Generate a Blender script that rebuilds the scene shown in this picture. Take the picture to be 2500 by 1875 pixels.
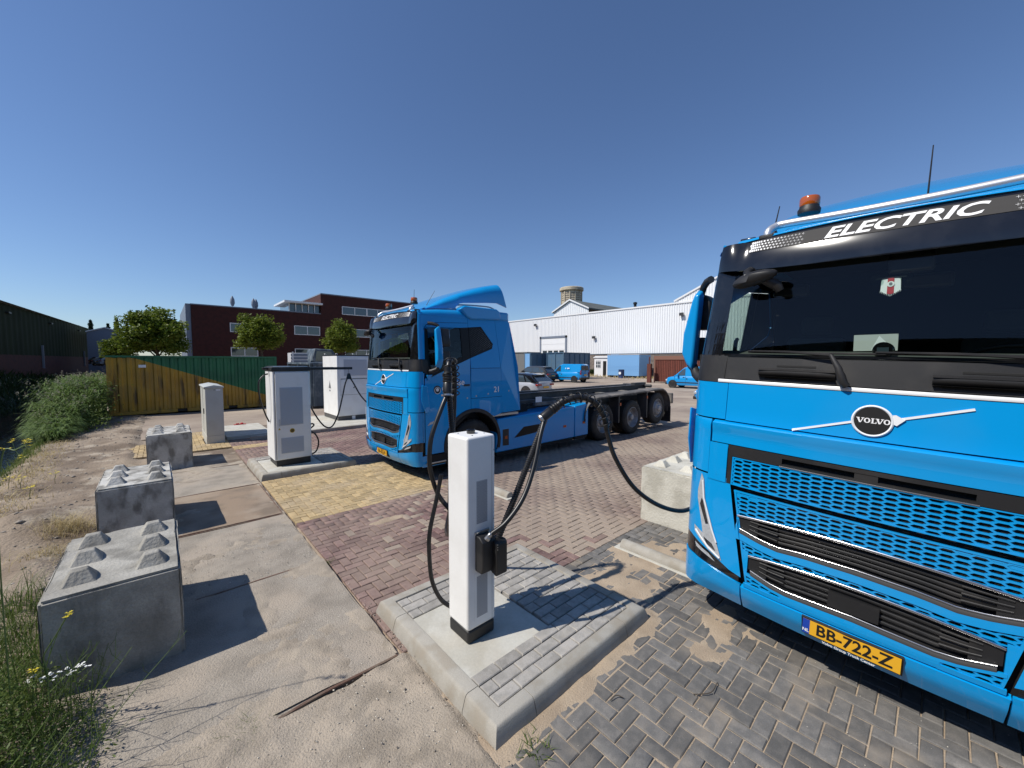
import bpy, bmesh, math, random
import numpy as np
from mathutils import Vector, Matrix
for o in list(bpy.data.objects): bpy.data.objects.remove(o)
SC = bpy.context.scene
COL = SC.collection
R = math.radians
rnd = random.Random(7)
rng = np.random.default_rng(11)

# ---------------------------------------------------------------- camera
# world x = direction the trucks are parked along, y = across the yard, z up
YAW, PITCH, ROLL = R(48.0), R(3.4), R(0.1)
right = Vector((math.sin(YAW), -math.cos(YAW), 0)); fh = Vector((math.cos(YAW), math.sin(YAW), 0))
fwd = fh*math.cos(PITCH) - Vector((0, 0, math.sin(PITCH)))
down = -fh*math.sin(PITCH) - Vector((0, 0, math.cos(PITCH)))
cxv = right*math.cos(ROLL) - down*math.sin(ROLL); dnv = right*math.sin(ROLL) + down*math.cos(ROLL)
cd = bpy.data.cameras.new('camera'); cam = bpy.data.objects.new('camera', cd); COL.objects.link(cam)
cam.matrix_world = Matrix(((cxv.x, -dnv.x, -fwd.x, 0), (cxv.y, -dnv.y, -fwd.y, 0), (cxv.z, -dnv.z, -fwd.z, 2.4), (0, 0, 0, 1)))
cd.sensor_width = 36; cd.lens = 36*950/2500; cd.clip_start = .05; cd.clip_end = 6000
SC.camera = cam

# ---------------------------------------------------------------- sky, sun, exposure
SUN_AZ, SUN_EL = R(20), R(50)            # sun stands at -x, +y
tosun = Vector((-math.cos(SUN_AZ)*math.cos(SUN_EL), math.sin(SUN_AZ)*math.cos(SUN_EL), math.sin(SUN_EL)))
w = bpy.data.worlds.new('World'); SC.world = w; w.use_nodes = True
nt = w.node_tree; nt.nodes.clear()
sky = nt.nodes.new('ShaderNodeTexSky'); sky.sky_type = 'NISHITA'; sky.sun_disc = False
sky.sun_elevation = SUN_EL; sky.sun_rotation = math.atan2(tosun.x, tosun.y)
sky.air_density = 1.0; sky.dust_density = 0.2; sky.ozone_density = 4.0; sky.altitude = 0
bg = nt.nodes.new('ShaderNodeBackground'); bg.inputs[1].default_value = .103
wo = nt.nodes.new('ShaderNodeOutputWorld')
tn = nt.nodes.new('ShaderNodeMix'); tn.data_type = 'RGBA'; tn.blend_type = 'MULTIPLY'; tn.inputs[0].default_value = 1; tn.inputs[7].default_value = (.92, .99, 1.13, 1)
nt.links.new(sky.outputs[0], tn.inputs[6]); nt.links.new(tn.outputs[2], bg.inputs[0]); nt.links.new(bg.outputs[0], wo.inputs[0])
sl = bpy.data.lights.new('sun', 'SUN'); sl.energy = 4.9; sl.angle = R(.53); sl.color = (1, .955, .88)
so = bpy.data.objects.new('sun', sl); COL.objects.link(so)
so.rotation_euler = (-tosun).to_track_quat('-Z', 'Y').to_euler()
so.location = (0, 0, 30)
SC.view_settings.view_transform = 'Standard'; SC.view_settings.look = 'None'
SC.view_settings.exposure = 0.0; SC.view_settings.gamma = 1; SC.view_settings.use_curve_mapping = False
SC.cycles.max_bounces = 8; SC.cycles.transparent_max_bounces = 12
SC.cycles.caustics_reflective = False; SC.cycles.caustics_refractive = False

# ---------------------------------------------------------------- materials
def mat(name, col, rough=.5, metal=0, col2=None, scale=4, lo=.4, hi=.65, fine=0, fscale=60, bump=0, bscale=40,
        coat=0, rand=0, streak=None, streak_col=(.03, .02, .015), dust=0, dust_col=(.30, .24, .18), dust_scale=.6, dust_up=False, spec=.5, dlo=.45, dhi=.65):
    m = bpy.data.materials.new(name); m.use_nodes = True
    n = m.node_tree.nodes; l = m.node_tree.links; b = n['Principled BSDF']
    b.inputs['Roughness'].default_value = rough; b.inputs['Metallic'].default_value = metal
    b.inputs['Specular IOR Level'].default_value = spec
    if coat:
        b.inputs['Coat Weight'].default_value = coat; b.inputs['Coat Roughness'].default_value = .03
    geo = n.new('ShaderNodeNewGeometry'); cur = None
    def rgb(c):
        q = n.new('ShaderNodeRGB'); q.outputs[0].default_value = (*c, 1); return q.outputs[0]
    def noise(s, det=4, vec=None):
        q = n.new('ShaderNodeTexNoise'); q.inputs['Scale'].default_value = s; q.inputs['Detail'].default_value = det
        l.new(vec or geo.outputs['Position'], q.inputs['Vector']); return q.outputs['Fac']
    def ramp(v, a, c):
        q = n.new('ShaderNodeMapRange'); q.interpolation_type = 'SMOOTHSTEP'
        q.inputs[1].default_value = a; q.inputs[2].default_value = c; l.new(v, q.inputs[0]); return q.outputs[0]
    def mix(a, c, f, mode='MIX'):
        q = n.new('ShaderNodeMix'); q.data_type = 'RGBA'; q.blend_type = mode
        l.new(a, q.inputs[6]); l.new(c, q.inputs[7])
        if isinstance(f, float): q.inputs[0].default_value = f
        else: l.new(f, q.inputs[0])
        return q.outputs[2]
    def math_(op, a, c):
        q = n.new('ShaderNodeMath'); q.operation = op
        for i, z in enumerate((a, c)):
            if isinstance(z, (int, float)): q.inputs[i].default_value = z
            else: l.new(z, q.inputs[i])
        return q.outputs[0]
    cur = rgb(col)
    if col2: cur = mix(cur, rgb(col2), ramp(noise(scale, 5), lo, hi))
    if rand:
        oi = n.new('ShaderNodeObjectInfo')
        f = math_('FRACT', math_('ADD', oi.outputs['Random'], geo.outputs['Random Per Island']), 0)
        f = math_('ADD', math_('MULTIPLY', f, rand), 1-rand/2)
        cb = n.new('ShaderNodeCombineColor'); [l.new(f, cb.inputs[i]) for i in range(3)]
        cur = mix(cur, cb.outputs[0], 1.0, 'MULTIPLY')
    if fine:
        f = math_('ADD', math_('MULTIPLY', noise(fscale, 3), fine*2), 1-fine)
        cb = n.new('ShaderNodeCombineColor'); [l.new(f, cb.inputs[i]) for i in range(3)]
        cur = mix(cur, cb.outputs[0], 1.0, 'MULTIPLY')
    if streak:
        mp = n.new('ShaderNodeMapping'); mp.inputs['Scale'].default_value = streak[0]
        l.new(geo.outputs['Position'], mp.inputs[0])
        cur = mix(cur, rgb(streak_col), math_('MULTIPLY', ramp(noise(1, 5, mp.outputs[0]), streak[1], streak[2]), streak[3]))
    if dust:
        d = math_('MULTIPLY', ramp(noise(dust_scale, 6), dlo, dhi), dust)
        if dust_up:
            sx = n.new('ShaderNodeSeparateXYZ'); l.new(geo.outputs['Normal'], sx.inputs[0])
            d = math_('MULTIPLY', d, ramp(sx.outputs[2], .3, .9))
        cur = mix(cur, rgb(dust_col), d)
    l.new(cur, b.inputs['Base Color'])
    if bump:
        bp = n.new('ShaderNodeBump'); bp.inputs['Strength'].default_value = 1; bp.inputs['Distance'].default_value = bump
        l.new(noise(bscale, 5), bp.inputs['Height']); l.new(bp.outputs[0], b.inputs['Normal'])
    return m

def glass(name, tint, refl=.9):
    m = bpy.data.materials.new(name); m.use_nodes = True
    n = m.node_tree.nodes; l = m.node_tree.links; n.clear()
    t = n.new('ShaderNodeBsdfTransparent'); t.inputs[0].default_value = (*tint, 1)
    g = n.new('ShaderNodeBsdfGlossy'); g.inputs['Roughness'].default_value = .01; g.inputs[0].default_value = (refl, refl, refl, 1)
    lw = n.new('ShaderNodeLayerWeight'); lw.inputs[0].default_value = .5
    pw = n.new('ShaderNodeMath'); pw.operation = 'POWER'; pw.inputs[1].default_value = 4.5; l.new(lw.outputs['Facing'], pw.inputs[0])
    f = n.new('ShaderNodeMath'); f.operation = 'MULTIPLY_ADD'; f.inputs[1].default_value = .9; f.inputs[2].default_value = .035; l.new(pw.outputs[0], f.inputs[0])
    mx = n.new('ShaderNodeMixShader'); o = n.new('ShaderNodeOutputMaterial')
    l.new(f.outputs[0], mx.inputs[0]); l.new(t.outputs[0], mx.inputs[1]); l.new(g.outputs[0], mx.inputs[2]); l.new(mx.outputs[0], o.inputs[0])
    return m

BLUE = (.0, .285, .66)
M = {}
M['blue'] = mat('blue_paint', BLUE, .34, coat=.8, spec=.3, bump=.0003, bscale=3, dust=.04, dust_col=(.20, .22, .22), dust_scale=1.3)
M['blue_dusty'] = mat('blue_paint_dusty', BLUE, .38, coat=.6, spec=.2, dust=.05, dust_col=(.18, .20, .22), dust_scale=1.5)
M['plastic'] = mat('black_plastic', (.012, .012, .013), .5, dust=.25, dust_col=(.06, .055, .05), dust_scale=4, bump=.0006, bscale=500)
M['gloss_black'] = mat('gloss_black', (.006, .006, .007), .12, coat=.6, dust=.12, dust_col=(.05, .05, .05), dust_scale=9)
M['matte_black'] = mat('matte_black', (.006, .006, .006), .8)
M['rubber'] = mat('rubber', (.012, .012, .012), .75, dust=.5, dust_col=(.05, .045, .038), dust_scale=4, bump=.001, bscale=120)
M['hose'] = mat('hose_rubber', (.009, .009, .010), .38, dust=.2, dust_col=(.045, .04, .036), dust_scale=12)
M['chassis'] = mat('chassis_paint', (.03, .031, .034), .55, dust=.6, dust_col=(.10, .09, .08), dust_scale=2)
M['fender'] = mat('fender_plastic', (.085, .08, .074), .7, col2=(.15, .14, .125), scale=3, dust=.5, dust_col=(.24, .21, .18), dust_scale=3)
M['chrome'] = mat('chrome', (.66, .66, .67), .22, 1)
M['bar_alu'] = mat('polished_bar', (.72, .72, .73), .42, .8)
M['alu'] = mat('brushed_steel', (.5, .5, .5), .35, 1, fine=.1)
M['rim'] = mat('rim_steel', (.36, .36, .36), .45, .3, dust=.4, dust_col=(.12, .10, .08), dust_scale=5)
M['white_trim'] = mat('white_trim', (.78, .79, .80), .3)
M['amber'] = mat('amber_lens', (.42, .09, .008), .15, coat=1)
M['orange_lens'] = mat('orange_lens', (.45, .07, .01), .25)
M['red_lens'] = mat('red_lens', (.25, .008, .01), .2, coat=.5)
M['lens'] = mat('headlight_lens', (.48, .50, .52), .2, .25, fine=.35, fscale=45, coat=.6)
M['lens_dark'] = mat('headlight_inner', (.03, .03, .035), .15, .3, coat=1)
M['glass'] = glass('tinted_glass', (.74, .82, .78), .75)
M['glass_dark'] = glass('dark_glass', (.12, .14, .14))
M['window'] = mat('window_pane', (.05, .07, .085), .06, .2, coat=1)
M['mirror'] = mat('mirror_glass', (.75, .76, .78), .03, 1)
M['interior'] = mat('cab_interior', (.012, .012, .012), .8)
M['interior_grey'] = mat('cab_dash', (.075, .078, .072), .75)
M['white_powder'] = mat('white_powder_coat', (.80, .80, .79), .42, fine=.03, dust=.12, dust_col=(.45, .42, .36), dust_scale=3, bump=.0003, bscale=300)
M['grey_cab'] = mat('grey_cabinet_paint', (.50, .51, .48), .5, dust=.25, dust_col=(.36, .33, .27), dust_scale=2)
M['louvre'] = mat('louvre_grey', (.52, .53, .55), .5)
M['mesh_grey'] = mat('vent_mesh_grey', (.42, .43, .45), .5)
M['plate_yellow'] = mat('plate_yellow', (.72, .38, .02), .45, fine=.12, fscale=300)
M['plate_blue'] = mat('plate_blue', (.01, .05, .35), .4)
M['side_black'] = mat('side_graphic_black', (.006, .006, .007), .4, spec=.25)
M['ink'] = mat('black_print', (.008, .008, .008), .5)
M['white_print'] = mat('white_print', (.80, .80, .80), .5)
M['grey_print'] = mat('grey_print', (.16, .16, .17), .5)
M['sticker'] = mat('visor_sticker_print', (.05, .048, .047), .65, spec=.2)
M['dark_grey'] = mat('dark_grey_trim', (.07, .07, .072), .5)
M['red_print'] = mat('red_print', (.45, .012, .02), .5)
M['yellow_print'] = mat('yellow_print', (.65, .42, .02), .5)
M['concrete_block'] = mat('block_concrete', (.39, .375, .335), .9, col2=(.27, .258, .228), scale=3, lo=.35, hi=.7, fine=.28, fscale=80, bump=.008, bscale=45,
    streak=((4.5, 4.5, 2.2), .50, .70, .55), streak_col=(.085, .08, .07), dust=.4, dust_col=(.20, .19, .165), dust_scale=5)
M['concrete_block_pale'] = mat('block_concrete_pale', (.56, .54, .47), .9, col2=(.42, .40, .34), scale=3, fine=.15, fscale=90, bump=.006, bscale=35,
    streak=((6, 6, 1.4), .58, .78, .45), streak_col=(.15, .14, .11))
M['concrete_block_white'] = mat('block_concrete_whitish', (.52, .51, .475), .9, col2=(.36, .35, .32), scale=3, lo=.4, hi=.75, fine=.25, fscale=80, bump=.008, bscale=45,
    streak=((6, 6, 3.0), .46, .66, .75), streak_col=(.095, .088, .075), dust=.3, dust_col=(.22, .20, .17), dust_scale=5)
M['kerb'] = mat('kerb_concrete', (.36, .338, .295), .88, col2=(.27, .253, .215), scale=5, fine=.22, fscale=160, bump=.002, bscale=120, dust=.35, dust_col=(.36, .30, .23), dust_scale=5)
M['plate_conc'] = mat('smooth_concrete', (.50, .485, .43), .85, col2=(.43, .41, .35), scale=4, fine=.12, fscale=40, bump=.0015, bscale=60, dust=.3, dust_col=(.40, .35, .27), dust_scale=3)
M['slab'] = mat('slab_concrete', (.33, .29, .24), .94, col2=(.235, .205, .168), scale=3.2, lo=.32, hi=.72, fine=.5, fscale=110, bump=.010, bscale=75,
    dust=.85, dust_col=(.38, .32, .255), dust_scale=1.3)
M['slab_rusty'] = mat('slab_concrete_brown', (.27, .20, .14), .9, col2=(.19, .145, .105), scale=2.0, fine=.35, fscale=110, bump=.005, bscale=80, dust=.6, dust_col=(.36, .29, .22), dust_scale=1.8)
M['rust'] = mat('rusty_steel', (.15, .085, .06), .85, col2=(.20, .15, .11), scale=9, fine=.3, bump=.002, bscale=90)
M['sand'] = mat('sand', (.40, .315, .225), .97, col2=(.33, .255, .18), scale=3, fine=.4, fscale=170, bump=.007, bscale=90)
M['dirt'] = mat('sandy_dirt', (.30, .24, .18), .97, col2=(.165, .125, .09), scale=.9, lo=.38, hi=.62, fine=.42, fscale=70, bump=.02, bscale=28,
    dust=.65, dust_col=(.44, .38, .30), dust_scale=2.2, dlo=.54, dhi=.68)
M['paver_dark'] = mat('paver_dark_grey', (.122, .117, .110), .85, col2=(.16, .15, .138), scale=14, fine=.35, fscale=140, bump=.002, bscale=160, rand=.5, dust=.55, dust_col=(.34, .28, .21), dust_scale=2.6, dlo=.5, dhi=.78)
M['paver_red'] = mat('paver_purple_red', (.150, .088, .082), .87, col2=(.19, .12, .108), scale=12, fine=.35, fscale=140, bump=.002, bscale=160, rand=.55, dust=.5, dust_col=(.36, .285, .22), dust_scale=.75, dlo=.36, dhi=.68)
M['paver_yellow'] = mat('paver_yellow', (.43, .32, .17), .87, col2=(.36, .265, .14), scale=9, fine=.25, fscale=140, bump=.002, bscale=160, rand=.4, dust=.45, dust_col=(.42, .34, .24), dust_scale=1.2)
M['paver_grey'] = mat('paver_light_grey', (.345, .325, .295), .87, col2=(.275, .26, .235), scale=12, fine=.3, fscale=140, bump=.002, bscale=160, rand=.35, dust=.35, dust_col=(.42, .38, .32), dust_scale=14, dlo=.55, dhi=.75)
M['bed'] = mat('paving_bed', (.17, .13, .10), .95, fine=.3)
M['paver_dusty'] = mat('paver_dusty', (.19, .14, .118), .9, col2=(.235, .18, .148), scale=5, fine=.32, fscale=120, bump=.002, bscale=160, rand=.28, dust=.85, dust_col=(.335, .272, .213), dust_scale=.5, dlo=.30, dhi=.62)
M['yard'] = mat('dusty_yard', (.32, .26, .205), .95, col2=(.235, .185, .148), scale=.35, fine=.3, fscale=30, bump=.004, bscale=50, dust=.7, dust_col=(.42, .35, .275), dust_scale=.25,
    streak=((.25, 1.6, 1), .52, .7, .45), streak_col=(.20, .145, .12))

# ---------------------------------------------------------------- mesh builder
class MB:
    def __init__(s): s.v = []; s.f = []
    def add(s, vs, fs):
        o = len(s.v); s.v += [tuple(p) for p in vs]; s.f += [tuple(i+o for i in q) for q in fs]; return s
    def box(s, x0, x1, y0, y1, z0, z1):
        return s.add([(x0,y0,z0),(x1,y0,z0),(x1,y1,z0),(x0,y1,z0),(x0,y0,z1),(x1,y0,z1),(x1,y1,z1),(x0,y1,z1)],
                     [(0,3,2,1),(4,5,6,7),(0,1,5,4),(1,2,6,5),(2,3,7,6),(3,0,4,7)])
    def prism(s, poly, ax, a, b):
        """polygon in the plane of the two other axes (in x,y,z order), extruded along ax from a to b"""
        n = len(poly); vs = []
        for t in (a, b):
            for p in poly:
                q = list(p); q.insert(ax, t); vs.append(q)
        return s.add(vs, [tuple(range(n))[::-1], tuple(range(n, 2*n))]+[(i, (i+1) % n, n+(i+1) % n, n+i) for i in range(n)])
    def poly(s, pts): return s.add(pts, [tuple(range(len(pts)))])
    def tube(s, path, r, n=10, closed=False, caps=True):
        P = [Vector(p) for p in path]; m = len(P); vs = []; up = None
        rr = r if hasattr(r, '__len__') else [r]*m
        for i in range(m):
            if closed: t = P[(i+1) % m]-P[i-1]
            else: t = P[min(i+1, m-1)]-P[max(i-1, 0)]
            t.normalize()
            if up is None:
                up = Vector((0, 0, 1)) if abs(t.z) < .9 else Vector((1, 0, 0))
            up = (up-t*up.dot(t)); up.normalize(); sd = t.cross(up)
            for k in range(n):
                a = 2*math.pi*k/n; vs.append(P[i]+(up*math.cos(a)+sd*math.sin(a))*rr[i])
        fs = []
        for i in range(m if closed else m-1):
            j = (i+1) % m
            fs += [(i*n+k, i*n+(k+1) % n, j*n+(k+1) % n, j*n+k) for k in range(n)]
        if caps and not closed: fs += [tuple(range(n))[::-1], tuple((m-1)*n+k for k in range(n))]
        return s.add(vs, fs)
    def lathe(s, prof, c, ax=2, n=24, cap=True, a0=0, a1=2*math.pi):
        """prof: (radius, height along axis)"""
        full = abs(a1-a0-2*math.pi) < 1e-6; k = n if full else n+1; vs = []
        for r, h in prof:
            for i in range(k):
                a = a0+(a1-a0)*i/n; u, v = r*math.cos(a), r*math.sin(a)
                vs.append({2: (c[0]+u, c[1]+v, c[2]+h), 1: (c[0]+u, c[1]+h, c[2]+v), 0: (c[0]+h, c[1]+u, c[2]+v)}[ax])
        fs = []
        for j in range(len(prof)-1):
            for i in range(k if full else k-1):
                i2 = (i+1) % k; fs.append((j*k+i, j*k+i2, (j+1)*k+i2, (j+1)*k+i))
        if cap and full: fs += [tuple(range(k))[::-1], tuple((len(prof)-1)*k+i for i in range(k))]
        return s.add(vs, fs)
    def grid(s, fn, us, vs_, flip=False):
        nu, nv = len(us), len(vs_); pts = [fn(u, v) for v in vs_ for u in us]
        fs = [(j*nu+i, j*nu+i+1, (j+1)*nu+i+1, (j+1)*nu+i) for j in range(nv-1) for i in range(nu-1)]
        if flip: fs = [q[::-1] for q in fs]
        return s.add(pts, fs)
    def build(s, name, m, parent=None, smooth=None, bevel=0, seg=2, solid=0, loc=None, tris=False, recalc=True):
        me = bpy.data.meshes.new(name); me.from_pydata([tuple(p) for p in s.v], [], s.f); 
        if recalc:
            bm = bmesh.new(); bm.from_mesh(me); bmesh.ops.recalc_face_normals(bm, faces=bm.faces); bm.to_mesh(me); bm.free()
        me.materials.append(m if not isinstance(m, str) else M[m])
        if smooth is not None:
            me.polygons.foreach_set('use_smooth', [True]*len(me.polygons)); me.set_sharp_from_angle(angle=R(smooth))
        o = bpy.data.objects.new(name, me); COL.objects.link(o)
        if parent: o.parent = parent
        if loc: o.location = loc
        if solid:
            bmx = bmesh.new(); bmx.from_mesh(me)
            for e_ in bmx.edges:
                if e_.is_boundary: e_.smooth = False
            bmx.to_mesh(me); bmx.free()
            q = o.modifiers.new('thickness', 'SOLIDIFY'); q.thickness = solid; q.offset = -1
        if bevel:
            q = o.modifiers.new('bevel', 'BEVEL'); q.width = bevel; q.segments = seg; q.limit_method = 'ANGLE'; q.angle_limit = R(40)
            if smooth is None:
                me.polygons.foreach_set('use_smooth', [True]*len(me.polygons)); me.set_sharp_from_angle(angle=R(50))
        return o

def fast_mesh(name, verts, faces, m, parent=None, smooth=False, kind=None):
    """numpy arrays to a mesh; faces (n,k)"""
    me = bpy.data.meshes.new(name); nv, (nf, k) = len(verts), faces.shape
    me.vertices.add(nv); me.vertices.foreach_set('co', np.asarray(verts, np.float32).ravel())
    me.loops.add(nf*k); me.loops.foreach_set('vertex_index', faces.astype(np.int32).ravel())
    me.polygons.add(nf); me.polygons.foreach_set('loop_start', np.arange(0, nf*k, k, dtype=np.int32)); me.polygons.foreach_set('loop_total', np.full(nf, k, np.int32))
    if smooth: me.polygons.foreach_set('use_smooth', np.ones(nf, bool))
    me.update(calc_edges=True); me.validate()
    me.materials.append(M[m] if isinstance(m, str) else m)
    o = bpy.data.objects.new(name, me); COL.objects.link(o)
    if parent: o.parent = parent
    if kind: o['kind'] = kind
    return o

def tag(o, label=None, cat=None, group=None, kind=None):
    if label: o['label'] = label
    if cat: o['category'] = cat
    if group: o['group'] = group
    if kind: o['kind'] = kind
    return o
def empty(name, loc, label=None, cat=None, group=None, kind=None, rz=0):
    o = bpy.data.objects.new(name, None); COL.objects.link(o); o.location = loc; o.rotation_euler = (0, 0, rz)
    o.empty_display_size = .2
    return tag(o, label, cat, group, kind)
def copy_tree(o, parent=None):
    c = o.copy(); COL.objects.link(c); c.parent = parent
    for ch in list(o.children): copy_tree(ch, c)
    return c
def bez(pts, n=8):
    """Catmull-Rom through points"""
    P = [Vector(p) for p in pts]; out = []
    P = [P[0]*2-P[1]]+P+[P[-1]*2-P[-2]]
    for i in range(1, len(P)-2):
        a, b, c, d = P[i-1:i+3]
        for k in range(n):
            t = k/n
            out.append(.5*((2*b)+(c-a)*t+(2*a-5*b+4*c-d)*t*t+(3*b-a-3*c+d)*t**3))
    out.append(P[-2]); return out
def text_mesh(body, size, shear=0, bold=0, sx=1, ext=.0):
    cu = bpy.data.curves.new('t', 'FONT'); cu.body = body; cu.size = size; cu.shear = shear; cu.offset = bold
    cu.align_x = 'CENTER'; cu.align_y = 'CENTER'; cu.extrude = ext; cu.resolution_u = 3
    o = bpy.data.objects.new('t', cu); COL.objects.link(o)
    dg = bpy.context.evaluated_depsgraph_get(); me = bpy.data.meshes.new_from_object(o.evaluated_get(dg))
    vs = [(v.co.x*sx, v.co.y, v.co.z) for v in me.vertices]; fs = [tuple(p.vertices) for p in me.polygons]
    bpy.data.objects.remove(o); bpy.data.curves.remove(cu); bpy.data.meshes.remove(me)
    return vs, fs
def text(name, body, size, fn, m, parent=None, **k):
    """lettering mapped through fn(across, up, out)"""
    vs, fs = text_mesh(body, size, **k)
    b = MB(); b.add([fn(*v) for v in vs], fs); return b.build(name, m, parent, recalc=False)
def vnoise(x, y, seed=0):
    xi = np.floor(x).astype(int); yi = np.floor(y).astype(int); fx = x-xi; fy = y-yi
    fx = fx*fx*(3-2*fx); fy = fy*fy*(3-2*fy)
    def h(a, b):
        q = (a*374761393+b*668265263+seed*974711) & 0x7fffffff
        q = ((q ^ (q >> 13))*1274126177) & 0x7fffffff
        return ((q ^ (q >> 16)) & 0xffff)/65535.
    return (h(xi, yi)*(1-fx)+h(xi+1, yi)*fx)*(1-fy)+(h(xi, yi+1)*(1-fx)+h(xi+1, yi+1)*fx)*fy
def fbm(x, y, s, o=4, seed=0):
    t = 0; a = .5; 
    for i in range(o): t = t+a*vnoise(x*s, y*s, seed+i); s *= 2.03; a *= .5
    return t
def sstep(a, b, x): t = np.clip((x-a)/(b-a), 0, 1); return t*t*(3-2*t)
# ================================================================ ground, ditch, slabs, paving
def bank_edge(y):
    return np.interp(y, [-40, 0, 6, 8, 9.6, 12.3, 15.3, 17.2, 21, 24, 60, 200], [-3, -2.8, -2.6, -2.3, -2.0, -2.2, -2.4, -2.4, -2.5, -2.6, -3.5, -4])
def ground_z(x, y):
    e = bank_edge(y); d = e-x
    z = -1.25*sstep(0, 1.5, d)
    z = np.where(d > 5.2, -1.25+2.55*sstep(5.2, 9.0, d), z)
    rough = (fbm(x, y, 1.1, 4, 3)-.5)*.16+(fbm(x, y*2.2+x, 4.5, 3, 9)-.5)*.07
    left = sstep(.1, -.9, x)*sstep(60, 20, y)
    z = z+rough*left
    # heaped sand beside the blocks
    z = z+.30*np.exp(-(((x+1.45)/.55)**2+((y-8.2)/.8)**2))+.22*np.exp(-(((x+1.1)/.4)**2+((y-6.2)/.9)**2))
    z = z+.05*left*sstep(0, .3, d*0+.3)
    # flat bed under slabs and paving
    bed = sstep(-.75, -.45, x)*sstep(.55, 1.0, y)*(1-sstep(22, 24, y)*0)
    z = z*(1-bed)+(-.05)*bed
    z = np.where((x > 1.42) & (y < 1.2), -.06, z)
    near = (1-sstep(.55, 1.0, y))*sstep(-.9, -.5, x)*(1-sstep(1.36, 1.42, x))
    z = z+near*(.012+(fbm(x, y, 3., 4, 21)-.5)*.035+(fbm(x, y, 14., 3, 5)-.5)*.012)
    return z
gx = np.unique(np.r_[-3000, -900, -300, -120, -60, -35, -22, -16, np.arange(-13, -3.4, .3), np.arange(-3.4, 1.45, .05), 1.6, 3, 6, 12, 20, 40, 80, 200, 900, 3000])
gy = np.unique(np.r_[-3000, -600, -100, -30, -10, -4, -2, np.arange(-1, 5, .05), np.arange(5, 16, .09), np.arange(16, 32, .25), 34, 38, 45, 60, 90, 140, 300, 900, 3000])
X, Y = np.meshgrid(gx, gy); Z = ground_z(X, Y)
Z = np.where((np.abs(X) > 200) | (Y > 280), np.where(X < 0, 0.8, -.05), Z)
nx, ny = len(gx), len(gy); I = np.arange(nx*ny).reshape(ny, nx)
quads = np.stack([I[:-1, :-1], I[:-1, 1:], I[1:, 1:], I[1:, :-1]], -1).reshape(-1, 4)
tag(fast_mesh('ground', np.stack([X, Y, Z], -1).reshape(-1, 3), quads, 'dirt', smooth=True), kind='structure')

wm = mat('ditch_water', (.006, .010, .010), .05, coat=0, bump=.012, bscale=7); wm.node_tree.nodes['Principled BSDF'].inputs['Specular IOR Level'].default_value = .6
tag(MB().grid(lambda u, v: (u, v, -.93), [-9, -1.4], [-20, 10, 30, 150]).build('ditch_water', wm), kind='structure')

# far yard: one dusty sheet, the nearer paving lies on it as bricks
tag(MB().add([(1.36, -60, -.03), (400, -60, -.03), (400, 400, -.03), (1.36, 400, -.03)], [(0, 1, 2, 3)]).build('paving_bed', 'bed'), kind='structure')
yb = MB()
yb.add([(14, -60, -.012), (400, -60, -.012), (400, 400, -.012), (14, 400, -.012)], [(0, 1, 2, 3)])
yb.add([(5.0, 17.4, -.012), (14, 17.4, -.012), (14, 400, -.012), (5.0, 400, -.012)], [(0, 1, 2, 3)])
yb.add([(9.0, 13.9, -.012), (14, 13.9, -.012), (14, 17.4, -.012), (9.0, 17.4, -.012)], [(0, 1, 2, 3)])
tag(yb.build('yard', 'yard'), kind='structure')
tag(MB().add([(-.6, 16.2, -.022), (5, 17.4, -.022), (5, 40, -.022), (-1.4, 40, -.022)], [(0, 1, 2, 3)]).build('dirt_yard', 'yard'), kind='structure')

M['sand_apron'] = mat('gravelly_sand', (.345, .295, .235), .97, col2=(.255, .215, .168), scale=2.4, fine=.5, fscale=140, bump=.010, bscale=80, dust=.5, dust_col=(.43, .36, .28), dust_scale=5)
# concrete slabs with steel edges
slab_tops = []
slabs = empty('slab_paving', (0, 0, 0), kind='structure')
ys = [.86, 2.87, 4.88, 6.84, 8.86, 10.88]
for i in range(1, 5):
    y0, y1 = ys[i], ys[i+1]; dz = (.0, .012, -.004, .006, -.004)[i]; tilt = (.0, .006, .002, 0, 0)[i]
    b = MB(); g = .012; x0, x1 = -.68, 1.33
    nu = [x0+(x1-x0)*k/8 for k in range(9)]; nv = [y0+g+(y1-y0-2*g)*k/8 for k in range(9)]
    slab_tops.append((y0, dz, tilt, i))
    def top(u, v): return (u, v, dz+tilt*(v-y0)+.004*math.sin(u*3+v*2+i))
    b.grid(top, nu, nv)
    for a, c in (((x0, y0+g), (x1, y0+g)), ((x1, y0+g), (x1, y1-g)), ((x1, y1-g), (x0, y1-g)), ((x0, y1-g), (x0, y0+g))):
        b.add([top(*a), top(*c), (c[0], c[1], -.14), (a[0], a[1], -.14)], [(0, 3, 2, 1)])
    s = b.build('concrete_slab', 'slab_rusty' if i == 3 else 'slab', slabs, recalc=True)
    e = MB(); t = .014
    for a, c in (() if i == 1 else (((x0, y0+g-.003), (x1, y0+g+t)),))+(((x0, y1-g-t), (x1, y1-g+.003)),)+((((x1-t, y0+g), (x1+.003, y1-g)),) if i == 3 else ()):
        zz = dz+tilt*(a[1]-y0)+.0065
        e.box(a[0], c[0], a[1], c[1], -.13, zz)
    e.build('steel_edge', 'rust', s)
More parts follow.
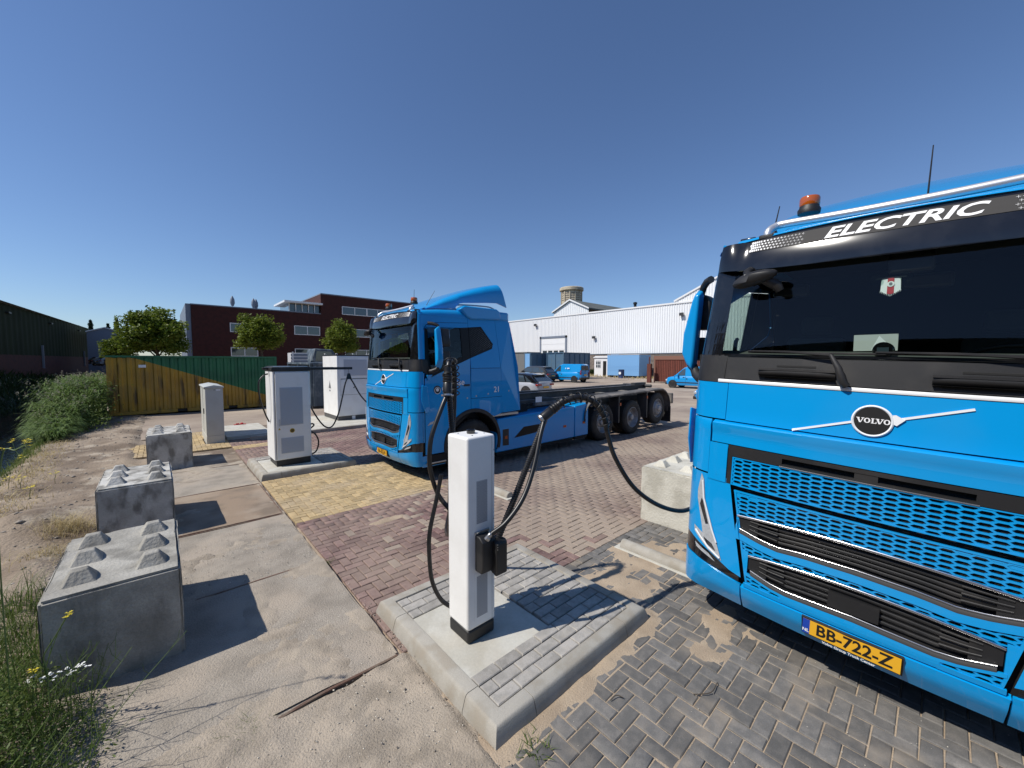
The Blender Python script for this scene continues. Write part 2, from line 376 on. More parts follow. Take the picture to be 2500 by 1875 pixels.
# sand blown over slabs and joints
ax = np.arange(-.72, 1.36, .03); ay = np.arange(2.9, 11.2, .03); X, Y = np.meshgrid(ax, ay); T_ = np.zeros_like(X)
for y0, dz, tilt, i in slab_tops: T_ = np.where(Y >= y0, dz+tilt*(Y-y0)+.004*np.sin(X*3+Y*2+i), T_)
n1 = fbm(X, Y, 1.7, 5, 71); n2 = fbm(X, Y, 9, 3, 72); e_ = np.maximum(sstep(-.1, -.66, X), sstep(1.16, 1.34, X)*.6)
Z = T_-.0075+.020*sstep(.51, .78, n1+.28*e_+.25*(n2-.5))+.006*(n2-.5)
I = np.arange(X.size).reshape(X.shape)
tag(fast_mesh('blown_sand', np.stack([X, Y, Z], -1).reshape(-1, 3), np.stack([I[:-1, :-1], I[:-1, 1:], I[1:, 1:], I[1:, :-1]], -1).reshape(-1, 4), 'sand_apron', smooth=True, kind='stuff'))
ax = np.arange(-.95, 1.44, .02); ay = np.arange(.2, 3.06, .02); X, Y = np.meshgrid(ax, ay)
Z = .012+(fbm(X, Y, 2.6, 4, 61)-.5)*.05+(fbm(X, Y, 13, 3, 62)-.5)*.018+.004*np.sin(60*(X*.5+Y)+8*fbm(X, Y, 4, 2, 63))*sstep(.5, .62, fbm(X, Y, 2.2, 2, 64))
Z = Z+.022*np.exp(-((Y-2.86)/.12)**2)*(1-sstep(.42, .55, X))
Z = Z+.006-.06*sstep(2.90, 2.97, Y+.10*(fbm(X, Y, 5, 3, 65)-.5)+.055*sstep(.42, .6, X))-.03*sstep(1.36, 1.43, X)
I = np.arange(X.size).reshape(X.shape)
tag(fast_mesh('sand_apron', np.stack([X, Y, Z], -1).reshape(-1, 3), np.stack([I[:-1, :-1], I[:-1, 1:], I[1:, 1:], I[1:, :-1]], -1).reshape(-1, 4), 'sand_apron', smooth=True), kind='structure')
b = MB(); b.tube(bez([(.45, 2.865, .008), (.75, 2.875, .02), (1.1, 2.862, .022), (1.33, 2.86, .016)], 5), .012, 6)
tag(b.build('bent_steel_strip', 'rust'), 'bent rusty steel strip sticking up from the slab joint nearest the camera', 'steel strip')

# ---- herringbone paving, real bricks
PW = .1067
def brick_mesh(name, L, W, m, seed):
    q = random.Random(seed); c = .006; hx, hy = L/2-.004, W/2-.004
    j = lambda: q.uniform(-.0012, .0012)
    vs = [(sx*hx, sy*hy, -.05) for sx, sy in ((-1,-1),(1,-1),(1,1),(-1,1))]
    vs += [(sx*(hx+j()), sy*(hy+j()), -.006) for sx, sy in ((-1,-1),(1,-1),(1,1),(-1,1))]
    vs += [(sx*(hx-c+j()), sy*(hy-c+j()), j()) for sx, sy in ((-1,-1),(1,-1),(1,1),(-1,1))]
    fs = [(8, 9, 10, 11)]
    for k in range(4):
        n = (k+1) % 4; fs += [(k, n, 4+n, 4+k), (4+k, 4+n, 8+n, 8+k)]
    me = bpy.data.meshes.new(name); me.from_pydata(vs, [], fs); me.materials.append(M[m]); return me
camxy = np.array((0., 0.)); FW = np.array((fh.x, fh.y)); RT = np.array((right.x, right.y))
def visible(x, y):
    d = x*FW[0]+y*FW[1]; r = x*RT[0]+y*RT[1]
    return d > .5 and abs(r)/d < 1.36 and (2.4/d*950-56 < 945)
def lay(parent, bricks, mname, name, limit=300, zj=.003, far=None):
    """bricks: (cx, cy, rz, length); the nearest in view one by one, the rest joined"""
    q = random.Random(len(bricks)); metas = {}
    bricks = sorted(bricks, key=lambda b: (not visible(b[0], b[1]), math.hypot(b[0], b[1])))
    rest_v = []; rest_f = []; groups = {}; base = mname
    for i, (cx, cy, rz, L) in enumerate(bricks):
        mname = base if not far or not far(cx, cy, q) else 'paver_dusty'
        key = (round(L, 3), q.randrange(4), mname)
        if key not in metas: metas[key] = brick_mesh(name, L, PW if L > .12 else PW, mname, i % 1000)
        me = metas[key]; z = q.uniform(-zj, zj); tx, ty = q.gauss(0, .006), q.gauss(0, .006)
        mt = Matrix.Translation((cx, cy, parent.get('_z', 0)+z)) @ Matrix.Rotation(rz+q.gauss(0, .006), 4, 'Z') @ Matrix.Rotation(tx, 4, 'X') @ Matrix.Rotation(ty, 4, 'Y')
        if i < limit:
            o = bpy.data.objects.new(name, me); COL.objects.link(o); o.parent = parent; o.matrix_local = mt
        else:
            rest_v, rest_f = groups.setdefault(mname, ([], []))
            n0 = len(rest_v); rest_v += [mt @ v.co for v in me.vertices]; rest_f += [tuple(k+n0 for k in p.vertices) for p in me.polygons]
    for mname, (rest_v, rest_f) in groups.items():
        o = fast_mesh(name+'_field', np.array([tuple(v) for v in rest_v]), np.array(rest_f), mname, parent); o['kind'] = 'stuff'
def herring(inside, x0, x1, y0, y1):
    out = []
    for r in range(math.floor(y0/PW)-2, math.ceil(y1/PW)+2):
        for c in range(math.floor(x0/PW)-2, math.ceil(x1/PW)+2):
            m = (c-r) % 4
            if m == 0: cells = ((c, r), (c+1, r)); rz = 0
            elif m == 3: cells = ((c, r), (c, r+1)); rz = math.pi/2
            else: continue
            cc = [((a+.5)*PW, (b_+.5)*PW) for a, b_ in cells]; ok = [inside(*p) for p in cc]
            if all(ok): out.append(((cc[0][0]+cc[1][0])/2, (cc[0][1]+cc[1][1])/2, rz, 2*PW))
            elif any(ok):
                p = cc[ok.index(True)]; out.append((p[0], p[1], rz, PW))
    return out
ISL2 = (1.43, 3.28, 1.73, 3.525); ISL1 = (1.39, 3.28, 8.98, 10.78)
def inr(x, y, r, e=0): return r[0]-e < x < r[1]+e and r[2]-e < y < r[3]+e
def in_dark(x, y): return x > 1.42 and x < 9 and y > -4 and ((y < 2.84 and x > 3.2) or y < 1.74) and not inr(x, y, ISL2, -.03)
def in_yel(x, y): return 1.40 < x < 3.95 and 6.32 < y < 8.98
def in_yel2(x, y): return (-.75 < x < 1.36 and 13.2 < y < 15.2 and not (.85 < x < 1.25 and 14.1 < y < 16.5)) or (1.36 < x < 2.3 and 12.75 < y < 13.2) or (.2 < x < 1.3 and 15.2 < y < 16.6)
def in_red(x, y):
    if not (1.40 < x < 14 and 2.84 < y < 13.9): return False
    return not (inr(x, y, ISL2, -.02) or inr(x, y, ISL1, -.02) or in_yel(x, y) or in_yel2(x, y))
dark = empty('dark_paving', (0, 0, 0), kind='structure')
lay(dark, herring(in_dark, 1.3, 9, -4, 2.9), 'paver_dark', 'paver')
red = empty('purple_paving', (0, 0, 0), kind='structure')
lay(red, herring(in_red, 1.3, 14, 2.8, 13.9), 'paver_red', 'paver', far=lambda x, y, q: y < 9 and x+.5*math.sin(y*1.7)+q.gauss(0, .5) > 3.3)
yel = empty('yellow_paving', (0, 0, 0), kind='structure')
lay(yel, herring(in_yel, 1.3, 4, 6.2, 9), 'paver_yellow', 'paver')
yel2 = empty('yellow_path', (0, 0, 0), kind='structure')
lay(yel2, herring(in_yel2, -.8, 2.4, 12.6, 16.6), 'paver_yellow', 'paver')

# drifted sand over the joints
sx = np.arange(1.3, 7.2, .028); sy_ = np.arange(-1.6, 6.2, .028); X, Y = np.meshgrid(sx, sy_)
dI = np.maximum(np.maximum(ISL2[0]-X, X-ISL2[1]), np.maximum(ISL2[2]-Y, Y-ISL2[3]))
nz = fbm(X, Y, 2.1, 5, 40); n2 = fbm(X, Y, 11, 3, 50)
m_ = sstep(.26, .02, dI+.25*(n2-.5)+.15*(nz-.5))*sstep(ISL2[2]+.3, ISL2[2], Y)*1.0
m_ = np.maximum(m_, sstep(.3, .1, np.hypot((X-4.1)/1.1, (Y-2.25)/.62)-.62+.9*(nz-.5)))
m_ = np.maximum(m_, sstep(.3, .1, np.hypot((X-3.5)/.8, (Y-1.25)/.22)-.45+1.2*(nz-.5)))
m_ = np.maximum(m_, sstep(.66, .74, nz+.10*(n2-.5))*sstep(3.2, 1.0, Y)*.7)
m_ = np.maximum(m_, sstep(1.75, 1.3, X)*sstep(1.75, 1.45, Y)*sstep(.42, .52, n2*.5+nz*.5))
m_ = np.maximum(m_, sstep(.28, .1, np.hypot((X-2.45)/.5, (Y-5.55)/.16)-.45+.9*(nz-.5)))
mc = np.clip(m_, 0, 1)
Z = -.0085+.0118*mc+.004*(n2-.5)+.026*mc*(fbm(X, Y, 5, 4, 8)-.5)+.010*sstep(.12, .03, dI)*mc
Z = np.where(dI < -.02, -.04, Z)
Z = Z-.02*sstep(2.6, 3.1, Y)*(1-np.clip(m_, 0, 1))
I = np.arange(X.size).reshape(X.shape)
quads = np.stack([I[:-1, :-1], I[:-1, 1:], I[1:, 1:], I[1:, :-1]], -1).reshape(-1, 4)
tag(fast_mesh('drifted_sand', np.stack([X, Y, Z], -1).reshape(-1, 3), quads, 'sand', smooth=True, kind='stuff'))

# pebbles, shell grit and dry crumbs lying about
def crumbs(name, n, box, mname, s0, s1, zfn, seed, kind='stuff'):
    g = np.random.default_rng(seed); vs = []; fs = []
    px = g.uniform(box[0], box[1], n); py = g.uniform(box[2], box[3], n); sz = g.uniform(s0, s1, n)*g.uniform(.5, 1, n)
    base = np.array([(1, 0, 0), (-1, 0, 0), (0, 1, 0), (0, -1, 0), (0, 0, 1), (0, 0, -1)], float)
    F = np.array([(0, 2, 4), (2, 1, 4), (1, 3, 4), (3, 0, 4), (2, 0, 5), (1, 2, 5), (3, 1, 5), (0, 3, 5)])
    for i in range(n):
        a = g.uniform(0, 6.28); sc = sz[i]*g.uniform(.5, 1.3, 3)*np.array((1, 1, .5)); p = base*sc
        c, s = math.cos(a), math.sin(a); q = np.stack([p[:, 0]*c-p[:, 1]*s, p[:, 0]*s+p[:, 1]*c, p[:, 2]], -1)
        vs.append(q+np.array((px[i], py[i], zfn(px[i], py[i])+sc[2]*.5))); fs.append(F+6*i)
    return fast_mesh(name, np.concatenate(vs), np.concatenate(fs), mname, kind=kind)
M['shell'] = mat('shell_grit', (.62, .57, .48), .8); M['pebble'] = mat('pebble', (.20, .17, .14), .85, col2=(.36, .32, .27), scale=9)
crumbs('shell_grit', 2600, (-.6, 1.42, .3, 6.2), 'shell', .003, .0095, lambda x, y: .012 if y > 2.85 else (.02 if y > .3 else 0) if True else float(ground_z(np.array(x), np.array(y))), 3)
crumbs('small_stones', 1200, (-.7, 1.45, .2, 6.5), 'pebble', .003, .012, lambda x, y: .010 if y > 2.85 else (.018 if y > .3 else 0) if True else float(ground_z(np.array(x), np.array(y))), 4)
crumbs('kerb_grit', 500, (1.2, 1.5, .9, 3.7), 'pebble', .004, .012, lambda x, y: .003, 5)
crumbs('dirt_clods', 1500, (-2.2, -.1, 5.4, 19), 'pebble', .01, .05, lambda x, y: float(ground_z(np.array(x), np.array(y)))-.01, 6)
crumbs('paving_grit', 1100, (1.5, 7, -1, 6), 'shell', .002, .006, lambda x, y: .002, 8)

# ---- kerbed charger islands
def sweep(b, path, prof, closed=False):
    """prof (inward distance, z) along a counter-clockwise xy path, mitred"""
    n = len(path); rows = []
    for i, p in enumerate(path):
        p = Vector(p); a = Vector(path[i-1]) if (i > 0 or closed) else None; c = Vector(path[(i+1) % n]) if (i < n-1 or closed) else None
        ns = []
        for u, v in ((a, p), (p, c)):
            if u is None or v is None: continue
            d = (v-u).normalized(); ns.append(Vector((-d.y, d.x)))
        m = ns[0] if len(ns) == 1 else (ns[0]+ns[1])/(1+ns[0].dot(ns[1]))
        rows.append([(p.x+m.x*d, p.y+m.y*d, z) for d, z in prof])
    k = len(prof); vs = [q for r in rows for q in r]; fs = []
    for i in range(n if closed else n-1):
        j = (i+1) % n; fs += [(i*k+t, j*k+t, j*k+(t+1) % k, i*k+(t+1) % k) for t in range(k)]
    if not closed: fs += [tuple(range(k)), tuple((n-1)*k+t for t in range(k))[::-1]]
    return b.add(vs, fs)
KP = [(0, -.05), (.004, .02), (.028, .098), (.036, .112), (.05, .12), (.135, .12), (.14, .112), (.14, -.05)]
def island(r, label, plate, rows_x=True, mname='paver_grey'):
    x0, x1, y0, y1 = r
    isl = tag(MB().box(x0+.13, x1-.13, y0+.13, y1-.13, -.05, .066).build('charger_island', 'sand'), label, 'kerb island')
    g = .0025; c = .36
    L = [[(x0+c, y0), (x0, y0), (x0, y0+c)][::-1], [(x1, y0+c), (x1, y0), (x1-c, y0)][::-1], [(x1-c, y1), (x1, y1), (x1, y1-c)][::-1], [(x0, y1-c), (x0, y1), (x0+c, y1)][::-1]]
    for p in L:
        sweep(MB(), p, KP).build('kerb_stone', 'kerb', isl, smooth=35)
        b = MB(); sweep(b, p, KP)
    for p, q in (((x0+c, y0), (x1-c, y0)), ((x1, y0+c), (x1, y1-c)), ((x1-c, y1), (x0+c, y1)), ((x0, y1-c), (x0, y0+c))):
        p = Vector(p); q = Vector(q); d = (q-p).normalized()
        b = MB(); sweep(b, [p+d*g*2, q-d*g*2], KP); b.build('kerb_stone', 'kerb', isl, smooth=35)
    px0, px1, py0, py1 = plate
    pl = MB().box(px0, px1, py0, py1, .0, .108).build('foundation_plate', 'plate_conc', isl, bevel=.008)
    br = []; ix0, ix1, iy0, iy1 = x0+.145, x1-.145, y0+.145, y1-.145
    nrow = round((iy1-iy0)/PW)
    for k in range(nrow):
        y = iy0+(k+.5)*(iy1-iy0)/nrow; off = (k % 2)*PW
        n = 0; x = ix0-off
        while x < ix1-.02:
            a, e = max(x, ix0), min(x+2*PW, ix1)
            segs = [(a, e)]
            if py0-.02 < y < py1+.02:
                segs = [(a, min(e, px0-.004)), (max(a, px1+.004), e)]
            for a, e in segs:
                if e-a > .03: br.append(((a+e)/2, y, 0, e-a))
            x += 2*PW
    isl['_z'] = .117
    lay(isl, br, mname, 'paver')
    del isl['_z']
    return isl
island(ISL2, 'grey kerbed island under the slim white charging post', (1.565, 2.41, 2.18, 3.06))
island(ISL1, 'grey kerbed island carrying the white charger cabinet with a yellow round badge', (1.55, 2.62, 9.13, 10.4))

# kerb and concrete platform of the far cabinet, pad by the grey cabinet
pf = tag(MB().box(3.0, 8.8, 13.99, 17.4, -.05, .10).build('concrete_platform', 'plate_conc'), kind='structure')
for k in range(7):
    b = MB(); sweep(b, [(1.9+k*1.0+.004, 13.86), (2.9+k*1.0-.004, 13.86)], [(0, -.05), (0, .10), (.012, .115), (.12, .115), (.125, .10), (.125, -.05)]); b.build('kerb_stone', 'kerb', pf, smooth=35)
tag(MB().box(1.40, 2.62, 14.5, 17.1, -.04, .07).build('concrete_pad', 'plate_conc', bevel=.01), 'low grey concrete pad in the shade behind the grey utility cabinet', 'concrete pad')
b = MB(); b.box(1.93, 2.02, 17.02, 17.1, .05, .12); b.lathe([(.05, 0), (.05, .05), (.02, .07)], (2.1, 17.05, .07), 2, 10); b.box(1.86, 2.22, 17.0, 17.12, .068, .085)
tag(b.build('red_valve', 'red_print'), 'small red valve fitting on the edge of the concrete pad', 'valve')

# ---- concrete stacking blocks
def stud_mesh():
    b = MB(); a, c, h = .092, .10, .088; a2, c2 = .045, .034
    vs = [(-a/1.0, -c, 0), (a, -c, 0), (a, c, 0), (-a, c, 0), (-a2, -c2, h), (a2, -c2, h), (a2, c2, h), (-a2, c2, h)]
    b.add(vs, [(4, 5, 6, 7), (0, 1, 5, 4), (1, 2, 6, 5), (2, 3, 7, 6), (3, 0, 4, 7)]); return b
def block(x0, x1, y0, y1, z1, label, m='concrete_block', rz=0, nx_=2, ny_=3, seed=0, tilt=0):
    cx, cy = (x0+x1)/2, (y0+y1)/2; W, D = x1-x0, y1-y0
    q = random.Random(seed); root = empty('concrete_block', (cx, cy, 0), label, 'concrete block', 'concrete stacking blocks along the charging yard', rz=rz)
    root.rotation_euler.x = tilt
    # body as a subdivided, slightly chipped box
    bm = bmesh.new(); bmesh.ops.create_cube(bm, size=1)
    for v in bm.verts: v.co = Vector((v.co.x*W, v.co.y*D, (v.co.z+.5)*(z1+.1)-.1))
    bmesh.ops.bevel(bm, geom=bm.edges[:], offset=.022, segments=2, affect='EDGES')
    bmesh.ops.subdivide_edges(bm, edges=bm.edges[:], cuts=5, use_grid_fill=True)
    for v in bm.verts:
        n = (fbm(np.array(v.co.x+seed*3), np.array(v.co.y+v.co.z*1.3), 4, 3, seed)-.5)*.012
        ed = sum(abs(abs(c)-h) < .03 for c, h in ((v.co.x, W/2), (v.co.y, D/2), (v.co.z-z1/2, z1/2)))
        if ed >= 2 and q.random() < .16: n -= q.uniform(.004, .018)
        v.co += v.normal*n
    me = bpy.data.meshes.new('block_body'); bm.to_mesh(me); bm.free(); me.materials.append(M[m])
    me.polygons.foreach_set('use_smooth', [True]*len(me.polygons)); me.set_sharp_from_angle(angle=R(28))
    o = bpy.data.objects.new('block_body', me); COL.objects.link(o); o.parent = root
    st = None
    for i in range(nx_):
        for j in range(ny_):
            px = (i-(nx_-1)/2)*.40; py = (j-(ny_-1)/2)*.405
            if st is None: st = stud_mesh().build('stud', m, root, bevel=.008); s = st
            else: s = st.copy(); COL.objects.link(s); s.parent = root
            s.location = (px, py, z1-.002); s.rotation_euler = (0, 0, q.gauss(0, .02))
    return root
block(-.70, .06, 4.06, 5.36, .74, 'grey concrete block with six studs, nearest the camera beside the weeds', seed=1)
block(-.70, .06, 7.15, 8.45, .745, 'stained grey concrete block with six studs, second of the row, whitish top', 'concrete_block_white', seed=2, rz=R(.6))
block(-.31, .47, 11.46, 12.84, .765, 'grey concrete block with six studs in front of the grey utility cabinet', 'concrete_block_white', seed=3, rz=R(-.5))
block(5.36, 6.66, 2.20, 3.02, .81, 'pale sandy concrete block with a chipped edge beside the near truck', 'concrete_block_pale', seed=4, nx_=3, ny_=2)

# ---- curb stops
def curb_stop(x, y, L, label):
    root = empty('curb_stop', (x, y, 0), label, 'curb stop', 'concrete wheel stops in the parking bays')
    b = MB(); pr = [(.075*math.cos(t), .03+.075*math.sin(t)) for t in [math.pi*k/10 for k in range(11)]]; pr = [(-.075, 0)]+pr[::-1]+[(.075, 0)]
    b.prism([(p[0], p[1]) for p in pr], 1, -L/2, L/2); b.build('stop_body', 'kerb', root, smooth=40, bevel=.012)
    MB().box(-.11, .11, -L/2-.06, L/2+.06, -.01, .014).build('mortar_bed', 'plate_conc', root, bevel=.006)
curb_stop(4.36, 2.08, 1.22, 'round topped pale concrete curb stop in front of the near truck')
curb_stop(4.45, 5.6, 1.22, 'round topped pale concrete curb stop half hidden behind the charging post')
# ================================================================ trucks
_zp = [(.26, .11), (.42, .02), (.55, 0), (1.35, .02), (1.75, .03), (1.835, .012), (1.87, .05), (2.19, .07), (2.42, .10), (3.14, .20), (3.42, .30), (3.56, .42), (4, .6)]
def PZ(z): return float(np.interp(z, [a for a, _ in _zp], [b for _, b in _zp]))
def SY(y):
    y = abs(y)
    if y < 1.02: return .06*(y/1.02)**2
    t = min(1, (y-1.02)/.28); return .06+.118*(y-1.02)+.2*(1-math.sqrt(max(0, 1-t*t)))
def LEAN(z): return .115*max(0, min(1.15, (z-2.25)/1.0))
def FP(y, z, off=0):
    k = max(0, (abs(y)-.9)/.4); d = (.05+LEAN(z))*max(0, (abs(y)-.80)/.5)
    return (SY(y)+PZ(z)*(1-.85*k*k)-off, y-d if y > 0 else y+d, z)
def lin(a, b, n): return [a+(b-a)*i/n for i in range(n+1)]
def ys_(a, b):
    n = max(2, int(abs(b-a)/.06)); q = lin(a, b, n)
    return sorted(set(q+[v for v in (-1.29, -1.27, -1.24, -1.2, -1.15, -1.1, -1.06, 1.06, 1.1, 1.15, 1.2, 1.24, 1.27, 1.29) if a < v < b]))
def fpatch(b, ya, yb, za, zb, off=0, nz=4):
    """front surface patch; ya, yb, za, zb may be functions (of z or of t)"""
    f = lambda q: q if callable(q) else (lambda *_: q)
    us = lin(0, 1, max(2, len(ys_(ya(0) if callable(ya) else ya, yb(0) if callable(yb) else yb)))) if (callable(ya) or callable(yb)) else ys_(ya, yb)
    vs = lin(0, 1, nz)
    def fn(u, v):
        if callable(ya) or callable(yb):
            z = za+(zb-za)*v; y = f(ya)(z)+(f(yb)(z)-f(ya)(z))*u
        else:
            y = u; a = f(za)(y); c = f(zb)(y); z = a+(c-a)*v
        return FP(y, z, off)
    return b.grid(fn, us, vs, flip=True)
def polypatch(poly, off=.003, fn=FP, step=.04):
    bm = bmesh.new(); vs = [bm.verts.new((p[0], p[1], 0)) for p in poly]; bm.faces.new(vs)
    lo = [min(p[i] for p in poly) for i in (0, 1)]; hi = [max(p[i] for p in poly) for i in (0, 1)]
    for ax in (0, 1):
        t = lo[ax]+step
        while t < hi[ax]-.002:
            co = [0, 0, 0]; no = [0, 0, 0]; co[ax] = t; no[ax] = 1
            bmesh.ops.bisect_plane(bm, geom=bm.verts[:]+bm.edges[:]+bm.faces[:], plane_co=co, plane_no=no); t += step
    bmesh.ops.recalc_face_normals(bm, faces=bm.faces)
    b = MB(); bm.verts.index_update(); bm.normal_update()
    b.add([fn(v.co.x, v.co.y, off) for v in bm.verts], [tuple(v.index for v in (f.verts if f.normal.z < 0 else f.verts[::-1])) if False else tuple(v.index for v in (reversed(f.verts) if f.normal.z > 0 else f.verts)) for f in bm.faces]); bm.free()
    return b
def mir(poly): return [(-p[0], p[1]) for p in poly][::-1]
def circ(cy, cz, r, n=28, ry=None): return [(cy+(ry or r)*math.cos(2*math.pi*k/n), cz+r*math.sin(2*math.pi*k/n)) for k in range(n)]
def top1(y): return 1.128-.04*(y/.76)**2
def bot1(y): return float(np.interp(abs(y), [0, .3, .47, .6, .75, .9], [.965, .956, .937, .953, .988, 1.0]))
def top2(y): return .828-.045*(y/.66)**2
def bot2(y): return float(np.interp(abs(y), [0, .39, .5, .63, .8], [.634, .619, .631, .668, .70]))
def seam(z): return .845+(z-1.32)*.191
def hexplate(b, zl, zh, ymax, closed=lambda y, z: False, ymin=0, py=.066, pz=.0345, t=.0056, deep=.015, off=.004, side=0):
    w_ = py/1.5; nc = int(1/py)+2
    def cl(y, z):
        s = 1 if y >= 0 else -1; a = min(max(abs(y), ymin), ymax(z) if callable(ymax) else ymax); y = s*a
        return y, min(max(z, zl(y)), zh(y))
    for c in range(-nc, nc+1):
        for r in range(0, 40):
            y0 = c*py; z0 = .5+r*pz+(pz/2 if c % 2 else 0)
            out = [(w_, 0), (w_/2, pz/2), (-w_/2, pz/2), (-w_, 0), (-w_/2, -pz/2), (w_/2, -pz/2)]
            if side*y0 < 0: continue
            if z0-pz/2 > zh(y0) or z0+pz/2 < zl(y0) or abs(y0)-w_ > (ymax(z0) if callable(ymax) else ymax) or abs(y0)+w_ < ymin: continue
            inn = [(w_-t*1.5, 0), (w_/2-t*.7, pz/2-t), (-w_/2+t*.7, pz/2-t), (-w_+t*1.5, 0), (-w_/2+t*.7, -pz/2+t), (w_/2-t*.7, -pz/2+t)]
            O = [FP(*cl(y0+p[0], z0+p[1]), off) for p in out]; N = [FP(*cl(y0+p[0], z0+p[1]), off) for p in inn]
            D = [FP(*cl(y0+p[0], z0+p[1]), off-deep) for p in inn]
            if closed(y0, z0):
                b.add([(p[0]+.003, p[1], p[2]) for p in N], [tuple(range(6))])
            b.add(O+N+D, [(k, (k+1) % 6, 6+(k+1) % 6, 6+k) for k in range(6)]+([] if closed(y0, z0) else [(6+k, 6+(k+1) % 6, 12+(k+1) % 6, 12+k) for k in range(6)]))
    return b
def strip(b, fz, y0, y1, h, off, n=26, thick=.012):
    """a bar with a small round front along a curve z = fz(y)"""
    us = lin(y0, y1, n); pr = [(-h/2, off-thick), (-h/2, off-.003), (-h*.25, off), (h*.25, off), (h/2, off-.003), (h/2, off-thick)]
    return b.grid(lambda u, v: FP(u, fz(u)+pr[v][0], pr[v][1]), us, list(range(6)), flip=True)

TYRE_M = M['rubber']
def wheel(parent, s, y, z, r, wd, sg, style):
    root = empty('wheel', (s, y, z)); root.parent = parent
    # sg: outward direction along y
    b = MB(); T = [(r*.60, 0), (r*.66, .012), (r*.80, .016), (r*.90, .004), (r*.955, -.012), (r*.985, -.03), (r, -.06), (r, -wd+.06), (r*.985, -wd+.03), (r*.92, -wd), (r*.6, -wd)]
    b.lathe([(a, h*sg) for a, h in T], (0, 0, 0), 1, 48, cap=False)
    n = 44
    for k in range(n):          # tread lugs
        for j in range(5):
            a = 2*math.pi*(k+.5*(j % 2))/n; a1 = a+.09; h0 = -.035-(wd-.07)*j/5; h1 = h0-(wd-.07)/5*.78
            P = []
            for rr in (r*.995, r*1.02):
                for aa, hh in ((a, h0), (a1, h0), (a1, h1), (a, h1)): P.append((rr*math.cos(aa), hh*sg, rr*math.sin(aa)))
            b.add(P, [(4, 5, 6, 7), (0, 1, 5, 4), (1, 2, 6, 5), (2, 3, 7, 6), (3, 0, 4, 7)])
    b.build('tyre', TYRE_M, root, smooth=40)
    b = MB()
    if style == 'dual':
        P = [(r*.605, .004), (r*.585, .012), (r*.565, -.01), (r*.55, -.10), (r*.50, -.135), (r*.30, -.145), (r*.27, -.10), (r*.20, -.085), (r*.17, -.02), (r*.12, .0), (0.001, .0)]
    else:
        P = [(r*.605, .004), (r*.585, .012), (r*.565, -.01), (r*.54, -.06), (r*.47, -.06), (r*.38, .028), (r*.24, .034), (r*.21, .06), (r*.16, .085), (.001, .09)]
    b.lathe([(a, h*sg) for a, h in P], (0, 0, 0), 1, 40, cap=False); b.build('rim', 'rim', root, smooth=35)
    b = MB()
    for k in range(10):
        a = 2*math.pi*k/10; rr = r*.40 if style == 'dual' else r*.31; h = -.14 if style == 'dual' else .034
        b.lathe([(.017, h*sg), (.017, (h+.035)*sg), (.009, (h+.045)*sg)], (rr*math.cos(a), 0, rr*math.sin(a)), 1, 6)
    b.build('wheel_nuts', 'alu', root)['kind'] = 'stuff'
    b = MB(); b.lathe([(r*.2, -wd*sg), (r*.2, -.2*sg)], (0, 0, 0), 1, 12); b.build('hub', 'chassis', root)
    return root

SIDEY = 1.25
def arch(s0=1.53, z0=.60, r=.76, a0=8, a1=172, n=16): return [(s0-r*math.cos(R(a)), z0+r*math.sin(R(a))) for a in lin(a0, a1, n)]
def side_piece(name, poly, m, parent, sg, off=0, thick=.02, holes=None):
    """flat panel of the cab side; poly in (s, z)"""
    b = MB(); y = sg*(SIDEY+off)
    b.prism([(p[0], p[1]) for p in poly], 1, y, y-sg*thick); b.v = [(x, yy-sg*LEAN(z), z) for x, yy, z in b.v]
    return b.build(name, m, parent)

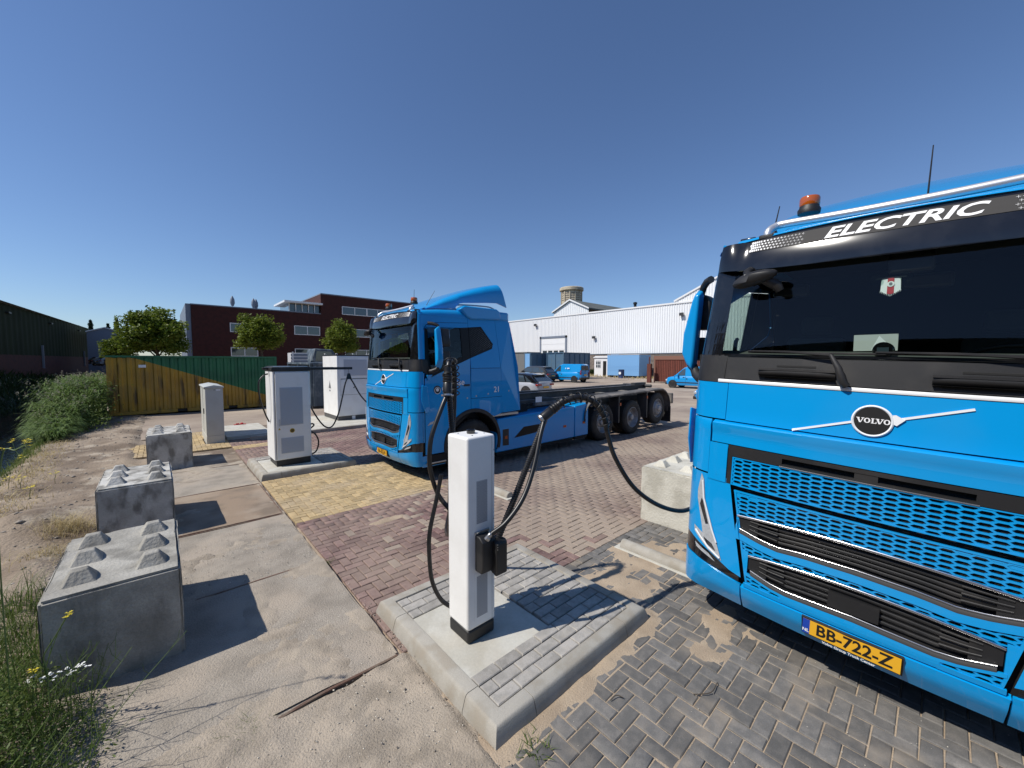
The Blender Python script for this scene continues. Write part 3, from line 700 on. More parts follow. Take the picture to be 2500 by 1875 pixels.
def mirror(parent, sg):
    root = MB(); y0 = sg*1.40; W = .24
    # blue shell, leaning outline seen from the front, thickness along s
    out = [(1.37, 3.07), (1.42, 3.075), (1.45, 2.99), (1.525, 2.62), (1.53, 2.40), (1.475, 2.28), (1.41, 2.22), (1.40, 2.32), (1.385, 2.7)]
    def shell(s0, s1, ins):
        b = MB(); n = len(out); c = (1.45, 2.66)
        A = [(s0+.05*(0 if k in (8, 7) else 1), sg*(p[0]), p[1]) for k, p in enumerate(out)]
        B_ = [(s1, sg*p[0], p[1]) for p in out]
        F = [(s0-.03, sg*(c[0]+(p[0]-c[0])*ins), c[1]+(p[1]-c[1])*ins) for p in out]
        b.add(F+A+B_, [tuple(range(n))]+[(k, (k+1) % n, n+(k+1) % n, n+k) for k in range(n)]+[(n+k, n+(k+1) % n, 2*n+(k+1) % n, 2*n+k) for k in range(n)]+[tuple(range(2*n, 3*n))[::-1]])
        return b
    sh = shell(.51, .60, .85).build('mirror', 'blue', parent, bevel=.018, seg=3)
    MB().prism([(1.52, 2.40), (1.66, 2.44), (1.655, 2.60), (1.53, 2.58)], 0, .33, .345) if 0 else None
    b = MB()
    b.prism([(sg*p[0], p[1]) for p in [(1.33, 2.68), (1.46, 2.68), (1.48, 2.74), (1.42, 3.02), (1.40, 3.04), (1.34, 3.0), (1.32, 2.95), (1.32, 2.72)]], 0, .62, .80)
    b.prism([(sg*p[0], p[1]) for p in [(1.34, 2.36), (1.46, 2.36), (1.50, 2.40), (1.48, 2.60), (1.36, 2.60), (1.33, 2.56), (1.33, 2.40)]], 0, .62, .78)
    b.build('mirror_housing', 'plastic', sh, bevel=.015)
    for z0, z1 in ((2.71, 3.01), (2.39, 2.57)):
        MB().prism([(sg*p[0], p[1]) for p in [(1.335, z0), (1.46, z0), (1.42, z1), (1.335, z1)]], 0, .801, .804).build('mirror_glass', 'mirror', sh)
    b = MB()
    b.tube([(.42, sg*1.25, 3.14), (.48, sg*1.31, 3.13), (.56, sg*1.37, 3.10), (.60, sg*1.41, 3.0)], [.034, .034, .034, .03], 8)
    b.build('mirror_arm', 'plastic', sh, smooth=50); b = MB()
    b.tube([(.44, sg*1.27, 2.19), (.47, sg*1.31, 2.19), (.53, sg*1.38, 2.225), (.58, sg*1.44, 2.32)], [.05, .05, .045, .04], 8)
    b.build('mirror_arm', 'plastic', sh, smooth=50)

def seat(parent, y):
    b = MB(); b.box(1.15, 1.6, y-.24, y+.24, 1.85, 2.02); b.box(1.5, 1.66, y-.24, y+.24, 1.95, 2.62); b.box(1.52, 1.64, y-.13, y+.13, 2.66, 2.84)
    b.build('seat', 'interior_grey', parent, bevel=.04)

def truck(loc, label, plate, extra, roll=0, chassis=True):
    T = empty('truck', loc, label, 'truck', 'parked blue trucks at the chargers'); T.rotation_euler = (roll, 0, 0)
    # ---------- front: black carrier behind everything
    b = MB(); fpatch(b, -.93, .93, .50, 1.70, -.045, 12); fpatch(b, -1.26, 1.26, .36, 2.43, -.03 if 0 else -.06, 16)
    b.build('front_carrier', 'matte_black', T, recalc=False)
    # bumper
    b = MB(); f = lambda z: -.697+.03*(0.52-z); g_ = lambda z: .697-.03*(.52-z)
    fpatch(b, f, g_, .30, .50, .018, 6)
    b.grid(lambda u, v: FP(u, .50+.012*v, .018-.045*v), lin(-.70, .70, 24), [0, .5, 1], flip=True)
    bump = b.build('bumper', 'blue', T, smooth=40, solid=.02, recalc=False)
    for sg in (-1, 1):
        b = MB(); ya, yb = (.705, 1.3) if sg > 0 else (-1.3, -.705)
        zt = lambda y: .52+.075*max(0, min(1, (abs(y)-.72)/.45))
        fpatch(b, ya, yb, .30, zt, .018, 6)
        s0 = FP(1.3, .45)[0]
        b.grid(lambda u, v: (u-.018*max(0, 1-(u-s0)/.1), sg*1.252, v), lin(s0, .80, 6), lin(.28, .50, 4), flip=sg > 0)
        b.build('bumper_corner', 'blue', T, smooth=40, solid=.02, recalc=False)
        b = MB(); ya, yb = (.72, 1.3) if sg > 0 else (-1.3, -.72)
        fpatch(b, ya, yb, lambda y: .51+.075*max(0, min(1, (abs(y)-.72)/.45)), lambda y: .60+.18*max(0, min(1, (abs(y)-.78)/.40)), .001, 3)
        fog = b.build('fog_lamp_strip', 'gloss_black', T, smooth=40, recalc=False)
        polypatch((lambda q: q if sg > 0 else mir(q))([(.93, .615), (1.13, .675), (1.15, .715), (1.0, .665)]), .006).build('fog_lamp', 'lens', fog, recalc=False)
    # lower face with honeycomb and two framed air openings
    sm = lambda z: seam(z)-.032
    b = MB()
    hexplate(b, lambda y: top1(y)+.006 if abs(y) < .765 else 1.10, lambda y: 1.285, sm, lambda y, z: abs(y) > .42 and z > 1.262-(abs(y)-.42)*.02 and z > 1.30-(abs(y)-.35)*.32 and abs(y) < .80)
    face = b.build('grille', 'blue', T, recalc=False)
    b = MB(); hexplate(b, lambda y: top2(y)+.006 if abs(y) < .66 else .80, lambda y: bot1(y)-.088, sm); b.build('grille_mesh', 'blue', face, recalc=False)
    for sg in (-1, 1): b = MB(); hexplate(b, lambda y: .54, lambda y: bot2(y)-.055, sm, ymin=.41, side=sg); b.build('grille_mesh', 'blue', face, recalc=False)
    b = MB()
    fpatch(b, -.775, .775, lambda y: bot1(y)-.09, lambda y: bot1(y)-.038, .012, 3)
    fpatch(b, -.42, .42, lambda y: .515, lambda y: bot2(y)-.036, .010, 3)
    for sg in (-1, 1):
        q = (lambda a, c: (a, c) if sg > 0 else (-c, -a))
        fpatch(b, *q(.41, .675), lambda y: bot2(y)-.06, lambda y: bot2(y)-.036, .010, 2); fpatch(b, *q(.41, .68), .512, .545, .010, 2)
        for z0, z1, yi in ((.895, 1.115, .768), (.615, .815, .662)):
            if sg > 0: fpatch(b, lambda z, yi=yi: yi, lambda z: seam(z)-.03, z0, z1, .006, 4)
            else: fpatch(b, lambda z: -seam(z)+.03, lambda z, yi=yi: -yi, z0, z1, .006, 4)
        if sg > 0: fpatch(b, lambda z: seam(z)-.045, lambda z: seam(z)-.03, .53, 1.29, .007, 10)
        else: fpatch(b, lambda z: -seam(z)+.03, lambda z: -seam(z)+.045, .53, 1.29, .007, 10)
    fpatch(b, -.81, .81, 1.281, 1.293, .007, 1)
    b.build('grille_surround', 'blue', face, recalc=False, solid=.015)
    for tp, bt, hw, n in ((top1, bot1, .76, 4), (top2, bot2, .655, 4)):
        b = MB(); fpatch(b, -hw, hw, lambda y: bt(y)-.02, lambda y: tp(y)+.01, -.03, 3)
        for k in range(n):
            fz = lambda y, k=k: tp(y)-.02+(bt(y)-tp(y)+.03)*(k+.8)/(n+.3)
            strip(b, fz, -hw*.82, hw*.82, .021, -.012, 22, .03)
        for sg in (-1, 1):
            ya, yb = (hw*.80, hw) if sg > 0 else (-hw, -hw*.80)
            fpatch(b, ya, yb, bt, tp, .0, 2)
            for k in range(3):
                fz = lambda y, k=k: tp(y)+(bt(y)-tp(y))*(k+1)/4
                strip(b, fz, sg*hw*.62, sg*hw*.88, .012, .006, 6, .02) if sg > 0 else strip(b, fz, sg*hw*.88, sg*hw*.62, .012, .006, 6, .02)
        op = b.build('air_inlet', 'plastic', face, smooth=40, recalc=False)
        b = MB(); strip(b, lambda y: tp(y), -hw-.004, hw+.004, .016, .018); strip(b, lambda y: bt(y), -hw+.02, hw-.02, .011, .018); b.build('chrome_trim', 'chrome', face, smooth=50, recalc=False)
        b = MB(); strip(b, lambda y: bt(y)-.022, -hw+.02, hw-.02, .034, .014); b.build('lower_trim', 'dark_grey', face, smooth=50, recalc=False)
    MB().grid(lambda u, v: FP(u, v, .012), lin(-.135, .135, 6), lin(.645, .755, 3), flip=True).build('radar_cover', 'plastic', face, solid=.02, recalc=False)
    # upper grille flap
    b = MB(); hexplate(b, lambda y: 1.337, lambda y: 1.565, .838); gu = b.build('upper_grille', 'blue', T, recalc=False)
    b = MB(); fpatch(b, -.845, .845, 1.331, 1.340, .007, 1); fpatch(b, -.845, .845, 1.560, 1.568, .007, 1)
    for sg in (-1, 1): fpatch(b, *((.834, .845) if sg > 0 else (-.845, -.834)), 1.331, 1.568, .007, 3)
    b.build('grille_border', 'blue', gu, recalc=False, solid=.012)
    b = MB(); fpatch(b, -.885, .885, 1.635, 1.665, .008, 2)
    fpatch(b, -.885, .885, 1.572, 1.592, .008, 2)
    for sg in (-1, 1):
        q = (lambda a, c: (a, c) if sg > 0 else (-c, -a))
        fpatch(b, *q(.485, .885), 1.592, 1.635, .008, 2); fpatch(b, *q(.848, .885), 1.335, 1.572, .008, 4)
    fpatch(b, -.06, .06, 1.59, 1.637, .004, 2)
    b.build('grille_frame', 'plastic', T, recalc=False, solid=.03)
    b = MB(); strip(b, lambda y: 1.571, -.50, .50, .009, .012); b.build('slot_lip', 'alu', gu, recalc=False)
    # hood panels
    b = MB(); fpatch(b, -1.045, 1.045, 1.672, 1.838, .012, 6)
    b.grid(lambda u, v: FP(u, 1.838+.02*v, .012+(-.032)*v), lin(-1.045, 1.045, 30), [0, .3, 1], flip=True)
    hood = b.build('hood_panel', 'blue', T, smooth=50, solid=.02, recalc=False)
    for sg in (-1, 1):
        b = MB(); q = (lambda a, c: (a, c) if sg > 0 else (-c, -a))
        fpatch(b, *q(.892, 1.06), 1.335, 1.664, .012, 6); b.build('hood_side', 'blue', T, smooth=40, solid=.02, recalc=False)
        b = MB(); fpatch(b, *q(1.066, 1.3), 1.385, 1.862, .004, 8)
        s0 = FP(1.3, 1.6)[0]; b.grid(lambda u, v: (u, sg*(1.252-LEAN(v)), v), [s0, s0+.02], lin(1.385, 1.862, 8), flip=sg > 0)
        b.build('corner_panel', 'blue', T, smooth=40, solid=.02, recalc=False)
        # air deflector blade standing off the corner
        df = [(-.02, 1.92), (.10, 1.90), (.155, 1.42), (.10, 1.365), (.05, 1.37), (-.03, 1.62)]
        b = MB(); b.prism([(p[0]+.27, p[1]) for p in df], 1, sg*1.285, sg*1.302); b.build('air_deflector', 'blue', T, bevel=.008)
        # headlamp corner
        fx = lambda q: q if sg > 0 else mir(q)
        hc = polypatch(fx([(seam(.58), .577), (.80, .60), (1.0, .69), (1.2, .765), (1.3, .775), (1.3, 1.372), (seam(1.372), 1.372)]), .006, step=.025).build('headlamp_panel', 'blue', T, smooth=40, recalc=False)
        s0 = FP(1.3, 1.0)[0]; b = MB(); b.grid(lambda u, v: (u, sg*1.2525, v), [s0, s0+.03], lin(.775, 1.372, 6), flip=sg > 0); b.build('headlamp_side', 'blue', hc, recalc=False)
        hl = polypatch(fx([(1.125, 1.36), (1.095, 1.31), (1.07, 1.14), (.955, .85), (.872, .648), (1.0, .70), (1.16, .81), (1.17, .87), (1.07, .83), (1.085, .90), (1.15, 1.12), (1.155, 1.2)]), .012, step=.03).build('headlight', 'lens', T, recalc=False)
        polypatch(fx([(1.105, 1.14), (1.09, 1.12), (1.02, .93), (1.045, .92), (1.12, 1.08)]), .015, step=.03).build('lamp_reflector', 'lens_dark', hl, recalc=False)
        polypatch(fx([(1.06, .80), (.97, .765), (.93, .71), (1.02, .745)]), .015, step=.03).build('lamp_reflector', 'lens_dark', hl, recalc=False)
        b = MB(); b.tube([FP(sg*1.105, 1.30, .016), FP(sg*1.08, 1.14, .016), FP(sg*.985, .90, .016), FP(sg*.93, .79, .016)], .007, 6)
        b.tube([FP(sg*1.15, .83, .016), FP(sg*1.0, .72, .016), FP(sg*.89, .665, .016)], .008, 6); b.build('daylight_strip', 'white_trim', hl)
        # emblem panel corner
        b = MB(); fpatch(b, *q(.948, 1.3), 1.872, 2.185, .002, 5); s0 = FP(1.3, 2.0)[0]
        b.grid(lambda u, v: (u, sg*(1.252-LEAN(v)), v), [s0, s0+.02], lin(1.872, 2.16, 5), flip=sg > 0); b.build('corner_panel', 'blue', T, smooth=40, solid=.02, recalc=False)
    b = MB(); fpatch(b, -.942, .942, 1.866, 2.186, .004, 6); ep = b.build('emblem_panel', 'blue', T, smooth=40, solid=.02, recalc=False)
    b = MB(); strip(b, lambda y: 2.203, -1.04, 1.04, .026, .012, 34); b.build('white_stripe', 'white_trim', T, smooth=50, recalc=False)
    # badge with diagonal bar
    for sg in (-1, 1):
        a, c = ((-.095, 1.985), (-.46, 1.875)) if 0 else ((sg*.098, 2.0+(-sg)*.018), (sg*.44, 2.0-sg*.132))
        dy, dz = c[0]-a[0], c[1]-a[1]; L = math.hypot(dy, dz); nx_, nz_ = -dz/L*.0075, dy/L*.0075
        polypatch([(a[0]+nx_, a[1]+nz_), (c[0]+nx_, c[1]+nz_), (c[0]-nx_, c[1]-nz_), (a[0]-nx_, a[1]-nz_)], .011).build('badge_bar', 'white_trim', T, recalc=False, solid=.006)
    bd = MB()
    bd.grid(lambda u, v: (lambda p: (p[0], p[1], p[2]))(FP(math.cos(u)*(.108-.016*v), 2.0+math.sin(u)*(.108-.016*v), .012+.008*math.sin(v*math.pi))), lin(0, 2*math.pi, 40), lin(0, 1, 4))
    bd = bd.build('badge', 'chrome' if 0 else 'white_trim', T, smooth=60)
    polypatch(circ(0, 2.0, .094, 40), .013).build('badge_disc', 'ink', bd, recalc=False)
    # arrow tip of the badge, top right of the ring
    polypatch([(-.098, 2.052), (-.112, 2.055), (-.158, 2.028), (-.12, 1.985), (-.106, 1.992)], .016).build('badge_arrow', 'white_trim', bd, recalc=False, solid=.006)
    serif(bd)
    # wiper panel
    b = MB(); fpatch(b, -.985, .985, 2.222, 2.405, .004, 5); b.grid(lambda u, v: FP(u, 2.405+.02*v, .004-.05*v), lin(-.985, .985, 26), [0, 1], flip=True)
    wp = b.build('wiper_panel', 'plastic', T, smooth=40, solid=.02, recalc=False)
    for sg in (-1, 1):
        q = (lambda a, c: (a, c) if sg > 0 else (-c, -a))
        b = MB(); fpatch(b, *q(.99, 1.3), 2.19, 2.425, .002, 4); s0 = FP(1.3, 2.3)[0]
        b.prism([(s0-.02, 2.425), (s0-.02, 2.20), (.47, 2.08), (.40, 2.425)], 1, sg*1.235, sg*1.253); b.build('panel_corner', 'plastic', T, smooth=40, recalc=False)
    for yc in (.46, -.50):
        b = MB(); strip(b, lambda y: 2.345, yc-.125, yc+.125, .022, .006, 6); b.build('vent_slot', 'matte_black', wp, recalc=False)
        b = MB(); b.grid(lambda u, v: FP(u, 2.262+.05*v, .006+.035*math.sin(min(1, v*1.5)*math.pi*.5)*(1-.25*abs((u-yc)/.24)**4)), lin(yc-.245, yc+.245, 10), lin(0, 1, 5), flip=True)
        b.grid(lambda u, v: FP(u, 2.312+.016*v, .04*(1-v)+.004), lin(yc-.245, yc+.245, 10), [0, 1], flip=True)
        b.grid(lambda u, v: FP(u, 2.262, .006+.03*v), lin(yc-.245, yc+.245, 10), [0, 1]); b.build('step_handle', 'plastic', wp, smooth=40, recalc=False)
        b = MB(); b.grid(lambda u, v: FP(u, 2.242+.02*v, .007), lin(yc-.2, yc+.2, 6), [0, 1], flip=True); b.build('handle_recess', 'matte_black', wp, recalc=False)
    # wipers: arm from the panel up to the blade lying along the glass foot
    for y0, y1, y2 in ((.15, .25, .80), (-.76, -.70, .02)):
        b = MB(); b.tube([FP(y0, 2.225, .03), FP(y0+.02, 2.25, .045), FP((y0+y1)/2, 2.35, .06), FP(y1, 2.44, .055)], [.026, .028, .022, .014], 8)
        b.tube([FP(y1, 2.44, .055), FP((y1+y2)/2, 2.458, .03), FP(y2, 2.462, .02)], [.012, .009, .006], 6); b.build('wiper', 'plastic', T, smooth=50)
        b = MB(); b.tube([FP(y1-.28*(1 if y2 > y1 else -1), 2.45, .012), FP(y2, 2.452, .012)], .007, 6); b.build('wiper_blade', 'rubber', T)
    # mirror looking down over the front, hung from the visor
    b = MB(); b.grid(lambda u, v: FP(.79+.185*math.cos(u)*math.sin(v), 3.03+.06*math.sin(u)*math.sin(v)+.05*math.cos(u)*-.6, .19+.075*math.cos(v)), lin(0, 2*math.pi, 20), lin(.05, math.pi-.05, 8)); fm = b.build('front_mirror', 'plastic', T, smooth=60)
    b = MB(); b.tube([FP(.86, 3.13, .07), FP(.86, 3.10, .14), FP(.82, 3.05, .19)], .03, 8); b.tube([FP(.70, 3.02, .17), FP(.62, 2.97, .12), FP(.60, 2.93, .1)], [.035, .04, .03], 8); b.build('mirror_arm', 'plastic', fm, smooth=50)
    # glass and pillars
    b = MB(); fpatch(b, -1.06, 1.06, 2.428, 3.16, .0, 8); ws = b.build('windshield', 'glass', T, smooth=60, recalc=False)
    b = MB(); fpatch(b, -1.075, 1.075, 2.418, 2.436, .002, 1)
    for sg in (-1, 1): fpatch(b, *((1.045, 1.272) if sg > 0 else (-1.272, -1.045)), 2.42, 3.2, .002, 8)
    b.build('windshield_frame', 'gloss_black', ws, recalc=False)
    for sg in (-1, 1):
        b = MB(); fpatch(b, *((1.274, 1.3) if sg > 0 else (-1.3, -1.274)), 2.43, 3.40, .0, 10); s0 = FP(1.3, 2.8)[0]
        b.grid(lambda u, v: (FP(1.3, v)[0]+u, sg*(1.252-LEAN(v)), v), [0, .045], lin(2.43, 3.30, 8), flip=sg > 0); b.build('pillar', 'blue', T, smooth=40, solid=.02, recalc=False)
    # sun visor
    b = MB(); zt = lambda y: 3.405-.02*(y/1.1)**2; zb = lambda y: 3.115+.03*(y/1.1)**2
    def vis(u, v):
        y = u; z = zb(y)+(zt(y)-zb(y))*v; e = max(0, (abs(y)-1.02)/.25)
        return FP(y*1.0, z, .045+.035*math.sin(math.pi*(.25+.6*(1-v)))-.06*e*e)
    b.grid(vis, lin(-1.27, 1.27, 44), lin(0, 1, 8), flip=True)
    vz = b.build('sun_visor', 'gloss_black', T, smooth=50, solid=.02, recalc=False)
    sk = lambda u, v, o=0: (lambda p: (p[0]-.003-o, p[1], p[2]))(vis(u, (v-3.115)/.29))
    polypatch([(-.90, 3.285), (.90, 3.285), (.935, 3.32), (.915, 3.385), (.88, 3.392), (-.88, 3.392), (-.915, 3.385), (-.935, 3.32)], 0, lambda y, z, o: sk(y, z, 0), step=.05).build('visor_sticker', 'sticker', vz, recalc=False)
    text('lettering', 'ELECTRIC', .114, lambda x, y, z: sk(-x, 3.335+y*1.0, .003), 'white_print', vz, shear=.32, bold=.0028, sx=1.52)
    for sg in (-1, 1):        # printed squares thinning out towards the middle
        b = MB()
        for i in range(17):
            for j in range(4):
                sz = .0135*max(.15, 1-i/14); y = sg*(.905-i*.024-(.012 if j % 2 else 0)); z = 3.298+j*.0255
                if i < 7: P = [(y-sz*.8, z-sz*.6), (y-sz*.2, z-sz), (y+sz*.8, z-sz*.5), (y+sz*.8, z+sz*.5), (y+sz*.2, z+sz), (y-sz*.8, z+sz*.6)]; b.poly([sk(*p, .003) for p in P])
                else:
                    t = sz*.35; l = .009
                    b.poly([sk(y-l, z-t, .003), sk(y+l, z-t, .003), sk(y+l, z+t, .003), sk(y-l, z+t, .003)]); b.poly([sk(y-t, z-l, .0034), sk(y+t, z-l, .0034), sk(y+t, z+l, .0034), sk(y-t, z+l, .0034)])
        b.build('visor_print', 'white_print', vz, recalc=False)
    # ---------- cab sides
    for sg in (-1, 1):
        A = arch()
        e0 = .345
        a1 = [p for p in A if p[0] < 1.45]; a2 = [p for p in A if p[0] > 1.47]
        dl = [(e0, .52), (e0, 2.05), (.49, 2.075), (1.455, 2.452)]+[(1.455, 1.357)]+[p for p in a1[::-1] if p[1] > .52]+[(a1[0][0]+.01, .52)]
        door = side_piece('door', dl, 'blue_dusty', T, sg)
        side_piece('door_frame', [(e0, 2.06), (.35, 2.2), (.39, 3.05), (.60, 3.075), (1.25, 3.10), (1.455, 3.118), (1.455, 3.21), (.62, 3.165), (.45, 3.11), (.37, 3.0), (e0-.01, 2.8)], 'blue_dusty', door, sg)
        side_piece('cab_top_panel', [(e0-.02, 2.86), (.362, 3.02), (.44, 3.12), (.61, 3.173), (1.455, 3.218), (1.455, 3.33), (e0-.03, 3.33)], 'blue_dusty', T, sg)
        side_piece('rear_side_panel', [(1.463, 3.12), (1.81, 3.155), (2.12, 2.78), (2.08, 2.67), (1.463, 2.455), (1.463, 2.242), (2.302, 2.242), (2.214, 3.33), (1.463, 3.33)], 'blue_dusty', T, sg)
        lk = side_piece('locker_door', [(1.463, 1.585), (2.335, 1.585), (2.302, 2.234), (1.463, 2.234)], 'blue_dusty', T, sg)
        side_piece('rear_lower_panel', [(1.463, 1.577)]+[(1.463, 1.357)]+[p for p in a2 if p[0] < 2.1]+[(2.12, 1.14), (2.34, 1.2), (2.337, 1.577)], 'blue_dusty', T, sg)
        side_piece('cab_fairing', [(2.348, 1.2), (2.92, 1.22), (2.84, 2.25), (2.66, 3.31), (2.222, 3.31), (2.308, 2.25)], 'blue_dusty', T, sg)
        side_piece('inner_skin', [(.33, .55), (.33, 2.0), (.5, 2.02), (1.47, 2.40), (2.3, 2.6), (2.3, 1.3), (1.53, 1.32), (.95, .9), (.8, .55)], 'matte_black', T, sg, -.024, .012)
        side_piece('inner_skin_top', [(.31, 2.9), (.44, 3.13), (1.8, 3.17), (2.12, 2.8), (2.34, 2.6), (2.24, 3.32), (.31, 3.32)], 'matte_black', T, sg, -.024, .012)
        # window and printed quarter panel
        gl = side_piece('side_window', [(.42, 2.25), (.47, 2.12), (1.26, 2.43), (1.255, 3.085), (.60, 3.06), (.43, 3.03)], 'glass', door, sg, -.008, .004)
        side_piece('window_frame', [(.352, 2.2), (.49, 2.08), (1.455, 2.456), (1.455, 2.56), (1.28, 2.50), (.50, 2.20), (.45, 2.3), (.46, 3.0), (.43, 3.045), (.39, 3.045)], 'side_black', gl, sg, .001, .008)
        side_piece('window_post', [(1.255, 2.42), (1.455, 2.45), (1.455, 3.115), (1.25, 3.098)], 'side_black', gl, sg, .003, .008)
        qp = side_piece('quarter_panel', [(1.466, 2.462), (2.076, 2.675), (2.113, 2.78), (1.806, 3.15), (1.466, 3.118)], 'side_black', T, sg, .002, .008)
        b = MB()
        for i in range(17):
            for j in range(17):
                s = 1.50+i*.037; z = 2.50+j*.041+(.0205 if i % 2 else 0); sz = .0045+.006*min(1, i/14)
                if s > 2.10 or z < 2.49+(s-1.466)*.35+.02 or z > 3.10 or z > 3.14-(s-1.80)*1.2-.03: continue
                y = sg*(1.2545-LEAN(z)); b.poly([(s-sz, y, z), (s, y, z-sz), (s+sz, y, z), (s, y, z+sz)])
        b.build('dot_print', 'grey_print', qp, recalc=False)
        side_piece('window_foot', [(.44, 2.04), (.49, 2.05), (1.10, 2.29), (.80, 2.19), (.55, 2.10)], 'gloss_black', door, sg, .003, .006) if 0 else None
        MB().prism([(.36, 2.12), (.50, 2.125), (.40, 2.0)], 1, sg*1.25, sg*1.295).build('mirror_foot', 'blue', door, bevel=.01)
        b = MB(); b.box(1.27, 1.42, sg*1.25, sg*1.268, 1.86, 1.90); b.build('door_handle', 'plastic', door, bevel=.006)
        # black wheel arch lip and liner
        b = MB(); po = arch(r=.765, a0=-28, a1=196, n=26); pi = arch(r=.675, a0=-28, a1=196, n=26)
        b.prism([p for p in po]+pi[::-1], 1, sg*1.268, sg*1.20); b.build('wheel_arch', 'plastic', T, bevel=.012)
        b = MB(); b.grid(lambda u, v: (1.53-.68*math.cos(R(u)), sg*v, .60+.68*math.sin(R(u))), lin(-20, 200, 20), [.8, 1.28]); b.build('arch_liner', 'matte_black', T)
        # entry steps below the door
        b = MB(); b.box(.40, .86, sg*1.02, sg*1.27, .30, .50); b.build('entry_step', 'matte_black', T)
        b = MB(); b.box(.35, .80, sg*1.2, sg*1.285, .33, .36); b.build('step_tread', 'alu', T, bevel=.005)
        b = MB(); b.prism([(.39, 1.105), (.66, 1.175), (.64, 1.22), (.44, 1.165)], 1, sg*1.25, sg*1.256); b.build('side_marker_lamp', 'lens', door)
        mirror(T, sg)
        wheel(T, 1.53, sg*1.22, .555, .55, .34, sg, 'single')
        for s_, z_ in ((1.36, 1.60), (1.60, 1.63), (1.93, 1.66), (2.55, 1.70)):
            MB().box(s_-.016, s_+.016, sg*1.25, sg*1.253, z_-.016, z_+.016).build('reflector_tape', 'grey_cab', T)
        # side pod on the roof edge
        b = MB(); b.prism([(1.24, 3.50), (1.36, 3.58), (2.25, 3.58), (2.36, 3.52), (2.38, 3.34), (1.55, 3.29), (1.42, 3.34)], 1, sg*.95, sg*1.175); b.build('side_pod', 'blue', T, bevel=.035, seg=3)
    # ---------- roof, rear wall
    def roof(u, v):
        s = u; hw = 1.302; a = v
        zt = float(np.interp(s, [.25, .40, .8, 1.3, 2.62], [3.43, 3.47, 3.51, 3.54, 3.56]))
        q = abs(a); sgn = 1 if a >= 0 else -1
        if q < .8: y = q/.8*1.00; z = zt-.05*(q/.8)**2
        else:
            t = (q-.8)/.2; y = 1.00+.132*math.sin(t*math.pi/2); z = 3.31+(zt-.05-3.31)*math.cos(t*math.pi/2)
        return (s+.22*(y/1.3)**6*max(0, 1-(s-.25)/.4)*.3, sgn*y, z)
    b = MB(); b.grid(roof, [.25, .33, .42, .6, .8, 1.1, 1.4, 1.8, 2.2, 2.62], [-1, -.95, -.9, -.85, -.8, -.7, -.5, -.25, 0, .25, .5, .7, .8, .85, .9, .95, 1])
    rf = b.build('roof', 'blue', T, smooth=50)
    b = MB(); b.grid(lambda u, v: (lambda p, q: (p[0]+(q[0]-p[0])*v, p[1]+(q[1]-p[1])*v, p[2]+(q[2]-p[2])*v+.03*math.sin(math.pi*v)))(FP(u, 3.395, .0), roof(.25, u/1.0*.8)), lin(-1.0, 1.0, 24), lin(0, 1, 4), flip=True); b.build('roof_front', 'blue', T, smooth=60)
    MB().box(2.55, 2.66, -1.1, 1.1, 1.25, 3.5).build('rear_wall', 'blue_dusty', T)
    MB().box(2.35, 2.64, -1.14, 1.14, 3.32, 3.53).build('roof_rear_cap', 'blue', T, bevel=.04)
    # spoiler
    def spo(u, v):
        s = .62+u*1.84; q = abs(v); sgn = 1 if v >= 0 else -1; hw = float(np.interp(u, [0, .2, 1], [.86, .96, 1.04]))
        zc = 3.50+.76*(math.sin(u*math.pi/2*.96))**.85*u**.15 if u > 0 else 3.50
        zc = float(np.interp(u, [0, .06, .2, .4, .6, .8, 1], [3.50, 3.57, 3.72, 3.88, 4.02, 4.145, 4.245]))
        zb = float(np.interp(u, [0, .3, .345, .40, .45, .9, .96, 1], [3.48, 3.52, 3.55, 3.64, 3.66, 3.74, 3.70, 3.66]))
        zb = min(zb, zc-.02)
        sag = .10*u
        if q < .7: y = q/.7*hw*.86; z = zc-sag*(q/.7)**2*.5
        else:
            t = (q-.7)/.3; zt = zc-sag*.5
            y = hw*.86+hw*.14*math.sin(min(1, t*1.5)*math.pi/2); z = zt+(zb-zt)*(t**1.6)
        s2 = s+max(0, u-.8)/.2*.20*(max(0, 4.23-z)/.57)
        return (s2, sgn*y, z)
    b = MB(); b.grid(spo, [0, .03, .06, .12, .2, .3, .345, .40, .45, .55, .7, .8, .9, .95, 1], [-1, -.95, -.9, -.85, -.8, -.75, -.7, -.55, -.3, 0, .3, .55, .7, .75, .8, .85, .9, .95, 1])
    b.build('roof_spoiler', 'blue', T, smooth=60, solid=.03)
    b = MB(); b.tube(bez([(1.25, -.9, 3.56), (1.4, -.93, 3.62), (2.1, -.98, 3.64), (2.3, -1, 3.60)], 5), .016, 8); b.tube(bez([(1.25, .9, 3.56), (1.4, .93, 3.62), (2.1, .98, 3.64), (2.3, 1, 3.60)], 5), .016, 8); b.build('roof_rail', 'alu', T)
    # light bar, beacons, antennas
    b = MB(); P = [FP(.77, 3.40, .03), FP(.77, 3.455, .06), FP(.74, 3.50, .04), FP(.67, 3.515, .03), FP(.3, 3.495, .03), FP(0, 3.49, .03), FP(-.3, 3.495, .03), FP(-.67, 3.515, .03), FP(-.74, 3.50, .04), FP(-.77, 3.455, .06), FP(-.77, 3.40, .03)]
    b.tube(bez(P, 4), .030, 10); b.build('light_bar', 'bar_alu', T, smooth=60)
    for y in (.77, -.77):
        p = FP(y, 3.40, .03); MB().box(p[0]-.045, p[0]+.06, y-.055, y+.055, 3.385, 3.425).build('bar_foot', 'plastic', T, bevel=.012)
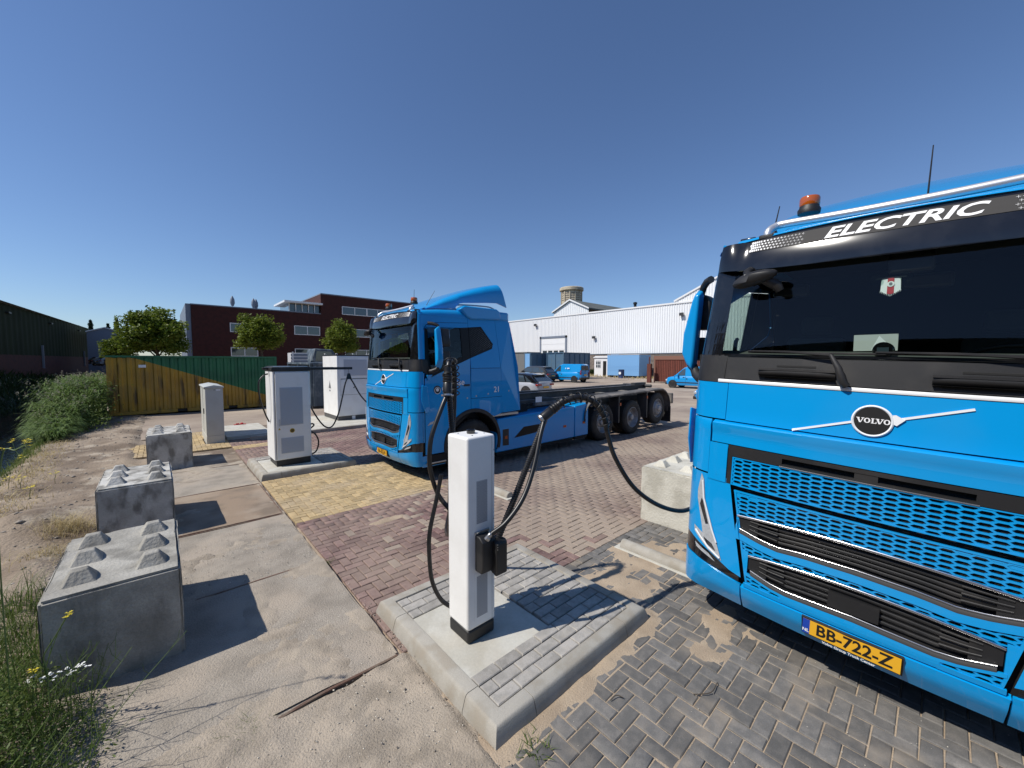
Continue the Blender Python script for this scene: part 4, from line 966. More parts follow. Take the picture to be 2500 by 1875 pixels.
    for y in (.53, -.66):
        x = FP(y, 3.56)[0]
        q = MB().lathe([(.075, 0), (.078, .03), (.068, .045), (.066, .06)], (x, y, 3.575), 2, 24).build('beacon', 'plastic', T, smooth=40)
        MB().lathe([(.066, 0), (.069, .01), (.069, .055), (.062, .07), (.03, .074)], (x, y, 3.634), 2, 24).build('beacon_lens', 'amber', q, smooth=40)
    for x, y, z, dx, dy, h in ((.55, .80, 3.5, .05, -.02, .24), (.72, -.12, 3.56, .02, -.0, .42), (.70, -.62, 3.5, .28, .03, .42)):
        b = MB(); b.tube([(x, y, z), (x+dx, y+dy, z+h)], [.007, .004], 6); b.lathe([(.04, 0), (.03, .03), (.012, .06)], (x, y, z-.02), 2, 12); b.build('antenna', 'plastic', T)
    b = MB(); b.box(.30, .40, .86, .98, 3.395, 3.435); b.box(.30, .40, -.98, -.86, 3.395, 3.435); b.build('marker_lamp', 'lens_dark', T, bevel=.01)
    # ---------- inside
    b = MB(); b.box(2.0, 2.03, -1.1, 1.1, 1.3, 3.36); b.box(.35, 2.0, -1.2, 1.2, 1.3, 1.33); b.box(.45, 2.0, -1.06, 1.06, 3.33, 3.345)
    b.box(.42, .75, -1.0, 1.0, 3.18, 3.33); b.build('cab_lining', 'interior', T)
    b = MB(); b.grid(lambda u, v: (.20+.06*(u)**2+v*.55, u, 2.40+.085*math.sin(v*math.pi)-.06*v*v), lin(-1.12, 1.12, 12), lin(0, 1, 6)); b.box(.62, .75, -1.18, 1.18, 1.6, 2.36); b.build('dashboard', 'interior_grey', T, smooth=50)
    seat(T, .62); seat(T, -.62)
    b = MB(); c = Vector((.98, -.62, 2.42)); ax = Vector((.35, 0, .6)).normalized(); u_ = Vector((0, 1, 0)); v_ = ax.cross(u_)
    b.tube([c+u_*.22*math.cos(2*math.pi*k/28)+v_*.22*math.sin(2*math.pi*k/28) for k in range(28)], .016, 8, closed=True)
    for a in (0, 2.2, 4.1): b.tube([c, c+u_*.22*math.cos(a)+v_*.22*math.sin(a)], .014, 6)
    b.tube([c, c-ax*.35], .03, 8); b.build('steering_wheel', 'plastic', T, smooth=50)
    for y in (.62, -.2):
        MB().box(.60, .66, y-.10, y+.16, 2.94, 3.04).build('sun_blind_bracket', 'plastic', T, bevel=.02)
    b = MB(); b.tube(bez([(.42, 1.0, 2.36), (.48, 1.02, 2.48), (.55, 1.04, 2.55), (.7, 1.08, 2.58)], 5), .018, 8); b.build('grab_handle', 'plastic', T, smooth=50)
    # ---------- number plate
    pl = MB(); pl.grid(lambda u, v: FP(u, v, .040), lin(-.27, .27, 2), [.355, .50], flip=True); pl = pl.build('plate_holder', 'plastic', T, solid=.02, recalc=False)
    pf_ = lambda x, y, o=0: (FP(0, .44)[0]-.046-o, -x, .44+y)
    def rect(n, x0, x1, y0, y1, m, o): MB().poly([pf_(x0, y0, o), pf_(x1, y0, o), pf_(x1, y1, o), pf_(x0, y1, o)]).build(n, m, pl, recalc=False)
    rect('number_plate', -.26, .26, -.052, .055, 'plate_yellow', 0); rect('plate_band', -.26, -.218, -.052, .055, 'plate_blue', .0015)
    text('lettering', plate, .112, lambda x, y, z: pf_(x+.02, y, .002), 'ink', pl, bold=.0024, sx=.92)
    text('lettering', 'NL', .032, lambda x, y, z: pf_(x-.239, y-.028, .003), 'white_print', pl, bold=.0008)
    text('lettering', 'Volvo Group Truck Center', .024, lambda x, y, z: pf_(x, y-.071, -.004), 'white_print', pl, bold=.0005, sx=1.05)
    extra(T)
    # ---------- chassis
    if chassis: chassis_parts(T)
    return T

def serif(parent):
    """VOLVO wordmark with slab serifs"""
    b = MB(); h = .034; t = .0085; S_ = .003
    F = lambda x, y: FP(-x, 2.002+y, .0155)
    def quad(*p): b.poly([F(*q) for q in p])
    x = -.078
    def V(x):
        w_ = .036
        quad((x, h/2), (x+t*1.3, h/2), (x+w_/2+t*.5, -h/2), (x+w_/2-t*.5, -h/2)); quad((x+w_-t*.7, h/2), (x+w_, h/2), (x+w_/2+t*.5, -h/2), (x+w_/2, -h/2))
        quad((x-.003, h/2), (x+t*1.3+.004, h/2), (x+t*1.3+.004, h/2-S_*1.3), (x-.003, h/2-S_*1.3)); quad((x+w_-t-.004, h/2), (x+w_+.003, h/2), (x+w_+.003, h/2-S_*1.3), (x+w_-t-.004, h/2-S_*1.3))
    def O(x):
        n = 20; w_ = .033
        o = [(x+w_/2+w_/2*math.cos(2*math.pi*k/n), h/2*math.sin(2*math.pi*k/n)) for k in range(n)]; i = [(x+w_/2+w_*.24*math.cos(2*math.pi*k/n), h*.36*math.sin(2*math.pi*k/n)) for k in range(n)]
        for k in range(n): quad(o[k], o[(k+1) % n], i[(k+1) % n], i[k])
    V(x); O(x+.037)
    x2 = x+.074; quad((x2+.003, -h/2), (x2+.003+t, -h/2), (x2+.003+t, h/2), (x2+.003, h/2)); quad((x2-.001, h/2), (x2+t+.007, h/2), (x2+t+.007, h/2-S_*1.3), (x2-.001, h/2-S_*1.3)); quad((x2-.001, -h/2), (x2+.026, -h/2), (x2+.026, -h/2+S_*1.3), (x2-.001, -h/2+S_*1.3)); quad((x2+.023, -h/2), (x2+.027, -h/2), (x2+.027, -h/2+.012), (x2+.023, -h/2+.012))
    V(x+.098); O(x+.135)
    b.build('lettering', 'white_print', parent, recalc=False)

def chassis_parts(T):
    for sg in (-1, 1):
        b = MB(); b.box(.9, 10.7, sg*.40, sg*.48, .88, 1.16); b.box(.9, 10.7, sg*.40, sg*.33, .88, .90); b.build('chassis_rail', 'chassis', T)
        b = MB(); b.box(3.5, 10.5, sg*.20, sg*.32, 1.24, 1.50); b.box(3.5, 10.5, sg*.16, sg*.36, 1.48, 1.505); b.build('hook_lift_rail', 'chassis', T, bevel=.006)
        b = MB(); b.box(3.3, 10.9, sg*.60, sg*.72, 1.27, 1.36); b.build('side_runner', 'chassis', T, bevel=.01)
        b = MB(); b.box(3.7, 6.3, sg*.90, sg*.98, 1.22, 1.31); b.build('tube_guard', 'fender', T, bevel=.01)
        for k in range(5): MB().box(4.4+k*1.35, 4.62+k*1.35, sg*.34, sg*.66, 1.30+.001*k, 1.37).build('rail_bracket', 'fender', T, bevel=.008)
        # battery boxes
        for s0, s1, zt in ((2.16, 4.99, 1.10), (5.01, 5.62, 1.15)):
            b = MB(); b.prism([(s0, .28), (s1, .28), (s1, zt+(.05 if s0 > 5 else .05)), (s0+(.05 if s0 < 5 else 0), zt-(.04 if s0 < 5 else 0))], 1, sg*.62, sg*1.25); bx = b.build('battery_box', 'blue_dusty', T, bevel=.022)
            MB().box(s0+.03, s1-.03, sg*.66, sg*1.22, .20, .28).build('box_tray', 'matte_black', bx)
            if s0 < 5:
                side_piece('box_graphic', [(2.72, .555), (3.04, .79), (3.55, .80), (3.62, .79), (3.62, .70), (3.46, .60)], 'side_black', bx, sg, .003, .004)
                side_piece('lamp_panel', [(2.36, .42), (2.55, .41), (2.55, .80), (2.36, .80)], 'plastic', bx, sg, .004, .006)
                MB().box(2.42, 2.50, sg*1.253, sg*1.262, .57, .64).build('side_reflector', 'orange_lens', bx)
                for s_ in (4.52,): MB().box(s_, s_+.12, sg*1.25, sg*1.258, .60, .66).build('side_reflector', 'orange_lens', bx)
            else: MB().box(5.36, 5.47, sg*1.25, sg*1.258, .62, .69).build('side_reflector', 'orange_lens', bx)
        b = MB(); b.box(2.10, 2.9, sg*.9, sg*1.2, 1.12, 1.17); b.build('cab_step_rail', 'alu', T)
        # mudguards over the three rear axles
        b = MB(); P = [(5.42, .66), (5.44, .95), (5.62, 1.18), (5.95, 1.315), (6.4, 1.34), (8.2, 1.375), (9.75, 1.41), (10.1, 1.37), (10.38, 1.18), (10.52, .95), (10.56, .70)]
        P = [(p.x, p.z) for p in bez([(a, 0, c) for a, c in P], 4)]
        b.grid(lambda u, v: (P[u][0], sg*(1.30-v[0]), P[u][1]+v[1]), list(range(len(P))), [(0, -.05), (-.004, -.01), (.02, .008), (.10, .012), (.28, .012), (.50, .0)])
        fd = b.build('mudguard', 'fender', T, smooth=50, solid=.012)
        for s_ in (7.18, 8.9): MB().box(s_-.03, s_+.03, sg*.9, sg*1.27, .45, 1.36).build('guard_stay', 'chassis', fd)
        for s_, z_ in ((7.2, .99), (8.85, 1.12)): MB().box(s_, s_+.07, sg*1.28, sg*1.29, z_, z_+.09).build('side_reflector', 'orange_lens', fd)
        MB().box(10.58, 10.61, sg*.80, sg*1.29, .14, .72).build('mud_flap', 'rubber', T)
        b = MB(); b.box(10.66, 10.8, sg*.75, sg*1.29, .82, 1.20); tl = b.build('tail_lamp_box', 'fender', T, bevel=.02)
        MB().box(10.795, 10.81, sg*.80, sg*1.25, .88, 1.1).build('tail_lamp', 'red_lens', tl)
        for s_, z_, st in ((6.36, .56, 'dual'), (8.00, .55, 'dual'), (9.66, .72, 'single')): wheel(T, s_, sg*1.26, z_, .555, .60 if st == 'dual' else .38, sg, st)
    b = MB()
    for s_ in (3.2, 4.6, 5.9, 7.2, 8.8, 10.6): b.box(s_, s_+.12, -.40, .40, .92, 1.12)
    for s_, z_ in ((1.53, .55), (6.36, .56), (8.0, .55), (9.66, .72)): b.box(s_-.1, s_+.1, -1.0, 1.0, z_-.1, z_+.1)
    b.build('cross_members', 'chassis', T)
    b = MB(); b.box(3.0, 3.5, -.9, .9, .95, 1.30); b.box(3.05, 3.4, -.5, .5, 1.3, 1.55)
    for k in range(6): b.tube(bez([(2.95, -.9+.3*k, 1.3), (3.3, -.85+.3*k, 1.22+.04*k), (3.9, -.7+.22*k, 1.25)], 5), .022, 6)
    b.build('tank_and_lines', 'matte_black', T)
    MB().box(10.55, 10.68, -1.2, 1.2, .55, .75).build('rear_beam', 'chassis', T, bevel=.01)
    b = MB(); b.box(9.7, 10.5, -.32, -.16, 1.50, 1.58); b.box(9.9, 10.2, -.20, .20, 1.42, 1.5); b.tube([(10.4, -.6, 1.45), (10.4, .6, 1.45)], .06, 10); b.build('rear_roller', 'chassis', T)
    MB().box(3.72, 3.95, -.98, -.985, 1.32, 1.46).build('type_plate', 'white_trim', T)

def ex_far(T):
    fn = lambda cs, cz: (lambda x, y, z: (cs+x, -1.2545-z, cz+y))
    L = tag(MB().add([(.62+.085*math.cos(2*math.pi*k/28), -1.2535, 1.815+.085*math.sin(2*math.pi*k/28)) for k in range(28)], [tuple(range(28))[::-1]]).build('logo_disc', 'ink', T, recalc=False))
    b = MB()
    o = [(.625+.072*math.cos(2*math.pi*k/28), -1.2545, 1.80+.072*math.sin(2*math.pi*k/28)) for k in range(28)]; i = [(.625+.062*math.cos(2*math.pi*k/28), -1.2545, 1.80+.062*math.sin(2*math.pi*k/28)) for k in range(28)]
    for k in range(28): b.poly([o[k], i[k], i[(k+1) % 28], o[(k+1) % 28]])
    b.poly([(.625+.036*math.cos(2*math.pi*k/20), -1.2545, 1.815+.036*math.sin(2*math.pi*k/20)) for k in range(20)])
    b.build('logo_print', 'white_print', L)
    text('lettering', 'o', .19, fn(.775, 1.845), 'white_print', T, bold=.003)
    text('lettering', 'sse', .19, fn(1.17, 1.945), 'white_print', T, bold=.003)
    text('lettering', '21', .18, fn(2.18, 1.745), 'white_print', T, bold=.003)
def ex_near(T): pass
truck((3.5, 8.08, 0), 'blue electric truck with empty hook-lift frame, parked farther off with its left side shown', '06-BZJ-8', ex_far)
NEAR = truck((3.5, .375, 0), 'blue electric truck whose large front fills the right edge of the view', 'BB-722-Z', ex_near, roll=.032)

# things hanging and standing behind the near windshield
def inside(y, z, off=-.035): 
    y = y-.045+.032*z; z = z-.032*y
    p = FP(y, z, off); return NEAR.matrix_basis @ Vector(p) if 0 else Vector((3.5+p[0], .375+p[1]*math.cos(.032)-p[2]*math.sin(.032), p[1]*math.sin(.032)+p[2]*math.cos(.032)))
pn = empty('pennant', inside(-.06, 2.85), 'small white and red fringed pennant hanging behind the near windshield', 'pennant')
def pq(n, pts, m, dx): 
    o = inside(-.06, 2.85); b = MB(); b.poly([tuple(inside(-.06+p[0], 2.915+p[1], -.035+dx)-o) for p in pts]); return b.build(n, m, pn, recalc=False)
pq('cloth', [(.047, .055), (-.047, .055), (-.05, -.03), (-.025, -.05), (0, -.06), (.025, -.05), (.05, -.03)], 'white_print', 0)
pq('red_band', [(.016, .054), (-.016, .054), (-.017, -.052), (0, -.058), (.017, -.052)], 'red_print', .003)
pq('crest', [(.019*math.cos(2*math.pi*k/16), .012+.019*math.sin(2*math.pi*k/16)) for k in range(16)], 'white_print', .006)
pq('crest_figure', [(.009*math.cos(2*math.pi*k/10), .013+.011*math.sin(2*math.pi*k/10)) for k in range(10)], 'grey_print', .008)
b = MB(); o = inside(-.06, 2.85)
for k in range(13):
    y = -.05+.0083*k; z = -.03-.03*(1-abs(y)/.05)
    b.poly([tuple(inside(-.06+y-.002, 2.915+z, -.035)-o), tuple(inside(-.06+y+.002, 2.915+z, -.035)-o), tuple(inside(-.06+y+.001, 2.915+z-.016, -.035)-o)])
b.build('fringe', 'white_print', pn, recalc=False)
for y in (.075, -.075):
    c = inside(-.06+y, 2.965, -.015)-o; MB().lathe([(.034, 0), (.024, .012), (.012, .02), (.006, .03)], tuple(c), 0, 18).build('suction_cup', 'glass', pn, smooth=60)
b = MB(); b.tube([inside(-.06+.075, 2.968, -.03)-o, inside(-.06, 2.972, -.034)-o, inside(-.06-.075, 2.968, -.03)-o], .004, 6); b.build('pennant_rod', 'ink', pn)
dc = empty('dash_camera', inside(-.04, 2.47, -.12), 'black dash camera standing behind the near windshield', 'dash camera')
MB().lathe([(.05, -.03), (.056, -.02), (.056, .05), (.04, .065)], (0, 0, .01), 0, 20).build('camera_body', 'gloss_black', dc, smooth=40)
MB().box(-.036, -.032, -.03, .03, -.01, .028).build('camera_screen', 'window', dc)
MB().box(-.01, .03, -.05, .05, -.1, -.045).build('camera_foot', 'plastic', dc, bevel=.01)
cb_ = empty('printed_card', inside(.02, 2.53, -.3), 'pale blue and white printed card lying behind the near windshield', 'card')
MB().box(-.002, .0, -.12, .12, -.05, .07).build('card_sheet', 'grey_cab', cb_); MB().poly([(-.003, -.1, -.04), (-.003, .02, -.04), (-.003, -.02, .06)]).build('card_print', 'white_print', cb_)
b = MB(); p = inside(-.15, 3.08, -.02); tag(b.box(p.x, p.x+.06, p.y-.11, p.y+.11, p.z-.085, p.z+.085).build('windshield_sensor', 'ink', bevel=.02), 'flat black sensor box at the top of the near windshield', 'sensor')
# ================================================================ charging post, hoses, cabinets
def coil(path, r, turns_per_m, wr, n=10):
    P = [Vector(p) for p in path]; out = []; L = 0; up = None
    # resample
    Q = [P[0]]; 
    for a, b_ in zip(P, P[1:]):
        m = max(1, int((b_-a).length/.006)); Q += [a.lerp(b_, (k+1)/m) for k in range(m)]
    for i, p in enumerate(Q):
        t = (Q[min(i+1, len(Q)-1)]-Q[max(i-1, 0)]).normalized()
        if up is None: up = Vector((0, 0, 1)) if abs(t.z) < .9 else Vector((1, 0, 0))
        up = (up-t*up.dot(t)).normalized(); sd = t.cross(up)
        if i: L += (Q[i]-Q[i-1]).length
        a = 2*math.pi*L*turns_per_m; rr = r[0]+(r[1]-r[0])*i/len(Q) if isinstance(r, tuple) else r
        out.append(p+(up*math.cos(a)+sd*math.sin(a))*rr)
    return out
def corrugated(b, path, r, pitch=.018, n=12):
    P = [Vector(p) for p in path]; Q = [P[0]]
    for a, c in zip(P, P[1:]):
        m = max(1, round((c-a).length/(pitch/4))); Q += [a.lerp(c, (k+1)/m) for k in range(m)]
    rr = [r*(1 if k % 4 in (0, 1) else .84) for k in range(len(Q))]
    return b.tube(Q, rr, n)
def oriented_cyl(b, p, d, prof, n=20):
    d = Vector(d).normalized(); P = [Vector(p)+d*h for _, h in prof]; return b.tube(P, [r for r, _ in prof], n)

post = empty('charging_post', (1.8875, 2.6025, .108), 'slim white square charging post on a black foot, nearest charger', 'charging post')
hx = .1425
b = MB(); b.box(-hx, hx, -hx, hx, .112, 1.69); body = b.build('post_body', 'white_powder', post, bevel=.022, seg=4)
MB().box(-hx+.004, hx-.004, -hx+.004, hx-.004, 0, .1115).build('post_foot', 'plastic', post, bevel=.02, seg=3)
b = MB(); b.lathe([(.034, 0), (.036, .006), (.036, .03), (.03, .036)], (.005, .01, 1.69), 2, 24); b.build('top_cap', 'gloss_black', body, smooth=40)
for dx, dy in ((-.08, .07), (.09, -.06), (-.05, -.085)): MB().lathe([(.007, 0), (.006, .004)], (dx, dy, 1.69), 2, 8).build('screw', 'alu', body)
for sg in (-1, 1):
    sb = MB().box(hx-.038, hx-.036, sg*hx-sg*.001, sg*(hx+.0012), .12, 1.67).build('cover_seam', 'grey_print', body)
    for z in (1.56, .98, .64, .18): MB().lathe([(.006, 0), (.005, .003*sg)], (hx-.018, sg*hx, z), 1, 8).build('screw', 'alu', body)
    for z0, z1 in ((.98, 1.33), (.20, .545)):
        pn_ = MB().box(-.075, .075, sg*hx-sg*.001, sg*(hx+.002), z0-.03, z1+.03).build('vent_panel', 'white_powder', body)
        vg = MB().box(-.055, .055, sg*hx, sg*(hx+.0028), z0, z1).build('vent_field', 'mesh_grey', pn_)
        b = MB(); nr = int((z1-z0)/.011)
        for r_ in range(nr):
            for c in range(9):
                x = -.052+c*.0122+(.0061 if r_ % 2 else 0); z = z0+.003+r_*.011; y = sg*(hx+.0034)
                if x+.008 > .055: continue
                b.add([(x, y, z+.004), (x+.004, y, z+.0075), (x+.0085, y, z+.004), (x+.004, y, z+.0005)], [(0, 1, 2, 3)])
        b.build('vent_hole', 'grey_print', pn_, recalc=False)['kind'] = 'stuff'

def holster(sg):
    """black socket box with plug on one flank of the post"""
    y0 = sg*hx
    b = MB(); b.prism([(.62, 0), (.90, 0), (.90, .09), (.66, .09), (.62, .05)] if 0 else [(0, .60), (.085, .60), (.10, .66), (.10, .86), (.06, .895), (0, .895)], 0, -.07, .06)
    b.v = [(x, y0+sg*y, z) for x, y, z in b.v]; hb = b.build('socket_box', 'plastic', body, bevel=.008)
    b = MB(); b.box(-.072, .07, y0, y0+sg*.012, .895, .92); b.build('steel_bracket', 'alu', body, bevel=.003)
    b = MB(); b.prism([(.02, .60), (.13, .56), (.145, .58), (.145, .83), (.12, .85), (.02, .85)], 0, .035, .155); b.v = [(x, y0+sg*y, z) for x, y, z in b.v]
    pg = b.build('charging_plug', 'plastic', body, bevel=.016, seg=3)
    for k in range(3): MB().lathe([(.004, 0), (.004, .003*sg)], (.045, y0+sg*.146, .79+.02*k), 1, 6).build('plug_stud', 'alu', pg)
    b = MB(); oriented_cyl(b, (-.02, y0+sg*.085, .87), (.35, sg*.25, .6), [(.020, 0), (.024, .005), (.024, .025), (.02, .03), (.02, .05), (.017, .06)], 12); b.build('cable_gland', 'alu', body, smooth=30)
holster(-1); holster(1)

def arm(sg, base, clamp, coilpts, cable, feed, label_h, label_c):
    """sprung hose: corrugated tube and cable up to the clamp, then a coil-wrapped cable over the top and down"""
    g = empty('spring_hose', (0, 0, 0), label_h, 'hose', 'sprung charging hoses on the slim post')
    bx = Vector(base); cl = Vector(clamp)
    d = (Vector(coilpts[1])-cl).normalized(); d0 = d
    b = MB(); corrugated(b, bez([bx, bx.lerp(cl, .3)+Vector((0, sg*.02, .02)), bx.lerp(cl, .7)+Vector((.01, sg*.02, .03)), cl-d*.02+Vector((.02, sg*.0, -.02))], 8), .028, .020); b.build('corrugated_hose', 'hose', g, smooth=25)
    b = MB(); b.tube(bez(feed, 8), .0205, 10); b.build('feed_cable', 'hose', g, smooth=60)
    b = MB(); oriented_cyl(b, cl-d*.03, d, [(.036, 0), (.042, .01), (.042, .09), (.037, .10), (.045, .11), (.045, .12), (.037, .125), (.045, .135), (.045, .145), (.037, .15), (.043, .16), (.043, .17), (.034, .18), (.036, .24), (.028, .25)], 20); b.build('hose_sleeve', 'hose', g, smooth=30)
    b = MB(); sd = d.cross(Vector((0, 0, 1))).normalized(); oriented_cyl(b, cl-d*.055, d, [(.030, 0), (.044, .004), (.044, .018), (.032, .022), (.032, .032), (.040, .036), (.040, .05)], 16); b.tube([cl-d*.045+sd*.055, cl-d*.045-sd*.055], .009, 8); b.build('hose_clamp', 'alu', g, smooth=30)
    cp = bez([cl+d*.2]+coilpts[1:], 12)
    b = MB(); b.tube(cp, .026, 10); b.build('cable_bend', 'hose', g, smooth=60)
    b = MB(); b.tube(coil(cp[3:], (.046, .052), 16, .004), .0058, 6); b.build('coil_spring', 'ink', g, smooth=60)
    c = MB(); c.tube(bez(cable, 10), .0215, 12); c = c.build('charging_cable', 'hose', smooth=60); tag(c, label_c, 'cable', 'charging cables')
# right hose, to the near truck
arm(-1, (1.985, 2.37, .955), (2.51, 2.35, 1.915), [(2.51, 2.35, 1.915), (2.62, 2.29, 2.01), (2.76, 2.20, 2.075), (2.90, 2.11, 2.03), (2.975, 2.06, 1.91), (3.0, 2.04, 1.79)],
    [(2.985, 2.05, 1.86), (3.01, 2.03, 1.72), (3.08, 1.99, 1.5), (3.25, 1.90, 1.22), (3.5, 1.79, 1.02), (3.8, 1.69, .91), (4.15, 1.66, .90), (4.3, 1.60, .95)],
    [(1.90, 2.345, 1.03), (2.0, 2.28, 1.12), (2.16, 2.26, 1.28), (2.30, 2.28, 1.50), (2.42, 2.32, 1.75), (2.50, 2.345, 1.89)],
    'corrugated black hose arching right from the slim post with an open coil', 'black charging cable hanging from the arched hose to the near truck')
# left hose, rising behind the post towards the other truck
arm(1, (1.96, 2.83, .955), (1.935, 3.03, 2.13), [(1.935, 3.03, 2.13), (1.95, 3.05, 2.24), (1.985, 3.085, 2.36), (2.03, 3.12, 2.40), (2.085, 3.15, 2.34), (2.11, 3.18, 2.2), (2.12, 3.2, 2.05)],
    [(2.11, 3.18, 2.12), (2.12, 3.2, 1.95), (2.11, 3.22, 1.6), (2.1, 3.25, 1.2), (2.3, 3.6, .5), (2.9, 4.6, .08), (3.8, 5.8, .05), (4.35, 6.5, .35), (4.5, 6.78, .62)],
    [(1.86, 2.84, 1.06), (1.80, 2.98, 1.20), (1.735, 3.0, 1.42), (1.72, 2.99, 1.58), (1.75, 2.995, 1.75), (1.86, 3.01, 1.98), (1.93, 3.03, 2.09)],
    'corrugated black hose standing straight up behind the slim post with a coil', 'black charging cable running from the upright hose to the far truck')
b = MB(); b.tube(bez([(1.80, 2.93, 1.40), (1.745, 2.92, 1.2), (1.66, 2.9, .92), (1.645, 2.88, .7), (1.66, 2.86, .5), (1.72, 2.82, .34), (1.80, 2.75, .26)], 8), .0185, 10)
tag(b.build('supply_cable', 'hose', smooth=60), 'thin black cable loop hanging on the left flank of the slim post', 'cable')

# ---- charger cabinet with yellow badge on its own island
ch = empty('charger_cabinet', (1.73, 9.50, .108), 'white charger cabinet with louvred grilles and a yellow round badge', 'charger cabinet', 'white charger cabinets')
W, D_, H_ = .73, .73, 2.20
MB().box(.04, W-.02, .03, D_-.02, 0, .14).build('plinth', 'plastic', ch, bevel=.008)
bd = MB().box(0, W, 0, D_, .14, 2.06).build('cabinet_body', 'white_powder', ch, bevel=.012)
MB().box(-.015, W+.015, -.02, D_+.02, 2.062, 2.15).build('cabinet_top', 'plastic', ch, bevel=.012)
MB().box(.03, W-.03, .02, D_-.02, 2.15, 2.166).build('top_plate', 'alu', ch)
dr = MB().box(.045, W-.025, -.022, .0, .16, 2.04).build('cabinet_door', 'white_powder', ch, bevel=.006)
MB().box(.035, .044, -.006, 0, .16, 2.04).build('door_gap', 'ink', dr)
def louvre(x0, x1, z0, z1, n, parent, y=-.0225):
    f = MB(); f.box(x0-.012, x1+.012, y-.004, y+.006, z0-.012, z1+.012).build('louvre_panel', 'louvre', parent, bevel=.002)
    for k in range(n):
        z = z0+(z1-z0)*k/n; h = (z1-z0)/n
        b = MB(); b.add([(x0, y-.004, z+h*.9), (x1, y-.004, z+h*.9), (x1, y-.016, z+h*.28), (x0, y-.016, z+h*.28), (x0, y-.004, z+h*.12), (x1, y-.004, z+h*.12)], [(0, 1, 2, 3), (3, 2, 5, 4)]); b.build('louvre_slat', 'louvre', parent)
louvre(.135, .555, .90, 1.70, 30, dr); louvre(.135, .555, .29, .61, 11, dr)
MB().box(.088, .116, -.036, -.02, .88, 1.03).build('door_lever', 'louvre', dr, bevel=.005)
MB().add([(.075, -.0235, .80), (.125, -.0235, .80), (.10, -.0235, .85)], [(0, 1, 2)]).build('warning_sign', 'yellow_print', dr, recalc=False)
MB().add([(.093, -.0245, .805), (.106, -.0245, .805), (.101, -.0245, .838)], [(0, 1, 2)]).build('warning_bolt', 'ink', dr, recalc=False)
bg_ = MB().lathe([(.05, 0), (.048, -.003)], (.345, -.022, .765), 1, 28).build('round_badge', 'yellow_print', dr)
MB().lathe([(.037, 0), (.036, -.002)], (.345, -.0252, .765), 1, 24).build('badge_centre', 'ink', bg_)
b = MB()
for k in range(6):
    a = 2*math.pi*k/6; b.add([(.345+.026*math.cos(a), -.0278, .765+.026*math.sin(a)), (.345+.02*math.cos(a+.5), -.0278, .765+.02*math.sin(a+.5)), (.345+.008*math.cos(a+.3), -.0278, .765+.008*math.sin(a+.3))], [(0, 1, 2)])
b.build('badge_print', 'yellow_print', bg_, recalc=False)
# cable arms on the roof of the cabinet, left and right
b = MB(); b.box(W+.0, W+1.05, .30, .37, 2.075, 2.135); b.box(.4, W+.02, .28, .39, 2.152, 2.175); b.build('cable_arm', 'plastic', ch, bevel=.006)
MB().box(W+.05, W+.60, .298, .372, 2.136, 2.139).build('arm_strip', 'alu', ch)
b = MB(); b.box(-.12, -.01, .30, .37, 2.09, 2.14); b.build('cable_arm', 'plastic', ch, bevel=.006)
b = MB(); b.add([(W+.94, .335, 1.98), (W+.99, .335, 1.98), (W+1.03, .335, 1.84), (W+.90, .335, 1.84), (W+.94, .30, 1.98), (W+.99, .30, 1.98), (W+1.03, .30, 1.84), (W+.90, .30, 1.84)], [(0, 1, 2, 3), (7, 6, 5, 4), (0, 4, 5, 1), (1, 5, 6, 2), (2, 6, 7, 3), (3, 7, 4, 0)]); b.tube([(W+.965, .32, 1.97), (W+.965, .32, 2.08)], .004, 5); b.build('cable_saddle', 'plastic', ch)
b = MB(); b.tube(bez([(-.02, .335, 2.0), (-.10, .30, 1.97), (-.20, .28, 1.82), (-.19, .28, 1.5), (-.1, .3, 1.15), (-.02, .36, .95)], 8), .016, 10)
b.v = [(x+1.73, y+9.5, z+.108) for x, y, z in b.v]; tag(b.build('charging_cable', 'hose', smooth=60), 'black cable looping on the left side of the cabinet with the yellow badge', 'cable', 'charging cables')
b = MB(); b.tube(bez([(W+.0, .36, 1.50), (W+.12, .34, 1.15), (W+.28, .33, .85), (W+.42, .33, .70), (W+.56, .33, .72), (W+.70, .33, 1.0), (W+.80, .32, 1.4), (W+.88, .32, 1.74), (W+.965, .32, 1.88), (W+1.06, .32, 1.76), (W+1.25, .30, 1.40), (W+1.5, .25, 1.1)], 8), .0175, 10)
b.v = [(x+1.73, y+9.5, z+.108) for x, y, z in b.v]; tag(b.build('charging_cable', 'hose', smooth=60), 'black cable swinging from the badge cabinet arm to the far truck', 'cable', 'charging cables')
b = MB(); b.tube(bez([(W, .2, .78), (W+.06, .2, .84), (W+.11, .2, .80), (W+.02, .2, .70), (W+.14, .2, .58), (W+.20, .2, .40), (W+.15, .2, .20), (W+.03, .2, .12)], 8), .017, 10)
b.v = [(x+1.73, y+9.5, z+.108) for x, y, z in b.v]; tag(b.build('charging_cable', 'hose', smooth=60), 'short black cable bowed out low on the right of the badge cabinet', 'cable', 'charging cables')

